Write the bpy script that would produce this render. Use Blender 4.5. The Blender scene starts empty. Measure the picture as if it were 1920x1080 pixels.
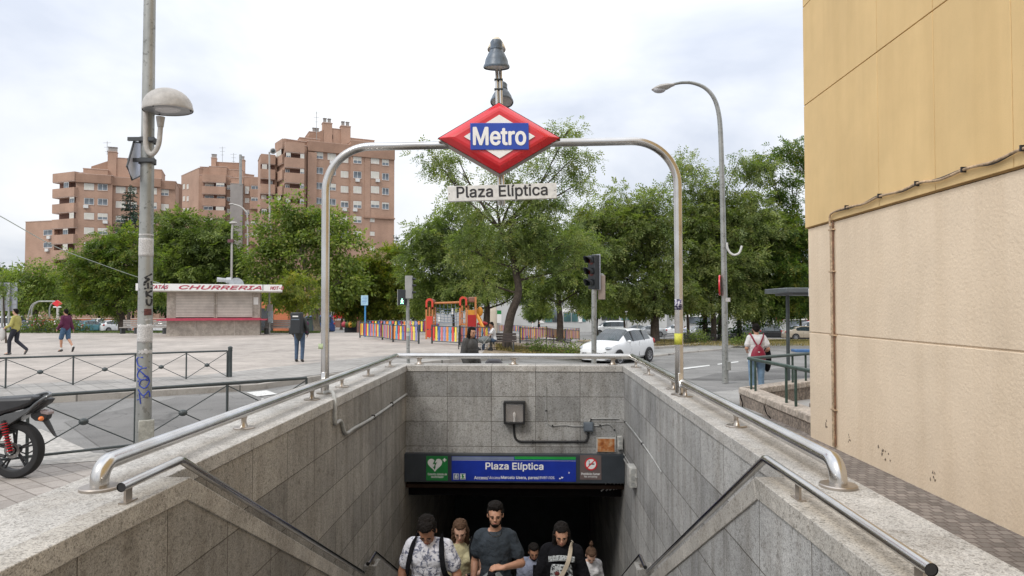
import bpy, bmesh, math, random
import numpy as np
from mathutils import Vector, Matrix, noise as mnoise

R = math.radians
C = bpy.context.scene.collection
random.seed(7)
rng = np.random.default_rng(11)

# ------------------------------------------------------------------ camera
FPX, EYE = 1280.0, 1.85
PSI = math.atan(40 / FPX)
THE = math.atan(35 / FPX)
cam_d = bpy.data.cameras.new('camera')
cam_d.sensor_width = 36.0
cam_d.lens = 24.0
cam_d.clip_start = 0.05
cam_d.clip_end = 3000
cam = bpy.data.objects.new('camera', cam_d)
cam.location = (0, 0, EYE)
cam.rotation_euler = (R(90) + THE, 0, PSI)
C.objects.link(cam)
bpy.context.scene.camera = cam

# ------------------------------------------------------------------ exposure, world, sun
vs = bpy.context.scene.view_settings
vs.view_transform = 'Standard'
vs.look = 'None'
vs.gamma = 1.0
vs.use_curve_mapping = False
vs.exposure = 0.62
SUN_EL, SUN_AZ = R(48), R(215)      # azimuth clockwise from +Y
world = bpy.data.worlds.new("World")
bpy.context.scene.world = world
world.use_nodes = True


def build_world():
    nt = world.node_tree
    n, l = nt.nodes, nt.links
    n.clear()
    out = n.new('ShaderNodeOutputWorld')
    bg = n.new('ShaderNodeBackground')
    bg.inputs['Strength'].default_value = 0.1
    sky = n.new('ShaderNodeTexSky')
    sky.sky_type = 'NISHITA'
    sky.sun_disc = False
    sky.sun_elevation = SUN_EL
    sky.sun_rotation = SUN_AZ
    sky.air_density = 1.0
    sky.dust_density = 2.5
    tc = n.new('ShaderNodeTexCoord')
    # flatten the clouds towards the horizon: divide x,y by (z + c)
    sep = n.new('ShaderNodeSeparateXYZ')
    l.new(tc.outputs['Generated'], sep.inputs[0])
    add = n.new('ShaderNodeMath'); add.operation = 'ADD'; add.inputs[1].default_value = 0.35
    mx0 = n.new('ShaderNodeMath'); mx0.operation = 'MAXIMUM'; mx0.inputs[1].default_value = 0.0
    l.new(sep.outputs['Z'], mx0.inputs[0]); l.new(mx0.outputs[0], add.inputs[0])
    dx = n.new('ShaderNodeMath'); dx.operation = 'DIVIDE'
    dy = n.new('ShaderNodeMath'); dy.operation = 'DIVIDE'
    l.new(sep.outputs['X'], dx.inputs[0]); l.new(add.outputs[0], dx.inputs[1])
    l.new(sep.outputs['Y'], dy.inputs[0]); l.new(add.outputs[0], dy.inputs[1])
    cmb = n.new('ShaderNodeCombineXYZ')
    l.new(dx.outputs[0], cmb.inputs[0]); l.new(dy.outputs[0], cmb.inputs[1])
    nz = n.new('ShaderNodeTexNoise')
    nz.inputs['Scale'].default_value = 1.15
    nz.inputs['Detail'].default_value = 7.0
    nz.inputs['Roughness'].default_value = 0.52
    nz.inputs['Distortion'].default_value = 0.35
    mp = n.new('ShaderNodeMapping'); mp.inputs['Location'].default_value = (4.3, 1.1, 0.0)
    l.new(cmb.outputs[0], mp.inputs['Vector']); l.new(mp.outputs[0], nz.inputs['Vector'])
    ramp = n.new('ShaderNodeValToRGB')
    e = ramp.color_ramp.elements
    e[0].position = 0.34; e[0].color = (0.62, 0.665, 0.76, 1)
    e[1].position = 0.60; e[1].color = (0.965, 0.975, 0.99, 1)
    m = ramp.color_ramp.elements.new(0.46); m.color = (0.81, 0.84, 0.895, 1)
    l.new(nz.outputs['Fac'], ramp.inputs['Fac'])
    # an overcast sky is brighter overhead than at the horizon
    g1 = n.new('ShaderNodeMath'); g1.operation = 'MULTIPLY_ADD'
    g1.inputs[1].default_value = 6.5; g1.inputs[2].default_value = 6.4
    l.new(mx0.outputs[0], g1.inputs[0])
    sc = n.new('ShaderNodeVectorMath'); sc.operation = 'SCALE'
    l.new(ramp.outputs['Color'], sc.inputs[0]); l.new(g1.outputs[0], sc.inputs['Scale'])
    mix = n.new('ShaderNodeMix'); mix.data_type = 'RGBA'
    mix.inputs['Factor'].default_value = 0.93
    l.new(sky.outputs['Color'], mix.inputs[6]); l.new(sc.outputs[0], mix.inputs[7])
    l.new(mix.outputs[2], bg.inputs['Color'])
    l.new(bg.outputs[0], out.inputs['Surface'])


build_world()
sun_d = bpy.data.lights.new('sun', 'SUN')
sun_d.energy = 1.1
sun_d.angle = R(14)
sun_d.color = (1.0, 0.96, 0.9)
sun = bpy.data.objects.new('sun', sun_d)
sv = Vector((math.sin(SUN_AZ) * math.cos(SUN_EL), math.cos(SUN_AZ) * math.cos(SUN_EL), math.sin(SUN_EL)))
sun.rotation_euler = sv.to_track_quat('Z', 'Y').to_euler()
sun.location = (0, 0, 40)
C.objects.link(sun)


# ------------------------------------------------------------------ surveying helpers (photo pixel -> real place)
def _ray(px, py):
    x, y = (px - 960) / FPX, (540 - py) / FPX
    fw = Vector((-math.sin(PSI) * math.cos(THE), math.cos(PSI) * math.cos(THE), math.sin(THE)))
    rt = Vector((math.cos(PSI), math.sin(PSI), 0))
    return fw + rt * x + rt.cross(fw) * y


def at(px, py, Y):
    d = _ray(px, py)
    return Vector((0, 0, EYE)) + d * (Y / d.y)


def atz(px, py, z):
    d = _ray(px, py)
    return Vector((0, 0, EYE)) + d * ((z - EYE) / d.z)


def sst(t):
    t = max(0.0, min(1.0, t))
    return t * t * (3 - 2 * t)


def zg(x, y):
    """height of the ground: level round the stairwell, falling away to the right and beyond the square"""
    a = -0.62 * sst((y - 9) / 22) * sst((x + 4) / 8)
    b = 0.0
    if y > 44: b -= 0.035 * (min(y, 82) - 44)
    if y > 82: b -= 0.012 * (min(y, 150) - 82)
    return a + b


def gp(px, py):
    """where the pixel's ray meets the ground"""
    d = _ray(px, py)
    t = 1.0
    o = Vector((0, 0, EYE))
    for i in range(4000):
        p = o + d * t
        if p.z <= zg(p.x, p.y):
            return Vector((p.x, p.y, zg(p.x, p.y)))
        t += 0.05 + t * 0.001
    return p


def gx(px, Y):
    """ground point at distance Y in the direction of pixel column px"""
    p = at(px, 600, Y)
    return Vector((p.x, Y, zg(p.x, Y)))


# ------------------------------------------------------------------ mesh builder
class MB:
    def __init__(self):
        self.v, self.f, self.m = [], [], []

    def add(self, vs, fs, m=0):
        o = len(self.v)
        self.v += [tuple(p) for p in vs]
        self.f += [tuple(i + o for i in f) for f in fs]
        self.m += [m] * len(fs)
        return self

    def box(self, x0, x1, y0, y1, z0, z1, m=0, M=None):
        vs = [(x, y, z) for z in (z0, z1) for y in (y0, y1) for x in (x0, x1)]
        if M is not None:
            vs = [M @ Vector(p) for p in vs]
        return self.add(vs, [(0, 2, 3, 1), (4, 5, 7, 6), (0, 1, 5, 4), (2, 6, 7, 3), (0, 4, 6, 2), (1, 3, 7, 5)], m)

    def cbox(self, c, s, m=0, M=None):
        return self.box(c[0] - s[0] / 2, c[0] + s[0] / 2, c[1] - s[1] / 2, c[1] + s[1] / 2, c[2] - s[2] / 2, c[2] + s[2] / 2, m, M)

    def tube(self, pts, r, n=12, cap=True, m=0, flat=1.0):
        pts = [Vector(p) for p in pts]
        rs = r if isinstance(r, (list, tuple)) else [r] * len(pts)
        vs, fs = [], []
        up = None
        for i, p in enumerate(pts):
            t = (pts[min(i + 1, len(pts) - 1)] - pts[max(i - 1, 0)])
            t = t.normalized() if t.length > 1e-9 else Vector((0, 0, 1))
            if up is None:
                up = Vector((0, 0, 1)) if abs(t.z) < 0.9 else Vector((0, 1, 0))
            a = t.cross(up)
            a = a.normalized() if a.length > 1e-6 else Vector((1, 0, 0))
            b = a.cross(t).normalized()
            up = b
            for k in range(n):
                th = 2 * math.pi * k / n
                vs.append(p + a * math.cos(th) * rs[i] + b * math.sin(th) * rs[i] * flat)
        for i in range(len(pts) - 1):
            for k in range(n):
                q = (k + 1) % n
                fs.append((i * n + k, i * n + q, (i + 1) * n + q, (i + 1) * n + k))
        if cap:
            fs.append(tuple(range(n))[::-1])
            fs.append(tuple((len(pts) - 1) * n + k for k in range(n)))
        return self.add(vs, fs, m)

    def lathe(self, prof, n=24, M=None, m=0, cap=True):
        vs, fs = [], []
        for (r, z) in prof:
            for k in range(n):
                th = 2 * math.pi * k / n
                p = Vector((r * math.cos(th), r * math.sin(th), z))
                vs.append(M @ p if M is not None else p)
        for i in range(len(prof) - 1):
            for k in range(n):
                q = (k + 1) % n
                fs.append((i * n + k, i * n + q, (i + 1) * n + q, (i + 1) * n + k))
        if cap:
            fs.append(tuple(range(n))[::-1])
            fs.append(tuple((len(prof) - 1) * n + k for k in range(n)))
        return self.add(vs, fs, m)

    def prism(self, poly, h, M=None, m=0):
        """poly in local xy, extruded 0..h in local z"""
        n = len(poly)
        vs = [Vector((p[0], p[1], 0)) for p in poly] + [Vector((p[0], p[1], h)) for p in poly]
        if M is not None:
            vs = [M @ p for p in vs]
        fs = [tuple(range(n))[::-1], tuple(range(n, 2 * n))]
        fs += [(i, (i + 1) % n, n + (i + 1) % n, n + i) for i in range(n)]
        return self.add(vs, fs, m)

    def ball(self, c, r, M=None, m=0, n=12, k=8):
        c = Vector(c)
        r = r if isinstance(r, (list, tuple)) else (r, r, r)
        vs, fs = [], []
        for i in range(k + 1):
            ph = math.pi * i / k
            for j in range(n):
                th = 2 * math.pi * j / n
                p = Vector((r[0] * math.sin(ph) * math.cos(th), r[1] * math.sin(ph) * math.sin(th), r[2] * math.cos(ph)))
                if M is not None:
                    p = M @ p
                vs.append(c + p)
        for i in range(k):
            for j in range(n):
                q = (j + 1) % n
                fs.append((i * n + j, (i + 1) * n + j, (i + 1) * n + q, i * n + q))
        return self.add(vs, fs, m)

    def mesh(self, name, mats, sharp=35):
        me = bpy.data.meshes.new(name)
        me.from_pydata(self.v, [], self.f)
        for mt in (mats if isinstance(mats, (list, tuple)) else [mats]):
            me.materials.append(mt)
        me.polygons.foreach_set('material_index', self.m)
        me.polygons.foreach_set('use_smooth', [True] * len(self.f))
        bm = bmesh.new(); bm.from_mesh(me)
        bmesh.ops.remove_doubles(bm, verts=bm.verts, dist=1e-6)
        bmesh.ops.recalc_face_normals(bm, faces=bm.faces)
        bm.to_mesh(me); bm.free()
        me.set_sharp_from_angle(angle=R(sharp))
        return me

    def build(self, name, mats, parent=None, bevel=0, sharp=35):
        me = self.mesh(name, mats, sharp)
        o = bpy.data.objects.new(name, me)
        C.objects.link(o)
        if parent is not None:
            o.parent = parent
        if bevel:
            b = o.modifiers.new('bevel', 'BEVEL')
            b.width = bevel; b.segments = 2; b.limit_method = 'ANGLE'; b.angle_limit = R(40)
            b.harden_normals = False
        return o


def tag(o, label=None, cat=None, group=None, kind=None):
    if label: o['label'] = label
    if cat: o['category'] = cat
    if group: o['group'] = group
    if kind: o['kind'] = kind
    return o


def thing(name, label, cat, loc=(0, 0, 0), rz=0.0, group=None):
    o = bpy.data.objects.new(name, None)
    o.empty_display_size = 0.2
    o.location = loc
    o.rotation_euler = (0, 0, rz)
    C.objects.link(o)
    return tag(o, label, cat, group)


def struct(o):
    o['kind'] = 'structure'
    return o


def copy_tree(o, parent=None, loc=None, rz=None, label=None, first=True):
    c = o.copy()
    C.objects.link(c)
    if parent is not None:
        c.parent = parent
    if first:
        if loc is not None: c.location = loc
        if rz is not None: c.rotation_euler[2] = rz
        if label: c['label'] = label
    for ch in list(o.children):
        copy_tree(ch, c, first=False)
    return c


# ------------------------------------------------------------------ materials
def _new(name):
    m = bpy.data.materials.new(name)
    m.use_nodes = True
    nt = m.node_tree
    b = nt.nodes['Principled BSDF']
    return m, nt, b


def _noise(nt, vec, scale, detail=4, rough=0.55, dist=0.0):
    n = nt.nodes.new('ShaderNodeTexNoise')
    n.inputs['Scale'].default_value = scale
    n.inputs['Detail'].default_value = detail
    n.inputs['Roughness'].default_value = rough
    n.inputs['Distortion'].default_value = dist
    if vec is not None:
        nt.links.new(vec, n.inputs['Vector'])
    return n.outputs['Fac']


def _ramp(nt, fac, stops):
    r = nt.nodes.new('ShaderNodeValToRGB')
    e = r.color_ramp.elements
    e[0].position, e[0].color = stops[0][0], (*stops[0][1], 1)
    e[1].position, e[1].color = stops[-1][0], (*stops[-1][1], 1)
    for p, c in stops[1:-1]:
        q = e.new(p); q.color = (*c, 1)
    nt.links.new(fac, r.inputs['Fac'])
    return r.outputs['Color']


def _mix(nt, a, b, fac, mode='MULTIPLY'):
    x = nt.nodes.new('ShaderNodeMix')
    x.data_type = 'RGBA'; x.blend_type = mode
    x.clamp_factor = True
    for sock, val in ((x.inputs[0], fac), (x.inputs[6], a), (x.inputs[7], b)):
        if hasattr(val, 'is_linked') or hasattr(val, 'links'):
            nt.links.new(val, sock)
        elif isinstance(val, (int, float)):
            sock.default_value = val
        else:
            sock.default_value = (*val, 1)
    return x.outputs[2]


def _math(nt, op, a, b=None, c=None):
    x = nt.nodes.new('ShaderNodeMath'); x.operation = op
    for i, v in enumerate((a, b, c)):
        if v is None: continue
        if isinstance(v, (int, float)):
            x.inputs[i].default_value = v
        else:
            nt.links.new(v, x.inputs[i])
    return x.outputs[0]


def _obj(nt):
    return nt.nodes.new('ShaderNodeTexCoord').outputs['Object']


def _bump(nt, b, h, strength=0.3, dist=0.01):
    bp = nt.nodes.new('ShaderNodeBump')
    bp.inputs['Strength'].default_value = strength
    bp.inputs['Distance'].default_value = dist
    nt.links.new(h, bp.inputs['Height'])
    nt.links.new(bp.outputs[0], b.inputs['Normal'])


def pm(name, col, rough=0.6, metal=0.0, var=0.18, scale=4.0, bump=0.0, bscale=60.0, dirt=0.0, coat=0.0, spec=0.5, bdist=0.01):
    """painted or plain surface: two scales of colour noise, optional fine bump and grime spots"""
    m, nt, b = _new(name)
    v = _obj(nt)
    a = _noise(nt, v, scale, 5)
    lo = tuple(c * (1 - var) for c in col)
    hi = tuple(min(1, c * (1 + var * 0.8)) for c in col)
    c = _ramp(nt, a, [(0.3, lo), (0.7, hi)])
    if dirt:
        d = _noise(nt, v, scale * 4.3, 6, 0.7)
        c = _mix(nt, c, _ramp(nt, d, [(0.42, tuple([1 - dirt] * 3)), (0.58, (1, 1, 1))]), 1.0)
    nt.links.new(c, b.inputs['Base Color'])
    rr = _math(nt, 'MULTIPLY_ADD', _noise(nt, v, scale * 2.2, 3), 0.25, rough - 0.12)
    nt.links.new(rr, b.inputs['Roughness'])
    b.inputs['Metallic'].default_value = metal
    b.inputs['Coat Weight'].default_value = coat
    b.inputs['Specular IOR Level'].default_value = spec
    if bump:
        _bump(nt, b, _noise(nt, v, bscale, 4), bump, bdist)
    return m


def granite(name, axis=None, tone=(0.40, 0.39, 0.365), z0=0.75, sp=0.75, rh=0.42, u0=0.0, warm=0.0, grime=0.5, warmc=(1, 0.93, 0.84)):
    """speckled granite; axis 'x' or 'y' is the horizontal run of slab cladding, None is a solid block"""
    m, nt, b = _new(name)
    v = _obj(nt)
    n, l = nt.nodes, nt.links
    vor = n.new('ShaderNodeTexVoronoi'); vor.inputs['Scale'].default_value = 165
    l.new(v, vor.inputs['Vector'])
    s = n.new('ShaderNodeSeparateColor'); l.new(vor.outputs['Color'], s.inputs[0])
    grain = _ramp(nt, s.outputs[0], [(0.0, (0.38, 0.37, 0.36)), (0.16, (0.72, 0.71, 0.70)), (0.5, (1, 1, 1)), (1.0, (1.28, 1.27, 1.25))])
    vor2 = n.new('ShaderNodeTexVoronoi'); vor2.inputs['Scale'].default_value = 60
    l.new(v, vor2.inputs['Vector'])
    s2 = n.new('ShaderNodeSeparateColor'); l.new(vor2.outputs['Color'], s2.inputs[0])
    grain2 = _ramp(nt, s2.outputs[1], [(0.0, (0.55, 0.54, 0.52)), (0.13, (0.95, 0.95, 0.95)), (1.0, (1.07, 1.07, 1.07))])
    base = _ramp(nt, _noise(nt, v, 1.7, 6, 0.6), [(0.3, tuple(c * 0.80 for c in tone)), (0.7, tuple(c * 1.16 for c in tone))])
    c = _mix(nt, base, grain, 0.85)
    c = _mix(nt, c, grain2, 0.8)
    c = _mix(nt, c, warmc, warm)
    # grime: run-off streaks and blotches
    mp = n.new('ShaderNodeMapping'); l.new(v, mp.inputs['Vector'])
    mp.inputs['Scale'].default_value = (6, 6, 0.8) if axis else (3, 3, 3)
    st = _ramp(nt, _noise(nt, mp.outputs[0], 1.0, 6, 0.65), [(0.34, (0.62, 0.59, 0.55)), (0.55, (1, 1, 1)), (0.8, (1.1, 1.09, 1.07))])
    c = _mix(nt, c, st, grime)
    c = _mix(nt, c, _ramp(nt, _noise(nt, v, 7.0, 7, 0.72), [(0.33, (0.55, 0.52, 0.49)), (0.44, (1, 1, 1))]), grime)
    c = _mix(nt, c, _ramp(nt, _noise(nt, v, 20.0, 4, 0.8), [(0.72, (1, 1, 1)), (0.76, (0.35, 0.34, 0.33))]), 0.8)
    h = _noise(nt, v, 90, 3)
    if axis:
        sx = n.new('ShaderNodeSeparateXYZ'); l.new(v, sx.inputs[0])
        cb = n.new('ShaderNodeCombineXYZ')
        l.new(_math(nt, 'SUBTRACT', sx.outputs['X' if axis == 'x' else 'Y'], u0), cb.inputs[0])
        l.new(_math(nt, 'SUBTRACT', sx.outputs['Z'], z0), cb.inputs[1])
        # slightly wavering joints
        jn = n.new('ShaderNodeTexNoise'); jn.inputs['Scale'].default_value = 9
        l.new(v, jn.inputs['Vector'])
        va = n.new('ShaderNodeVectorMath'); va.operation = 'MULTIPLY_ADD'
        l.new(jn.outputs['Color'], va.inputs[0]); va.inputs[1].default_value = (0.006, 0.006, 0); l.new(cb.outputs[0], va.inputs[2])
        br = n.new('ShaderNodeTexBrick')
        br.offset = 0; br.squash = 1
        br.inputs['Scale'].default_value = 1
        br.inputs['Brick Width'].default_value = sp
        br.inputs['Row Height'].default_value = rh
        br.inputs['Mortar Size'].default_value = 0.005
        br.inputs['Mortar Smooth'].default_value = 0.2
        br.inputs['Bias'].default_value = 0
        br.inputs['Color1'].default_value = (0.77, 0.77, 0.765, 1)
        br.inputs['Color2'].default_value = (1.14, 1.13, 1.11, 1)
        br.inputs['Mortar'].default_value = (0.30, 0.27, 0.24, 1)
        l.new(va.outputs[0], br.inputs['Vector'])
        c = _mix(nt, c, br.outputs['Color'], 1.0)
        h = _math(nt, 'SUBTRACT', h, _math(nt, 'MULTIPLY', br.outputs['Fac'], 2.0))
    l.new(c, b.inputs['Base Color'])
    b.inputs['Roughness'].default_value = 0.72
    _bump(nt, b, h, 0.35, 0.006)
    return m


def paving(name, col, w, hgt, rot=0.0, mort=0.012, mcol=(0.45, 0.43, 0.4), var=0.25, offset=0.5, spots=0.3, bigvar=0.25, rough=0.8):
    m, nt, b = _new(name)
    n, l = nt.nodes, nt.links
    v = _obj(nt)
    mp = n.new('ShaderNodeMapping'); mp.inputs['Rotation'].default_value = (0, 0, rot)
    l.new(v, mp.inputs['Vector'])
    br = n.new('ShaderNodeTexBrick'); br.offset = offset
    br.inputs['Scale'].default_value = 1
    br.inputs['Brick Width'].default_value = w
    br.inputs['Row Height'].default_value = hgt
    br.inputs['Mortar Size'].default_value = mort
    br.inputs['Mortar Smooth'].default_value = 0.3
    br.inputs['Bias'].default_value = 0
    br.inputs['Color1'].default_value = (*[c * (1 - var) for c in col], 1)
    br.inputs['Color2'].default_value = (*[c * (1 + var * 0.6) for c in col], 1)
    br.inputs['Mortar'].default_value = (*[a * c for a, c in zip(mcol, col)], 1)
    l.new(mp.outputs[0], br.inputs['Vector'])
    c = _mix(nt, br.outputs['Color'], _ramp(nt, _noise(nt, v, 0.35, 6, 0.6), [(0.3, tuple([1 - bigvar] * 3)), (0.68, (1.1, 1.1, 1.1))]), 1.0)
    c = _mix(nt, c, _ramp(nt, _noise(nt, v, 3.1, 7, 0.75), [(0.36, (0.62, 0.6, 0.58)), (0.5, (1, 1, 1))]), spots)
    c = _mix(nt, c, _ramp(nt, _noise(nt, v, 90, 2), [(0.3, (0.8, 0.8, 0.8)), (0.7, (1.15, 1.15, 1.15))]), 0.7)
    l.new(c, b.inputs['Base Color'])
    b.inputs['Roughness'].default_value = rough
    _bump(nt, b, _math(nt, 'SUBTRACT', _noise(nt, v, 60, 3), br.outputs['Fac']), 0.4, 0.005)
    return m


def asphalt(name, col):
    m, nt, b = _new(name)
    v = _obj(nt)
    c = _ramp(nt, _noise(nt, v, 0.45, 7, 0.62, 0.4), [(0.32, tuple(x * 0.70 for x in col)), (0.5, col), (0.7, tuple(x * 1.3 for x in col))])
    c = _mix(nt, c, _ramp(nt, _noise(nt, v, 110, 2, 0.8), [(0.25, (0.55, 0.55, 0.55)), (0.75, (1.5, 1.48, 1.45))]), 0.9)
    vo = nt.nodes.new('ShaderNodeTexVoronoi'); vo.feature = 'DISTANCE_TO_EDGE'; vo.inputs['Scale'].default_value = 0.55
    wob = nt.nodes.new('ShaderNodeTexNoise'); wob.inputs['Scale'].default_value = 2.5; wob.inputs['Detail'].default_value = 5
    nt.links.new(v, wob.inputs['Vector'])
    va = nt.nodes.new('ShaderNodeVectorMath'); va.operation = 'MULTIPLY_ADD'
    nt.links.new(wob.outputs['Color'], va.inputs[0]); va.inputs[1].default_value = (0.9, 0.9, 0); nt.links.new(v, va.inputs[2])
    nt.links.new(va.outputs[0], vo.inputs['Vector'])
    c = _mix(nt, c, _ramp(nt, vo.outputs['Distance'], [(0.0, (0.45, 0.45, 0.45)), (0.012, (1, 1, 1))]), 0.8)
    c = _mix(nt, c, _ramp(nt, _noise(nt, v, 2.2, 6, 0.7), [(0.62, (1, 1, 1)), (0.72, (0.72, 0.72, 0.73))]), 0.7)
    nt.links.new(c, b.inputs['Base Color'])
    b.inputs['Roughness'].default_value = 0.85
    _bump(nt, b, _noise(nt, v, 120, 3), 0.5, 0.006)
    return m


def steel(name, col=(0.60, 0.595, 0.59), rough=0.20, stain=0.18):
    m, nt, b = _new(name)
    v = _obj(nt)
    c = _ramp(nt, _noise(nt, v, 1.8, 5, 0.55), [(0.34, tuple(x * (1 - stain) * f for x, f in zip(col, (1, .96, .90)))), (0.58, col)])
    c = _mix(nt, c, _ramp(nt, _noise(nt, v, 8, 3, 0.6), [(0.3, (0.9, 0.89, 0.87)), (0.6, (1, 1, 1))]), 0.5)
    nt.links.new(c, b.inputs['Base Color'])
    b.inputs['Metallic'].default_value = 1.0
    r = _math(nt, 'MULTIPLY_ADD', _noise(nt, v, 3, 3, 0.5), 0.14, rough - 0.07)
    nt.links.new(r, b.inputs['Roughness'])
    return m


def glassy(name, col=(0.03, 0.04, 0.05), rough=0.08, var=0.4, scale=2.0):
    m, nt, b = _new(name)
    v = _obj(nt)
    c = _ramp(nt, _noise(nt, v, scale, 2), [(0.35, tuple(x * (1 - var) for x in col)), (0.65, tuple(x * (1 + var) for x in col))])
    nt.links.new(c, b.inputs['Base Color'])
    b.inputs['Roughness'].default_value = rough
    b.inputs['Specular IOR Level'].default_value = 0.8
    return m


def foliage(name, dark, light, yellow=None, trans=0.45):
    m, nt, b = _new(name)
    n, l = nt.nodes, nt.links
    geo = n.new('ShaderNodeNewGeometry')
    v = _obj(nt)
    cl = _ramp(nt, _noise(nt, v, 0.55, 4, 0.6), [(0.32, dark), (0.68, light)])
    ri = geo.outputs['Random Per Island']
    c = _mix(nt, cl, _ramp(nt, ri, [(0.0, (0.55, 0.6, 0.5)), (0.5, (1, 1, 1)), (1.0, (1.5, 1.4, 1.2))]), 1.0)
    if yellow:
        c = _mix(nt, c, yellow, _math(nt, 'MULTIPLY', _math(nt, 'GREATER_THAN', _noise(nt, v, 1.3, 3), 0.56), _math(nt, 'MULTIPLY', ri, 0.65)), 'MIX')
    l.new(c, b.inputs['Base Color'])
    b.inputs['Roughness'].default_value = 0.55
    b.inputs['Specular IOR Level'].default_value = 0.35
    tr = n.new('ShaderNodeBsdfTranslucent')
    l.new(_mix(nt, c, (1.3, 1.5, 0.5), 1.0), tr.inputs['Color'])
    mx = n.new('ShaderNodeMixShader'); mx.inputs[0].default_value = trans
    l.new(b.outputs[0], mx.inputs[1]); l.new(tr.outputs[0], mx.inputs[2])
    l.new(mx.outputs[0], n['Material Output'].inputs['Surface'])
    return m


def glow(name, col, strength=1.0):
    m, nt, b = _new(name)
    b.inputs['Base Color'].default_value = (*col, 1)
    b.inputs['Emission Color'].default_value = (*col, 1)
    b.inputs['Emission Strength'].default_value = strength
    return m


# ------------------------------------------------------------------ lettering
def _face():
    import os
    for k in ('DATAFILES',):
        try:
            p = os.path.join(bpy.utils.resource_path('LOCAL'), 'datafiles', 'fonts', 'Inter.woff2')
            if os.path.exists(p):
                return bpy.data.fonts.load(p)
        except Exception:
            pass
    return None


FACE = _face()


def fill_outlines(co, edges):
    """fills letter outlines (which may overlap) by their winding number"""
    from mathutils.geometry import delaunay_2d_cdt
    nxt = {}
    for a, b in edges:
        nxt.setdefault(a, []).append(b); nxt.setdefault(b, []).append(a)
    seen, loops = set(), []
    for v0 in range(len(co)):
        if v0 in seen or v0 not in nxt: continue
        L, p, v = [v0], None, v0
        while True:
            seen.add(v)
            c = [q for q in nxt[v] if q not in seen and (v != v0 or q == v0 + 1 or len(nxt[v]) == 1)] or [q for q in nxt[v] if q not in seen]
            if not c: break
            v = c[0]; L.append(v)
        if len(L) > 2: loops.append(L)
    vv = [Vector((x, y)) for x, y in co[:, :2]]
    ee = [(L[i], L[(i + 1) % len(L)]) for L in loops for i in range(len(L))]
    V, _, F, _, _, _ = delaunay_2d_cdt(vv, ee, [], 0, 1e-5)
    V = np.array([(v.x, v.y, 0) for v in V])
    A = np.array([vv[a] for a, b in ee]); B = np.array([vv[b] for a, b in ee])
    out = []
    for f in F:
        c = V[list(f)].mean(0)
        up = (A[:, 1] <= c[1]) & (B[:, 1] > c[1]); dn = (A[:, 1] > c[1]) & (B[:, 1] <= c[1])
        cr = (B[:, 0] - A[:, 0]) * (c[1] - A[:, 1]) - (c[0] - A[:, 0]) * (B[:, 1] - A[:, 1])
        if (up & (cr > 0)).sum() - (dn & (cr < 0)).sum(): out.append(tuple(f))
    return V, out


def text(s, mat, M, w=None, h=None, bold=0.0, parent=None, name='lettering', depth=0.002, shear=0.0, align='CENTER', space=1.0):
    """flat raised lettering; M maps local (x right, y up, z out) to the place it stands"""
    cu = bpy.data.curves.new('txt', 'FONT')
    cu.body = s
    if FACE is not None: cu.font = FACE
    cu.size = 50.0
    cu.align_x = 'LEFT'
    cu.offset = 0.0
    cu.extrude = 0.0
    cu.fill_mode = 'NONE'
    cu.shear = shear
    cu.space_character = space
    cu.resolution_u = 4
    ob = bpy.data.objects.new('txt', cu)
    C.objects.link(ob)
    dg = bpy.context.evaluated_depsgraph_get()
    me = bpy.data.meshes.new_from_object(ob.evaluated_get(dg))
    bpy.data.objects.remove(ob)
    bpy.data.curves.remove(cu)
    co = np.empty(len(me.vertices) * 3); me.vertices.foreach_get('co', co)
    co = co.reshape(-1, 3)
    lo, hi = co.min(0), co.max(0)
    sx = (w / (hi[0] - lo[0])) if w else None
    sy = (h / (hi[1] - lo[1])) if h else None
    sx = sx or sy; sy = sy or sx
    co[:, 0] = (co[:, 0] - (lo[0] + hi[0]) / 2) * sx
    co[:, 1] = (co[:, 1] - (lo[1] + hi[1]) / 2) * sy
    co[:, 2] = 0
    Ma = np.array(M)
    # heavier strokes: the letters laid a few times a hair's breadth apart
    co, fs = fill_outlines(co, [tuple(e.vertices) for e in me.edges])
    bo = bold * sy * 50
    sh = [(0, 0)] if not bold else [(a * bo, c * bo) for a, c in ((0, 0), (1, 0), (-1, 0), (0, 1), (0, -1), (.7, .7), (-.7, .7), (.7, -.7), (-.7, -.7))]
    V, F = [], []
    for i, (dx, dy) in enumerate(sh):
        c = co + np.array([dx, dy, i * 0.00013])
        F += [tuple(v + len(co) * i for v in f) for f in fs]
        V.append(c)
    V = np.vstack(V)
    c4 = np.c_[V, np.ones(len(V))] @ Ma.T
    bpy.data.meshes.remove(me)
    me = bpy.data.meshes.new(name)
    me.from_pydata([tuple(q) for q in c4[:, :3]], [], F)
    me.materials.clear(); me.materials.append(mat)
    me.name = name
    me.polygons.foreach_set('use_smooth', [False] * len(me.polygons))
    o = bpy.data.objects.new(name, me)
    C.objects.link(o)
    if parent is not None: o.parent = parent
    if depth:
        so = o.modifiers.new('solid', 'SOLIDIFY'); so.thickness = depth; so.offset = 0
    return o


def frame_M(origin, xdir, ydir):
    x = Vector(xdir).normalized(); y = Vector(ydir).normalized()
    z = x.cross(y).normalized(); y = z.cross(x)
    M = Matrix((x, y, z)).transposed().to_4x4()
    M.translation = Vector(origin)
    return M


def smooth_path(pts, k=6):
    """Catmull-Rom through the points"""
    P = [Vector(p) for p in pts]
    out = []
    for i in range(len(P) - 1):
        a, b, c, d = P[max(i - 1, 0)], P[i], P[i + 1], P[min(i + 2, len(P) - 1)]
        for j in range(k):
            t = j / k
            out.append(0.5 * ((2 * b) + (c - a) * t + (2 * a - 5 * b + 4 * c - d) * t * t + (3 * b - a - 3 * c + d) * t ** 3))
    out.append(P[-1])
    return out


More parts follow.
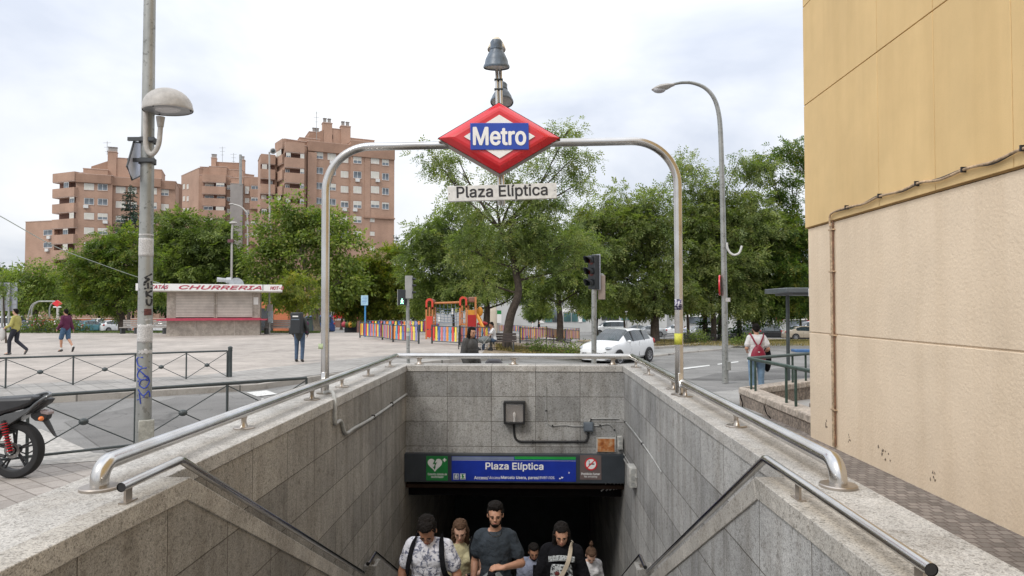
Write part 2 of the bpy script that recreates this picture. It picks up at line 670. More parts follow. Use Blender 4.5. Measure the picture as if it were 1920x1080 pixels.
def arc_corner(a, b, c, r, k=8):
    """points that round the corner b of a-b-c with radius r"""
    a, b, c = Vector(a), Vector(b), Vector(c)
    u, v = (a - b).normalized(), (c - b).normalized()
    ang = u.angle(v)
    d = r / math.tan(ang / 2)
    cen = b + (u + v).normalized() * (r / math.sin(ang / 2))
    p, q = b + u * d - cen, b + v * d - cen
    tot = p.angle(q)
    out = []
    for i in range(k + 1):
        t = i / k
        out.append(cen + (p * math.sin((1 - t) * tot) + q * math.sin(t * tot)) / math.sin(tot))
    return out
# ================================================================== THE SETTING
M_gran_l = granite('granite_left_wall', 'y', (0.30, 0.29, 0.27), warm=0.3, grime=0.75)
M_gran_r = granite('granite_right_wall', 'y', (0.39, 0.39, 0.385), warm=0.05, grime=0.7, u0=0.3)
M_gran_b = granite('granite_back_wall', 'x', (0.34, 0.34, 0.335), u0=-2.21, warm=0.05, grime=0.7)
M_cope = granite('granite_coping', None, (0.46, 0.45, 0.43), warm=0.15, grime=0.6)
M_cope2 = granite('granite_cheek_coping', None, (0.42, 0.405, 0.375), warm=0.3, grime=0.6)
M_gran_s = granite('granite_steps', None, (0.33, 0.32, 0.30), grime=0.7)
M_steel = steel('brushed_steel')
M_steel_b = steel('stained_steel_base', (0.52, 0.47, 0.42), 0.36, 0.5)
M_dark = pm('shade_black', (0.010, 0.009, 0.009), 0.95, spec=0.05)  # near-black that puts deep shade into lintel, cracks and vent hole
M_dark_paint = pm('dark_green_grey_paint', (0.045, 0.055, 0.055), 0.45, var=0.2)
M_black = pm('black_rubber', (0.015, 0.015, 0.016), 0.6, var=0.3, scale=30)
M_asph = asphalt('worn_asphalt', (0.20, 0.197, 0.192))
M_asph2 = asphalt('pale_asphalt_pavement', (0.30, 0.295, 0.285))
M_plaza = paving('plaza_tiles', (0.43, 0.385, 0.345), 0.4, 0.4, R(20), 0.01, (0.82, 0.81, 0.8), 0.10, 0.0, 0.55, 0.30)
M_pave = paving('pavement_tiles', (0.39, 0.355, 0.325), 0.30, 0.20, R(35), 0.008, (0.5, 0.48, 0.46), 0.16, 0.5, 0.5, 0.2)
M_pave_r = paving('old_pavement_tiles', (0.24, 0.21, 0.185), 0.1, 0.1, 0, 0.009, (0.55, 0.5, 0.5), 0.3, 0.5, 0.8, 0.3)
M_kerb = paving('granite_kerb', (0.44, 0.41, 0.37), 1.0, 3.0, R(45), 0.02, (0.4, 0.4, 0.4), 0.12, 0.0, 0.6)
M_earth = pm('bare_earth', (0.30, 0.23, 0.15), 0.95, var=0.35, scale=1.2, bump=0.5, bscale=30, dirt=0.35)
M_white_mark = pm('road_marking', (0.72, 0.72, 0.70), 0.7, var=0.1, scale=6, dirt=0.35)


def sheet(name, poly, mat, dz, cell=2.5, kind=True, far=False):
    """a sheet laid on the ground, following its fall"""
    bm = bmesh.new()
    bm.faces.new([bm.verts.new((p[0], p[1], 0)) for p in poly])
    xs = [p[0] for p in poly]; ys = [p[1] for p in poly]
    for ax, lo, hi in ((0, min(xs), max(xs)), (1, min(ys), max(ys))):
        k = math.ceil((lo + 1e-4) / cell) * cell
        while k < hi - 1e-4:
            co = [0, 0, 0]; no = [0, 0, 0]
            co[ax] = k; no[ax] = 1
            bmesh.ops.bisect_plane(bm, geom=bm.verts[:] + bm.edges[:] + bm.faces[:], plane_co=co, plane_no=no)
            k += cell
    for v in bm.verts:
        v.co.z = zg(v.co.x, v.co.y) + dz
    bmesh.ops.recalc_face_normals(bm, faces=bm.faces)
    if sum(f.normal.z for f in bm.faces) < 0:
        bmesh.ops.reverse_faces(bm, faces=bm.faces)
    me = bpy.data.meshes.new(name); bm.to_mesh(me); bm.free()
    me.materials.append(mat)
    for p in me.polygons: p.use_smooth = True
    o = bpy.data.objects.new(name, me); C.objects.link(o)
    return struct(o) if kind else o


def kerb(name, pts, w=0.16, h=0.13, lift=0.0):
    """raised kerb that follows a line on the ground"""
    b = MB()
    P = []
    for i in range(len(pts) - 1):
        a, c = Vector(pts[i][:2]), Vector(pts[i + 1][:2])
        k = max(1, int((c - a).length / 1.5))
        P += [a.lerp(c, j / k) for j in range(k)]
    P.append(Vector(pts[-1][:2]))
    ring = []
    for i, p in enumerate(P):
        t = (P[min(i + 1, len(P) - 1)] - P[max(i - 1, 0)]).normalized()
        nrm = Vector((-t.y, t.x)) * (w / 2)
        z = zg(p.x, p.y)
        q = [(p.x - nrm.x, p.y - nrm.y, z - 0.15), (p.x - nrm.x, p.y - nrm.y, z + h), (p.x + nrm.x, p.y + nrm.y, z + h), (p.x + nrm.x, p.y + nrm.y, z - 0.15)]
        ring.append(q)
    vs = [v for q in ring for v in q]
    fs = []
    for i in range(len(ring) - 1):
        for k in range(4):
            fs.append((i * 4 + k, i * 4 + (k + 1) % 4, i * 4 + 4 + (k + 1) % 4, i * 4 + 4 + k))
    fs += [(0, 1, 2, 3), tuple(len(vs) - 4 + k for k in range(4))[::-1]]
    b.add(vs, fs)
    return struct(b.build(name, M_kerb, bevel=0.015))


# the ground is open where the stairwell goes down, so it is laid as a ring of sheets
XLo, XLi, XLc, XRi, XRc, XRo, YB, YBo = -2.63, -2.17, -2.01, 1.52, 1.30, 1.85, 11.60, 12.05
FAR = [(-400, -40), (-400, 900), (400, 900), (400, -40)]


def ground_sheet():
    bm = bmesh.new()
    xs = [-900, -500, -250] + [i * 5 for i in range(-36, 0)] + [XLo + 0.1, -1.0, 0, XRo - 0.1] + [i * 5 for i in range(1, 37)] + [250, 500, 900]
    ys = [-200, -60, -20, -5, 0, 4, 8, YBo - 0.1] + [i * 3 for i in range(5, 54)] + [200, 300, 500, 900, 1600]
    V = {}
    for i, x in enumerate(xs):
        for j, y in enumerate(ys):
            V[i, j] = bm.verts.new((x, y, zg(x, y) - 0.02))
    for i in range(len(xs) - 1):
        for j in range(len(ys) - 1):
            cx, cy = (xs[i] + xs[i + 1]) / 2, (ys[j] + ys[j + 1]) / 2
            if XLo < cx < XRo and -5 < cy < YBo:
                continue
            bm.faces.new((V[i, j], V[i + 1, j], V[i + 1, j + 1], V[i, j + 1]))
    me = bpy.data.meshes.new('ground'); bm.to_mesh(me); bm.free()
    me.materials.append(M_asph)
    for p in me.polygons: p.use_smooth = True
    o = bpy.data.objects.new('ground', me); C.objects.link(o)
    struct(o)


ground_sheet()

# far kerb of the road = edge of the plaza
kf = [gp(100, 753), gp(190, 747), gp(330, 739), gp(480, 729), gp(590, 713), gp(720, 694), gp(870, 677), gp(1085, 667)]
d0 = (kf[0] - kf[1]).normalized()
kf = [kf[0] + d0 * 30] + kf
KH = 0.11
plaza = [(p.x, p.y) for p in kf] + [(3.5, 33), (3.5, 46), (3, 62), (-100, 62), (-100, 20)]
sheet('plaza_paving', plaza, M_plaza, KH, 2.5)
bo = [(p.x, p.y) for p in kf[:8]]
sheet('plaza_border', bo + [(x - 2.1, y + 1.9) for x, y in bo[::-1]], paving('grey_border_tiles', (0.335, 0.32, 0.30), 0.6, 0.3, R(46), 0.015, (0.7, 0.7, 0.7), 0.10, 0.5, 0.6, 0.25), KH + 0.004, 2.5)
kerb('plaza_kerb', [(p.x, p.y) for p in kf[:6]], 0.22, KH + 0.004)
kerb('plaza_kerb', [(p.x, p.y) for p in kf[5:]], 0.16, KH + 0.004)

# near left pavement (paver tiles) and its kerb
kn = [gp(-400, 905), gp(82, 874), gp(257, 860), Vector((-3.2, 10.3, 0)), Vector((-1.0, 13.6, 0)), Vector((1.6, 14.9, 0)), Vector((4.2, 16.2, 0)), Vector((8, 19.5, 0)), Vector((14, 24.5, 0)), Vector((34, 38, 0))]
PH = 0.0
nl = [(-60, -10), (-60, 2)] + [(p.x, p.y) for p in kn[:4]] + [(-3.0, 11.6), (-2.85, 12.2), (XLo - 0.02, 12.07), (XLo - 0.02, -10)]
sheet('pavement', nl, M_pave, 0.004, 2.5)
sheet('pavement', [(XLo - 0.02, 12.07), (-2.85, 12.2), (-2.2, 12.9), (-1.0, 13.6), (1.6, 14.9), (4.2, 16.2), (8, 19.5), (14, 24.5), (34, 38), (60, 38), (60, 12.07)], M_asph2, 0.004, 2.5)
sheet('pavement', [(XRo + 0.02, -10), (3.95, -10), (3.95, 9.8), (4.2, 12.06), (XRo + 0.02, 12.06)], M_pave_r, 0.006, 2.5)
gut = [gp(-300, 815), gp(78, 806), gp(175, 851), gp(257, 856), gp(257, 862), gp(82, 873), gp(-300, 896)]
sheet('gutter_strip', [(p.x, p.y) for p in gut], pm('pale_concrete', (0.46, 0.44, 0.41), 0.85, var=0.15, scale=3, dirt=0.3), 0.009, 2.0)
# asphalt repair patches on the road
sheet('asphalt_patch', [(p.x, p.y) for p in (gp(120, 790), gp(330, 745), gp(470, 738), gp(520, 752), gp(380, 800), gp(200, 846))], asphalt('old_asphalt', (0.15, 0.147, 0.143)), -0.012, 2.0)
sheet('asphalt_patch', [(p.x, p.y) for p in (gp(1340, 700), gp(1520, 684), gp(1520, 706), gp(1420, 712), gp(1290, 712))], asphalt('dark_asphalt_patch', (0.13, 0.128, 0.125)), -0.011, 2.0)
# zebra bars and lane dashes
for q in ([(462, 736), (500, 732), (520, 739), (482, 743)], [(488, 748), (530, 743), (552, 750), (508, 755)], [(500, 764), (545, 757), (575, 763), (530, 771)]):
    sheet('crossing_bar', [(p.x, p.y) for p in (gp(*a) for a in q)], M_white_mark, -0.004, 5)
for q in ([(1268, 691), (1330, 684), (1331, 686), (1270, 694)], [(1345, 682), (1384, 677), (1385, 679), (1346, 684)], [(1400, 676), (1440, 671), (1441, 672.5), (1402, 678)]):
    sheet('lane_marking', [(p.x, p.y) for p in (gp(*a) for a in q)], M_white_mark, -0.004, 5)

# garden beyond the road on the right: kerb, bare soil with dry grass
gk = [gp(930, 676), gp(1085, 667), gp(1160, 664), gp(1225, 657), gp(1300, 651), gp(1400, 643), gp(1520, 634)]
gk2 = gk[-1] + (gk[-1] - gk[-2]).normalized() * 60
garden = [(gk[0].x - 0.6, gk[0].y + 0.6)] + [(p.x, p.y + 0.35) for p in gk] + [(gk2.x, gk2.y + .35), (gk2.x + 10, 90), (60, 92), (3.6, 60), (3.4, 46), (2.4, 38), (-2.2, 36)]
sheet('garden_soil', garden, M_earth, KH + 0.02, 2.5)
walk = [(p.x, p.y) for p in gk] + [(gk2.x, gk2.y)]
kerb('garden_kerb', [(x, y + 0.3) for x, y in walk], 0.2, KH + 0.07)
sheet('far_pavement', walk[1:] + [(x + 0.9, y - 2.6) for x, y in walk[::-1][:-1]], M_asph2, 0.05, 3)
kerb('far_pavement_kerb', [(x + 0.9, y - 2.6) for x, y in walk[2:]], 0.16, 0.07)
# bed at the back of the square on the left
bed = [gx(-60, 46), gx(60, 45), gx(270, 44.6), gx(330, 44), gx(330, 51), gx(-60, 53)]

# ------------------------------------------------------------------ the stairwell
WB = -7.2
w = thing('stairwell_wall', 'left granite wall of the metro stairwell, slab clad with pale coping', 'wall', (XLo, 0, 0))
def rel(b, o):
    L = o.location
    b.v = [(x - L[0], y - L[1], z - L[2]) for x, y, z in b.v]
    return b
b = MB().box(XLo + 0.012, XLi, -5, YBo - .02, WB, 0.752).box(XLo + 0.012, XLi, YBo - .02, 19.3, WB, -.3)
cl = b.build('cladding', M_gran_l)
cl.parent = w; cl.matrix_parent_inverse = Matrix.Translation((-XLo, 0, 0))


def part(bld, name, mats, parent, bevel=0, sharp=35):
    """build with world coordinates kept, under a parent that stands somewhere else"""
    o = bld.build(name, mats, None, bevel, sharp)
    o.parent = parent
    o.matrix_parent_inverse = (Matrix.Translation(parent.location) @ Matrix.Rotation(parent.rotation_euler[2], 4, 'Z')).inverted()
    return o


def adopt(o, parent):
    o.parent = parent
    o.matrix_parent_inverse = (Matrix.Translation(parent.location) @ Matrix.Rotation(parent.rotation_euler[2], 4, 'Z')).inverted()
    return o


def coping_blocks(cuts, x0, x1, axis, z0=0.748, z1=0.85):
    b = MB()
    for i in range(len(cuts) - 1):
        a, c = cuts[i] + 0.002, cuts[i + 1] - 0.002
        if axis == 'y':
            b.box(x0, x1, a, c, z0, z1)
        else:
            b.box(a, c, x0, x1, z0, z1)
    return b


cutL = [-5, -3, -1.4, 0.3, 1.9, 3.5, 5.2, 6.6, 8.1, 9.6, 10.9, YBo]
part(coping_blocks(cutL, XLo, XLi + 0.012, 'y'), 'coping', M_cope, w, 0.006)
wr = thing('stairwell_wall', 'right granite wall of the metro stairwell, beside the yellow building', 'wall', (XRo, 0, 0))
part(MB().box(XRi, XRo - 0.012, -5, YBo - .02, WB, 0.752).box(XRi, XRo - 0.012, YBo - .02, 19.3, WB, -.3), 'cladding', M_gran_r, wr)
part(coping_blocks([-5, -2.8, -1.0, 0.6, 2.2, 3.75, 5.3, 6.9, 8.3, 9.8, 11.0, YBo], XRi - 0.012, XRo, 'y'), 'coping', M_cope, wr, 0.006)
wb = thing('stairwell_wall', 'end granite wall above the dark stairway mouth and the blue station sign', 'wall', (0, YB, 0))
part(MB().box(XLi, XRi, YB, YBo - 0.012, -1.12, 0.752), 'cladding', M_gran_b, wb)
part(coping_blocks([XLi + 0.013, -1.46, -0.71, 0.04, 0.79, XRi - 0.013], YB - 0.012, YBo, 'x'), 'coping', M_cope, wb, 0.006)
part(MB().box(XLi, XRi, YB + 0.30, 19, -1.42, -1.16), 'lintel', M_dark, wb)  # coloured near-black for the darkness inside the stair mouth
part(MB().box(XLi, XRi, YB + 0.02, YB + 0.28, -1.22, -1.16), 'beam_edge', pm('dark_brown_edge', (0.05, 0.03, 0.022), 0.9, spec=.1), wb)  # thin edge in one even dark brown

# cheeks: the inner thickening that slopes down with the stairs
ST0, STS = 3.4, 0.545          # where the flight starts, its slope
CK0 = 4.0                      # where the cheek's top starts to slope
def cheek(x0, x1, side, label, yp):
    t = thing('stair_cheek', label, 'wall', ((x0 + x1) / 2, 0, 0), 0, None)
    # face (below the coping band) and the coping band itself
    yl = yp + 4.15                       # landing
    sl = 0.545
    zl = 0.85 - sl * (yl - yp)
    prof_top = [(-5, 0.85), (yp, 0.85), (yl, zl), (yl, zl - 0.12)]
    def ext(poly, xa, xb, m):
        M = Matrix(((0, 0, 1, xa), (1, 0, 0, 0), (0, 1, 0, 0), (0, 0, 0, 1)))
        b = MB(); b.prism(poly, xb - xa, M); return b
    f = ext([(-5, WB), (-5, 0.742), (yp - 0.05, 0.742), (yl, zl - 0.115), (yl, WB)], x0 + (0.012 if side < 0 else 0.0), x1 - (0.012 if side > 0 else 0.0), 0)
    part(f, 'cladding', M_gran_l if side > 0 else M_gran_r, t)
    cp = MB()
    M = Matrix(((0, 0, 1, x0), (1, 0, 0, 0), (0, 1, 0, 0), (0, 0, 0, 1)))
    cp.prism([(-5, 0.745), (-5, 0.851), (2.2, 0.851), (2.2, 0.745)], x1 - x0, M)
    cp.prism([(2.204, 0.745), (2.204, 0.851), (3.3, 0.851), (3.3, 0.745)], x1 - x0, M)
    cp.prism([(3.304, 0.745), (3.304, 0.851), (yp, 0.851), (yp + 0.03, 0.835), (yp - 0.02, 0.728)], x1 - x0, M)
    k = 3
    for i in range(k):
        a = yp + 0.034 + (yl - yp - 0.034) * i / k; c = yp + 0.03 + (yl - yp - 0.03) * (i + 1) / k
        za, zc = 0.851 - sl * (a - yp), 0.851 - sl * (c - yp)
        cp.prism([(a - 0.05, za - 0.11), (a, za), (c, zc), (c - 0.05, zc - 0.11)], x1 - x0, M)
    part(cp, 'coping', M_cope2, t, 0.005)
    return t
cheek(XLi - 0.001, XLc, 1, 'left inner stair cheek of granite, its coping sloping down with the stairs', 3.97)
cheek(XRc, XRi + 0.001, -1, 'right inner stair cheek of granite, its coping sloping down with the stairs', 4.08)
# lower flight's cheeks
for x0, x1, lab in ((XLi - 0.001, XLc, 'lower left stair cheek beyond the landing'), (XRc, XRi + 0.001, 'lower right stair cheek beyond the landing')):
    t = thing('stair_cheek', lab, 'wall', (x0, 8.9, 0))
    M = Matrix(((0, 0, 1, x0), (1, 0, 0, 0), (0, 1, 0, 0), (0, 0, 0, 1)))
    part(MB().prism([(8.75, WB), (8.75, -1.46), (9.0, -1.46), (13.5, -1.46 - 4.5 * 0.545), (13.5, WB)], x1 - x0, M), 'cladding', M_gran_s, t, 0.006)

# the steps: one flight, a landing, a second flight
st = thing('staircase', 'granite steps of the metro stairwell going down to the dark mouth', 'stairs', (0, ST0, 0))
b = MB()
b.box(XLc, XRc, -5, ST0, -0.4, 0.0)
y, z = ST0, 0.0
while y < 7.75:
    z -= 0.165; b.box(XLc, XRc, y + 0.002, y + 0.305, z - 0.5, z); y += 0.303
zl = z
b.box(XLi, XRi, y + 0.002, 8.85, z - 0.5, z); y = 8.85
while y < 14.0:
    z -= 0.165; b.box(XLc, XRc, y + 0.002, y + 0.305, z - 0.5, z); y += 0.303
b.box(XLi, XRi, y, 19, z - 0.5, z - 0.001)
part(b, 'tread', M_gran_s, st, 0.006)
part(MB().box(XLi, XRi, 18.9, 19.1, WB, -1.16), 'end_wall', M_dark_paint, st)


def stair_z(y):
    if y < ST0: return 0.0
    if y < 7.75 + .3: return -0.165 * (math.floor((y - ST0) / 0.303) + 1)
    if y < 8.85: return zl
    return zl - 0.165 * (math.floor((y - 8.85) / 0.303) + 1)


# ------------------------------------------------------------------ steel rails on the coping
RZ, RR = 0.985, 0.047
XLR, XRR, YBR = -2.38, 1.69, 11.83


def rail_post(b, x, y, along='y'):
    """saddle foot: round plate, waisted shank, small cradle"""
    b.lathe([(0.0, 0.851), (0.085, 0.851), (0.085, 0.860), (0.080, 0.864), (0.0, 0.864)], 28, Matrix.Translation((x, y, 0)), cap=False)
    prof = [(0.048, 0.864), (0.040, 0.875), (0.031, 0.895), (0.029, 0.915), (0.034, 0.935), (0.046, 0.952)]
    M = Matrix.Translation((x, y, 0)) @ Matrix.Diagonal((0.6, 1.15, 1, 1) if along == 'y' else (1.15, 0.6, 1, 1))
    b.lathe(prof, 16, M)


main = thing('steel_rail', 'thick stainless steel rail on low feet round three sides of the stairwell coping', 'railing', (XLR, 4, 0.85))
zb = 0.865
L1 = arc_corner((XLR, 3.71, zb), (XLR, 3.76, RZ + 0.02), (XLR, 8, RZ), 0.09, 10)
ptsl = [Vector((XLR, 3.70, zb))] + arc_corner((XLR, 3.70, zb - .2), (XLR, 3.70, RZ), (XLR, 8, RZ), 0.095, 10) + arc_corner((XLR, 8, RZ), (XLR, YBR, RZ + .01), (0, YBR, RZ + .01), 0.05, 5)
ptsr = arc_corner((0, YBR, RZ + .01), (XRR, YBR, RZ + .01), (XRR, 8, RZ), 0.05, 5) + arc_corner((XRR, 8, RZ), (XRR, 3.87, RZ), (XRR, 3.87, 0), 0.095, 10) + [Vector((XRR, 3.87, zb))]
part(MB().tube(ptsl + ptsr, RR, 24), 'rail_tube', M_steel, main)
for x, y in ((XLR, 3.70), (XRR, 3.87)):
    b = MB()
    b.lathe([(0.0, 0.851), (0.10, 0.851), (0.10, 0.863), (0.095, 0.868), (0.0, 0.868)], 32, Matrix.Translation((x, y, 0)), cap=False)
    part(b, 'end_plate', M_steel_b, main)
for y in (5.57, 7.30, 8.45, 9.81, 11.3):
    b = MB(); rail_post(b, XLR, y); part(b, 'rail_foot', M_steel_b, main)
for y in (5.78, 7.70, 8.35, 10.1, 11.35):
    b = MB(); rail_post(b, XRR, y); part(b, 'rail_foot', M_steel_b, main)
for x in (-1.98, -0.34, 1.37):
    b = MB(); rail_post(b, x, YBR, 'x'); part(b, 'rail_foot', M_steel_b, main)

# ------------------------------------------------------------------ thin handrails along the stairs
def thin_rail(label, pts, feet, open_end=None, r=0.024):
    t = thing('handrail', label, 'handrail', pts[1])
    P = [Vector(pts[0])]
    for i in range(1, len(pts) - 1):
        P += arc_corner(pts[i - 1], pts[i], pts[i + 1], 0.12, 6)
    P.append(Vector(pts[-1]))
    b = MB(); b.tube(P, r, 18, cap=False)
    # open tube end: inner dark bore
    part(b, 'rail_tube', M_steel, t)
    part(MB().tube([P[0] + (P[1] - P[0]).normalized() * 0.004, P[1]] if len(P) > 1 else P, r * 0.9, 18), 'bore', M_black, t)
    for fx, fy, fz in feet:
        b = MB()
        b.box(fx - 0.022, fx + 0.022, fy - 0.05, fy + 0.05, fz, fz + 0.008)
        b.box(fx - 0.006, fx + 0.006, fy - 0.028, fy + 0.028, fz + 0.008, fz + 0.07)
        part(b, 'bracket', M_steel_b, t)
    return t
a0, a1 = at(246, 906, 3.42), at(333, 873, 3.97)
zr = 0.95
hx = -2.075
thin_rail('left thin handrail with an open tube end, bending down along the stairs', [(hx, 3.40, zr - .01), (hx, 3.98, zr), (hx, 8.35, zr - .545 * 4.3)], [(hx, 3.46, 0.851)])
hx2 = 1.375
thin_rail('right thin handrail bending down along the stairs from the near coping', [(hx2, 2.43, zr - .01), (hx2, 4.12, zr), (hx2, 8.35, zr - .545 * 4.2)], [(hx2, 3.62, 0.851), (hx2, 2.5, 0.851)])
for sx, lab in ((XLc + 0.08 - .14, 'lower left thin handrail beyond the landing'), (hx2, 'lower right thin handrail beyond the landing')):
    thin_rail(lab, [(sx, 8.55, -1.36), (sx, 8.95, -1.36), (sx, 13, -1.36 - 4.05 * .545)], [(sx, 8.85, -1.459)])

# ------------------------------------------------------------------ station arch over the stairs
ar = thing('metro_arch', 'tall stainless steel tube arch spanning the stairwell and carrying the signs', 'arch', (XLR, 7.83, 0.85))
YA = 7.83
zl_, zr_ = at(690, 276, YA).z, at(1195, 263, YA).z
xl, xr = at(609, 740, YA).x, at(1274, 738, YA).x
xlt, xrt = at(611, 330, YA).x, at(1270, 320, YA).x
P = [Vector((xl, YA, 0.86))] + arc_corner((xl, YA, .9), (xlt, YA, zl_), (0, YA, (zl_ + zr_) / 2), 0.52, 14) + arc_corner((0, YA, (zl_ + zr_) / 2), (xrt, YA, zr_), (xr, YA, .9), 0.52, 14) + [Vector((xr, YA, 0.86))]
part(MB().tube(P, 0.047, 28), 'arch_tube', M_steel, ar)
for x in (xl, xr):
    b = MB()
    b.lathe([(0.0, 0.851), (0.095, 0.851), (0.095, 0.864), (0.0, 0.864)], 28, Matrix.Translation((x, YA, 0)), cap=False)
    part(b, 'base_flange', M_steel_b, ar)
    # flared sleeve that grips the rail
    b = MB()
    for s in (-1, 1):
        M = frame_M((x, YA + s * 0.035, 0.94), (0, 1, 0), (0, 0, 1))
        b.prism([(-0.02, 0), (s * 0.075, 0.0), (s * 0.07, 0.03), (s * 0.035, 0.07), (s * 0.022, 0.16), (-s * 0.02, 0.16)], 0.05, M @ Matrix.Translation((0, 0, -0.025)))
    part(b, 'rail_clamp', M_steel, ar, 0.004)
# ================================================================== SIGNS OVER THE STAIRS
M_red = pm('sign_red', (0.62, 0.018, 0.028), 0.3, var=0.08, scale=3, coat=0.4)
M_signwhite = pm('sign_white', (0.82, 0.815, 0.80), 0.35, var=0.04, dirt=0.04, coat=0.2)
M_blue = pm('sign_blue', (0.008, 0.052, 0.38), 0.35, var=0.08, coat=0.2)
M_frame = pm('sign_frame_metal', (0.28, 0.22, 0.2), 0.35, 0.7)
M_ink = pm('black_ink', (0.02, 0.02, 0.022), 0.5)
M_lampblue = pm('slate_enamel', (0.11, 0.145, 0.19), 0.4, var=0.2, scale=12, dirt=0.25)
M_cream = pm('cream_enamel', (0.62, 0.56, 0.44), 0.45, var=0.15, scale=9)
M_lens = pm('frosted_lens', (0.50, 0.50, 0.52), 0.25)

YS = YA - 0.02
cS = at(936, 263.5, YS)
wS = (at(1050, 263, YS) - at(822, 263, YS)).length / 2
hS = (at(936, 197, YS) - at(936, 330, YS)).length / 2
sg = thing('metro_sign', 'red diamond metro sign with a blue bar reading Metro, on the arch', 'sign', cS)
SX = Vector((math.cos(R(4)), math.sin(R(4)), 0.012)).normalized()     # the sign's own horizontal
SY = Vector((-0.012, 0, 1))
SM = frame_M(cS, SX, SY)          # z axis faces the camera side


def dia(w, h, z, ox=0):
    return [SM @ Vector((ox + w, 0, z)), SM @ Vector((ox, h, z)), SM @ Vector((ox - w, 0, z)), SM @ Vector((ox, -h, z))]


D = 0.11
b = MB()
rings = [dia(wS, hS, -D), dia(wS, hS, D)]
b.add(rings[0] + rings[1], [(3, 2, 1, 0), (0, 1, 5, 4), (1, 2, 6, 5), (2, 3, 7, 6), (3, 0, 4, 7)])
part(b, 'sign_case', M_frame, sg, 0.006)
b = MB()
rs = [dia(wS * .985, hS * .985, D + .001), dia(wS * .965, hS * .965, D + 0.012), dia(wS * .80, hS * .80, D + 0.062), dia(wS * .72, hS * .72, D + .070), dia(wS * .50, hS * .50, D + .062)]
vs = [p for r in rs for p in r]
fs = [(i * 4 + k, i * 4 + (k + 1) % 4, i * 4 + 4 + (k + 1) % 4, i * 4 + 4 + k) for i in range(4) for k in range(4)] + [(16, 17, 18, 19)]
b.add(vs, fs)
part(b, 'red_panel', M_red, sg, 0.008, 20)
b = MB(); b.prism([(wS * .57, 0), (0, hS * .6), (-wS * .57, 0), (0, -hS * .6)], 0.008, SM @ Matrix.Translation((0, 0, D + .0715)))
part(b, 'white_panel', M_signwhite, sg)
bw, bh = wS * 0.468, hS * 0.365
b = MB(); b.prism([(-bw, -bh), (bw, -bh), (bw, bh), (-bw, bh)], 0.024, SM @ Matrix.Translation((0, 0.0, D + .066)))
part(b, 'blue_bar', M_blue, sg, 0.003)
t = text('Metro', M_signwhite, SM @ Matrix.Translation((0, 0.0, D + .0925)), w=bw * 1.78, h=bh * 1.3, bold=0.02)
adopt(t, sg)

# name plate
cP = at(941.5, 361, YS - .02)
wP = (at(1043, 357, YS) - at(840, 366, YS)).length
PXd = (at(1043, 357.5, YS) - at(840, 365, YS)).normalized()
PM = frame_M(cP, (PXd.x, PXd.y + 0.03, PXd.z), (-PXd.z, 0, 1))
pl = thing('name_plate', 'white name plate reading Plaza Elíptica under the red diamond sign', 'sign', cP)
hp = 0.089
b = MB(); b.prism([(-wP / 2, -hp), (wP / 2, -hp), (wP / 2, hp), (-wP / 2, hp)], 0.05, PM @ Matrix.Translation((0, 0, -0.025)))
part(b, 'plate', pm('plate_white', (0.70, 0.70, 0.68), 0.4, var=0.06, dirt=0.15), pl, 0.005)
adopt(text('Plaza Elíptica', M_ink, PM @ Matrix.Translation((0, 0.0, 0.027)), w=wP * 0.83, h=0.163, bold=0.014), pl)
for sx in (-1, 1):
    part(MB().ball(PM @ Vector((sx * (wP / 2 - 0.02), 0, 0.026)), 0.006, n=8, k=4), 'screw', M_ink, pl)

# floodlight mast rising behind the diamond
mt = thing('lamp_mast', 'slim twin tube mast rising behind the red diamond sign', 'mast', (cS.x, YA + 0.06, 3.0))
m0, m1 = at(940, 385, YA + .13), at(934, 100, YA + .13)
off = Vector((0.022, 0, 0))
for s in (-1, 1):
    part(MB().tube([m0 + off * s, m1 + off * s], 0.021, 14), 'mast_tube', M_steel, mt)
for yy in (150, 168):
    q = at(935, yy, YA + .13)
    part(MB().box(q.x - .05, q.x + .05, q.y - .03, q.y + .03, q.z - .008, q.z + .008), 'clamp', M_dark_paint, mt)


def bell(label, px, py, Y, wpx, hpx, mat, tilt, az, name='floodlight', dome=False):
    """bell-shaped floodlight; px,py is the middle of its rim"""
    c = at(px, py, Y)
    r = wpx * Y / FPX / 2
    h = hpx * Y / FPX
    t = thing(name, label, 'lamp', c, 0, 'bell floodlights on the mast')
    M = Matrix.Translation(c) @ Matrix.Rotation(az, 4, 'Z') @ Matrix.Rotation(tilt, 4, 'X')
    b = MB()
    b.lathe([(r, -0.0), (r * 1.03, 0.012), (r * 1.0, 0.03), (r * .93, 0.045), (r * .86, h * .3), (r * .66, h * .5), (r * .48, h * .62), (r * .46, h * .66), (r * .50, h * .68), (r * .46, h * .78), (r * .47, h * .92), (r * .36, h * 1.0), (0.001, h * 1.02)], 28, M, cap=False)
    if dome:
        b = MB(); b.lathe([(r, 0), (r * 1.03, .01), (r, .025), (r * .9, h * .3), (r * .74, h * .55), (r * .5, h * .8), (r * .25, h * .97), (.001, h)], 28, M, cap=False)
    part(b, 'shade', mat, t)
    b = MB(); b.lathe([(r * .94, 0.012), (0.001, 0.004)], 24, M, cap=False)
    part(b, 'lens', M_lens, t)
    a = M @ Vector((0, 0, h * .8)); q = Vector((m1.x, YA + .13, min(a.z, m1.z - .01)))
    part(MB().tube([a, q], 0.012, 8), 'bracket', M_dark_paint, t)
    return t


bell('large slate blue bell floodlight, middle one on the mast', 931, 128, YA - .02, 49, 52, M_lampblue, R(8), 0)
bell('small cream bell floodlight, topmost on the mast', 931, 94, YA + .36, 34, 27, M_cream, R(-10), 0, dome=True)
bell('small slate bell floodlight just above the red diamond, lowest on the mast', 941, 193, YA + .33, 43, 42, M_lampblue, R(-14), 0)

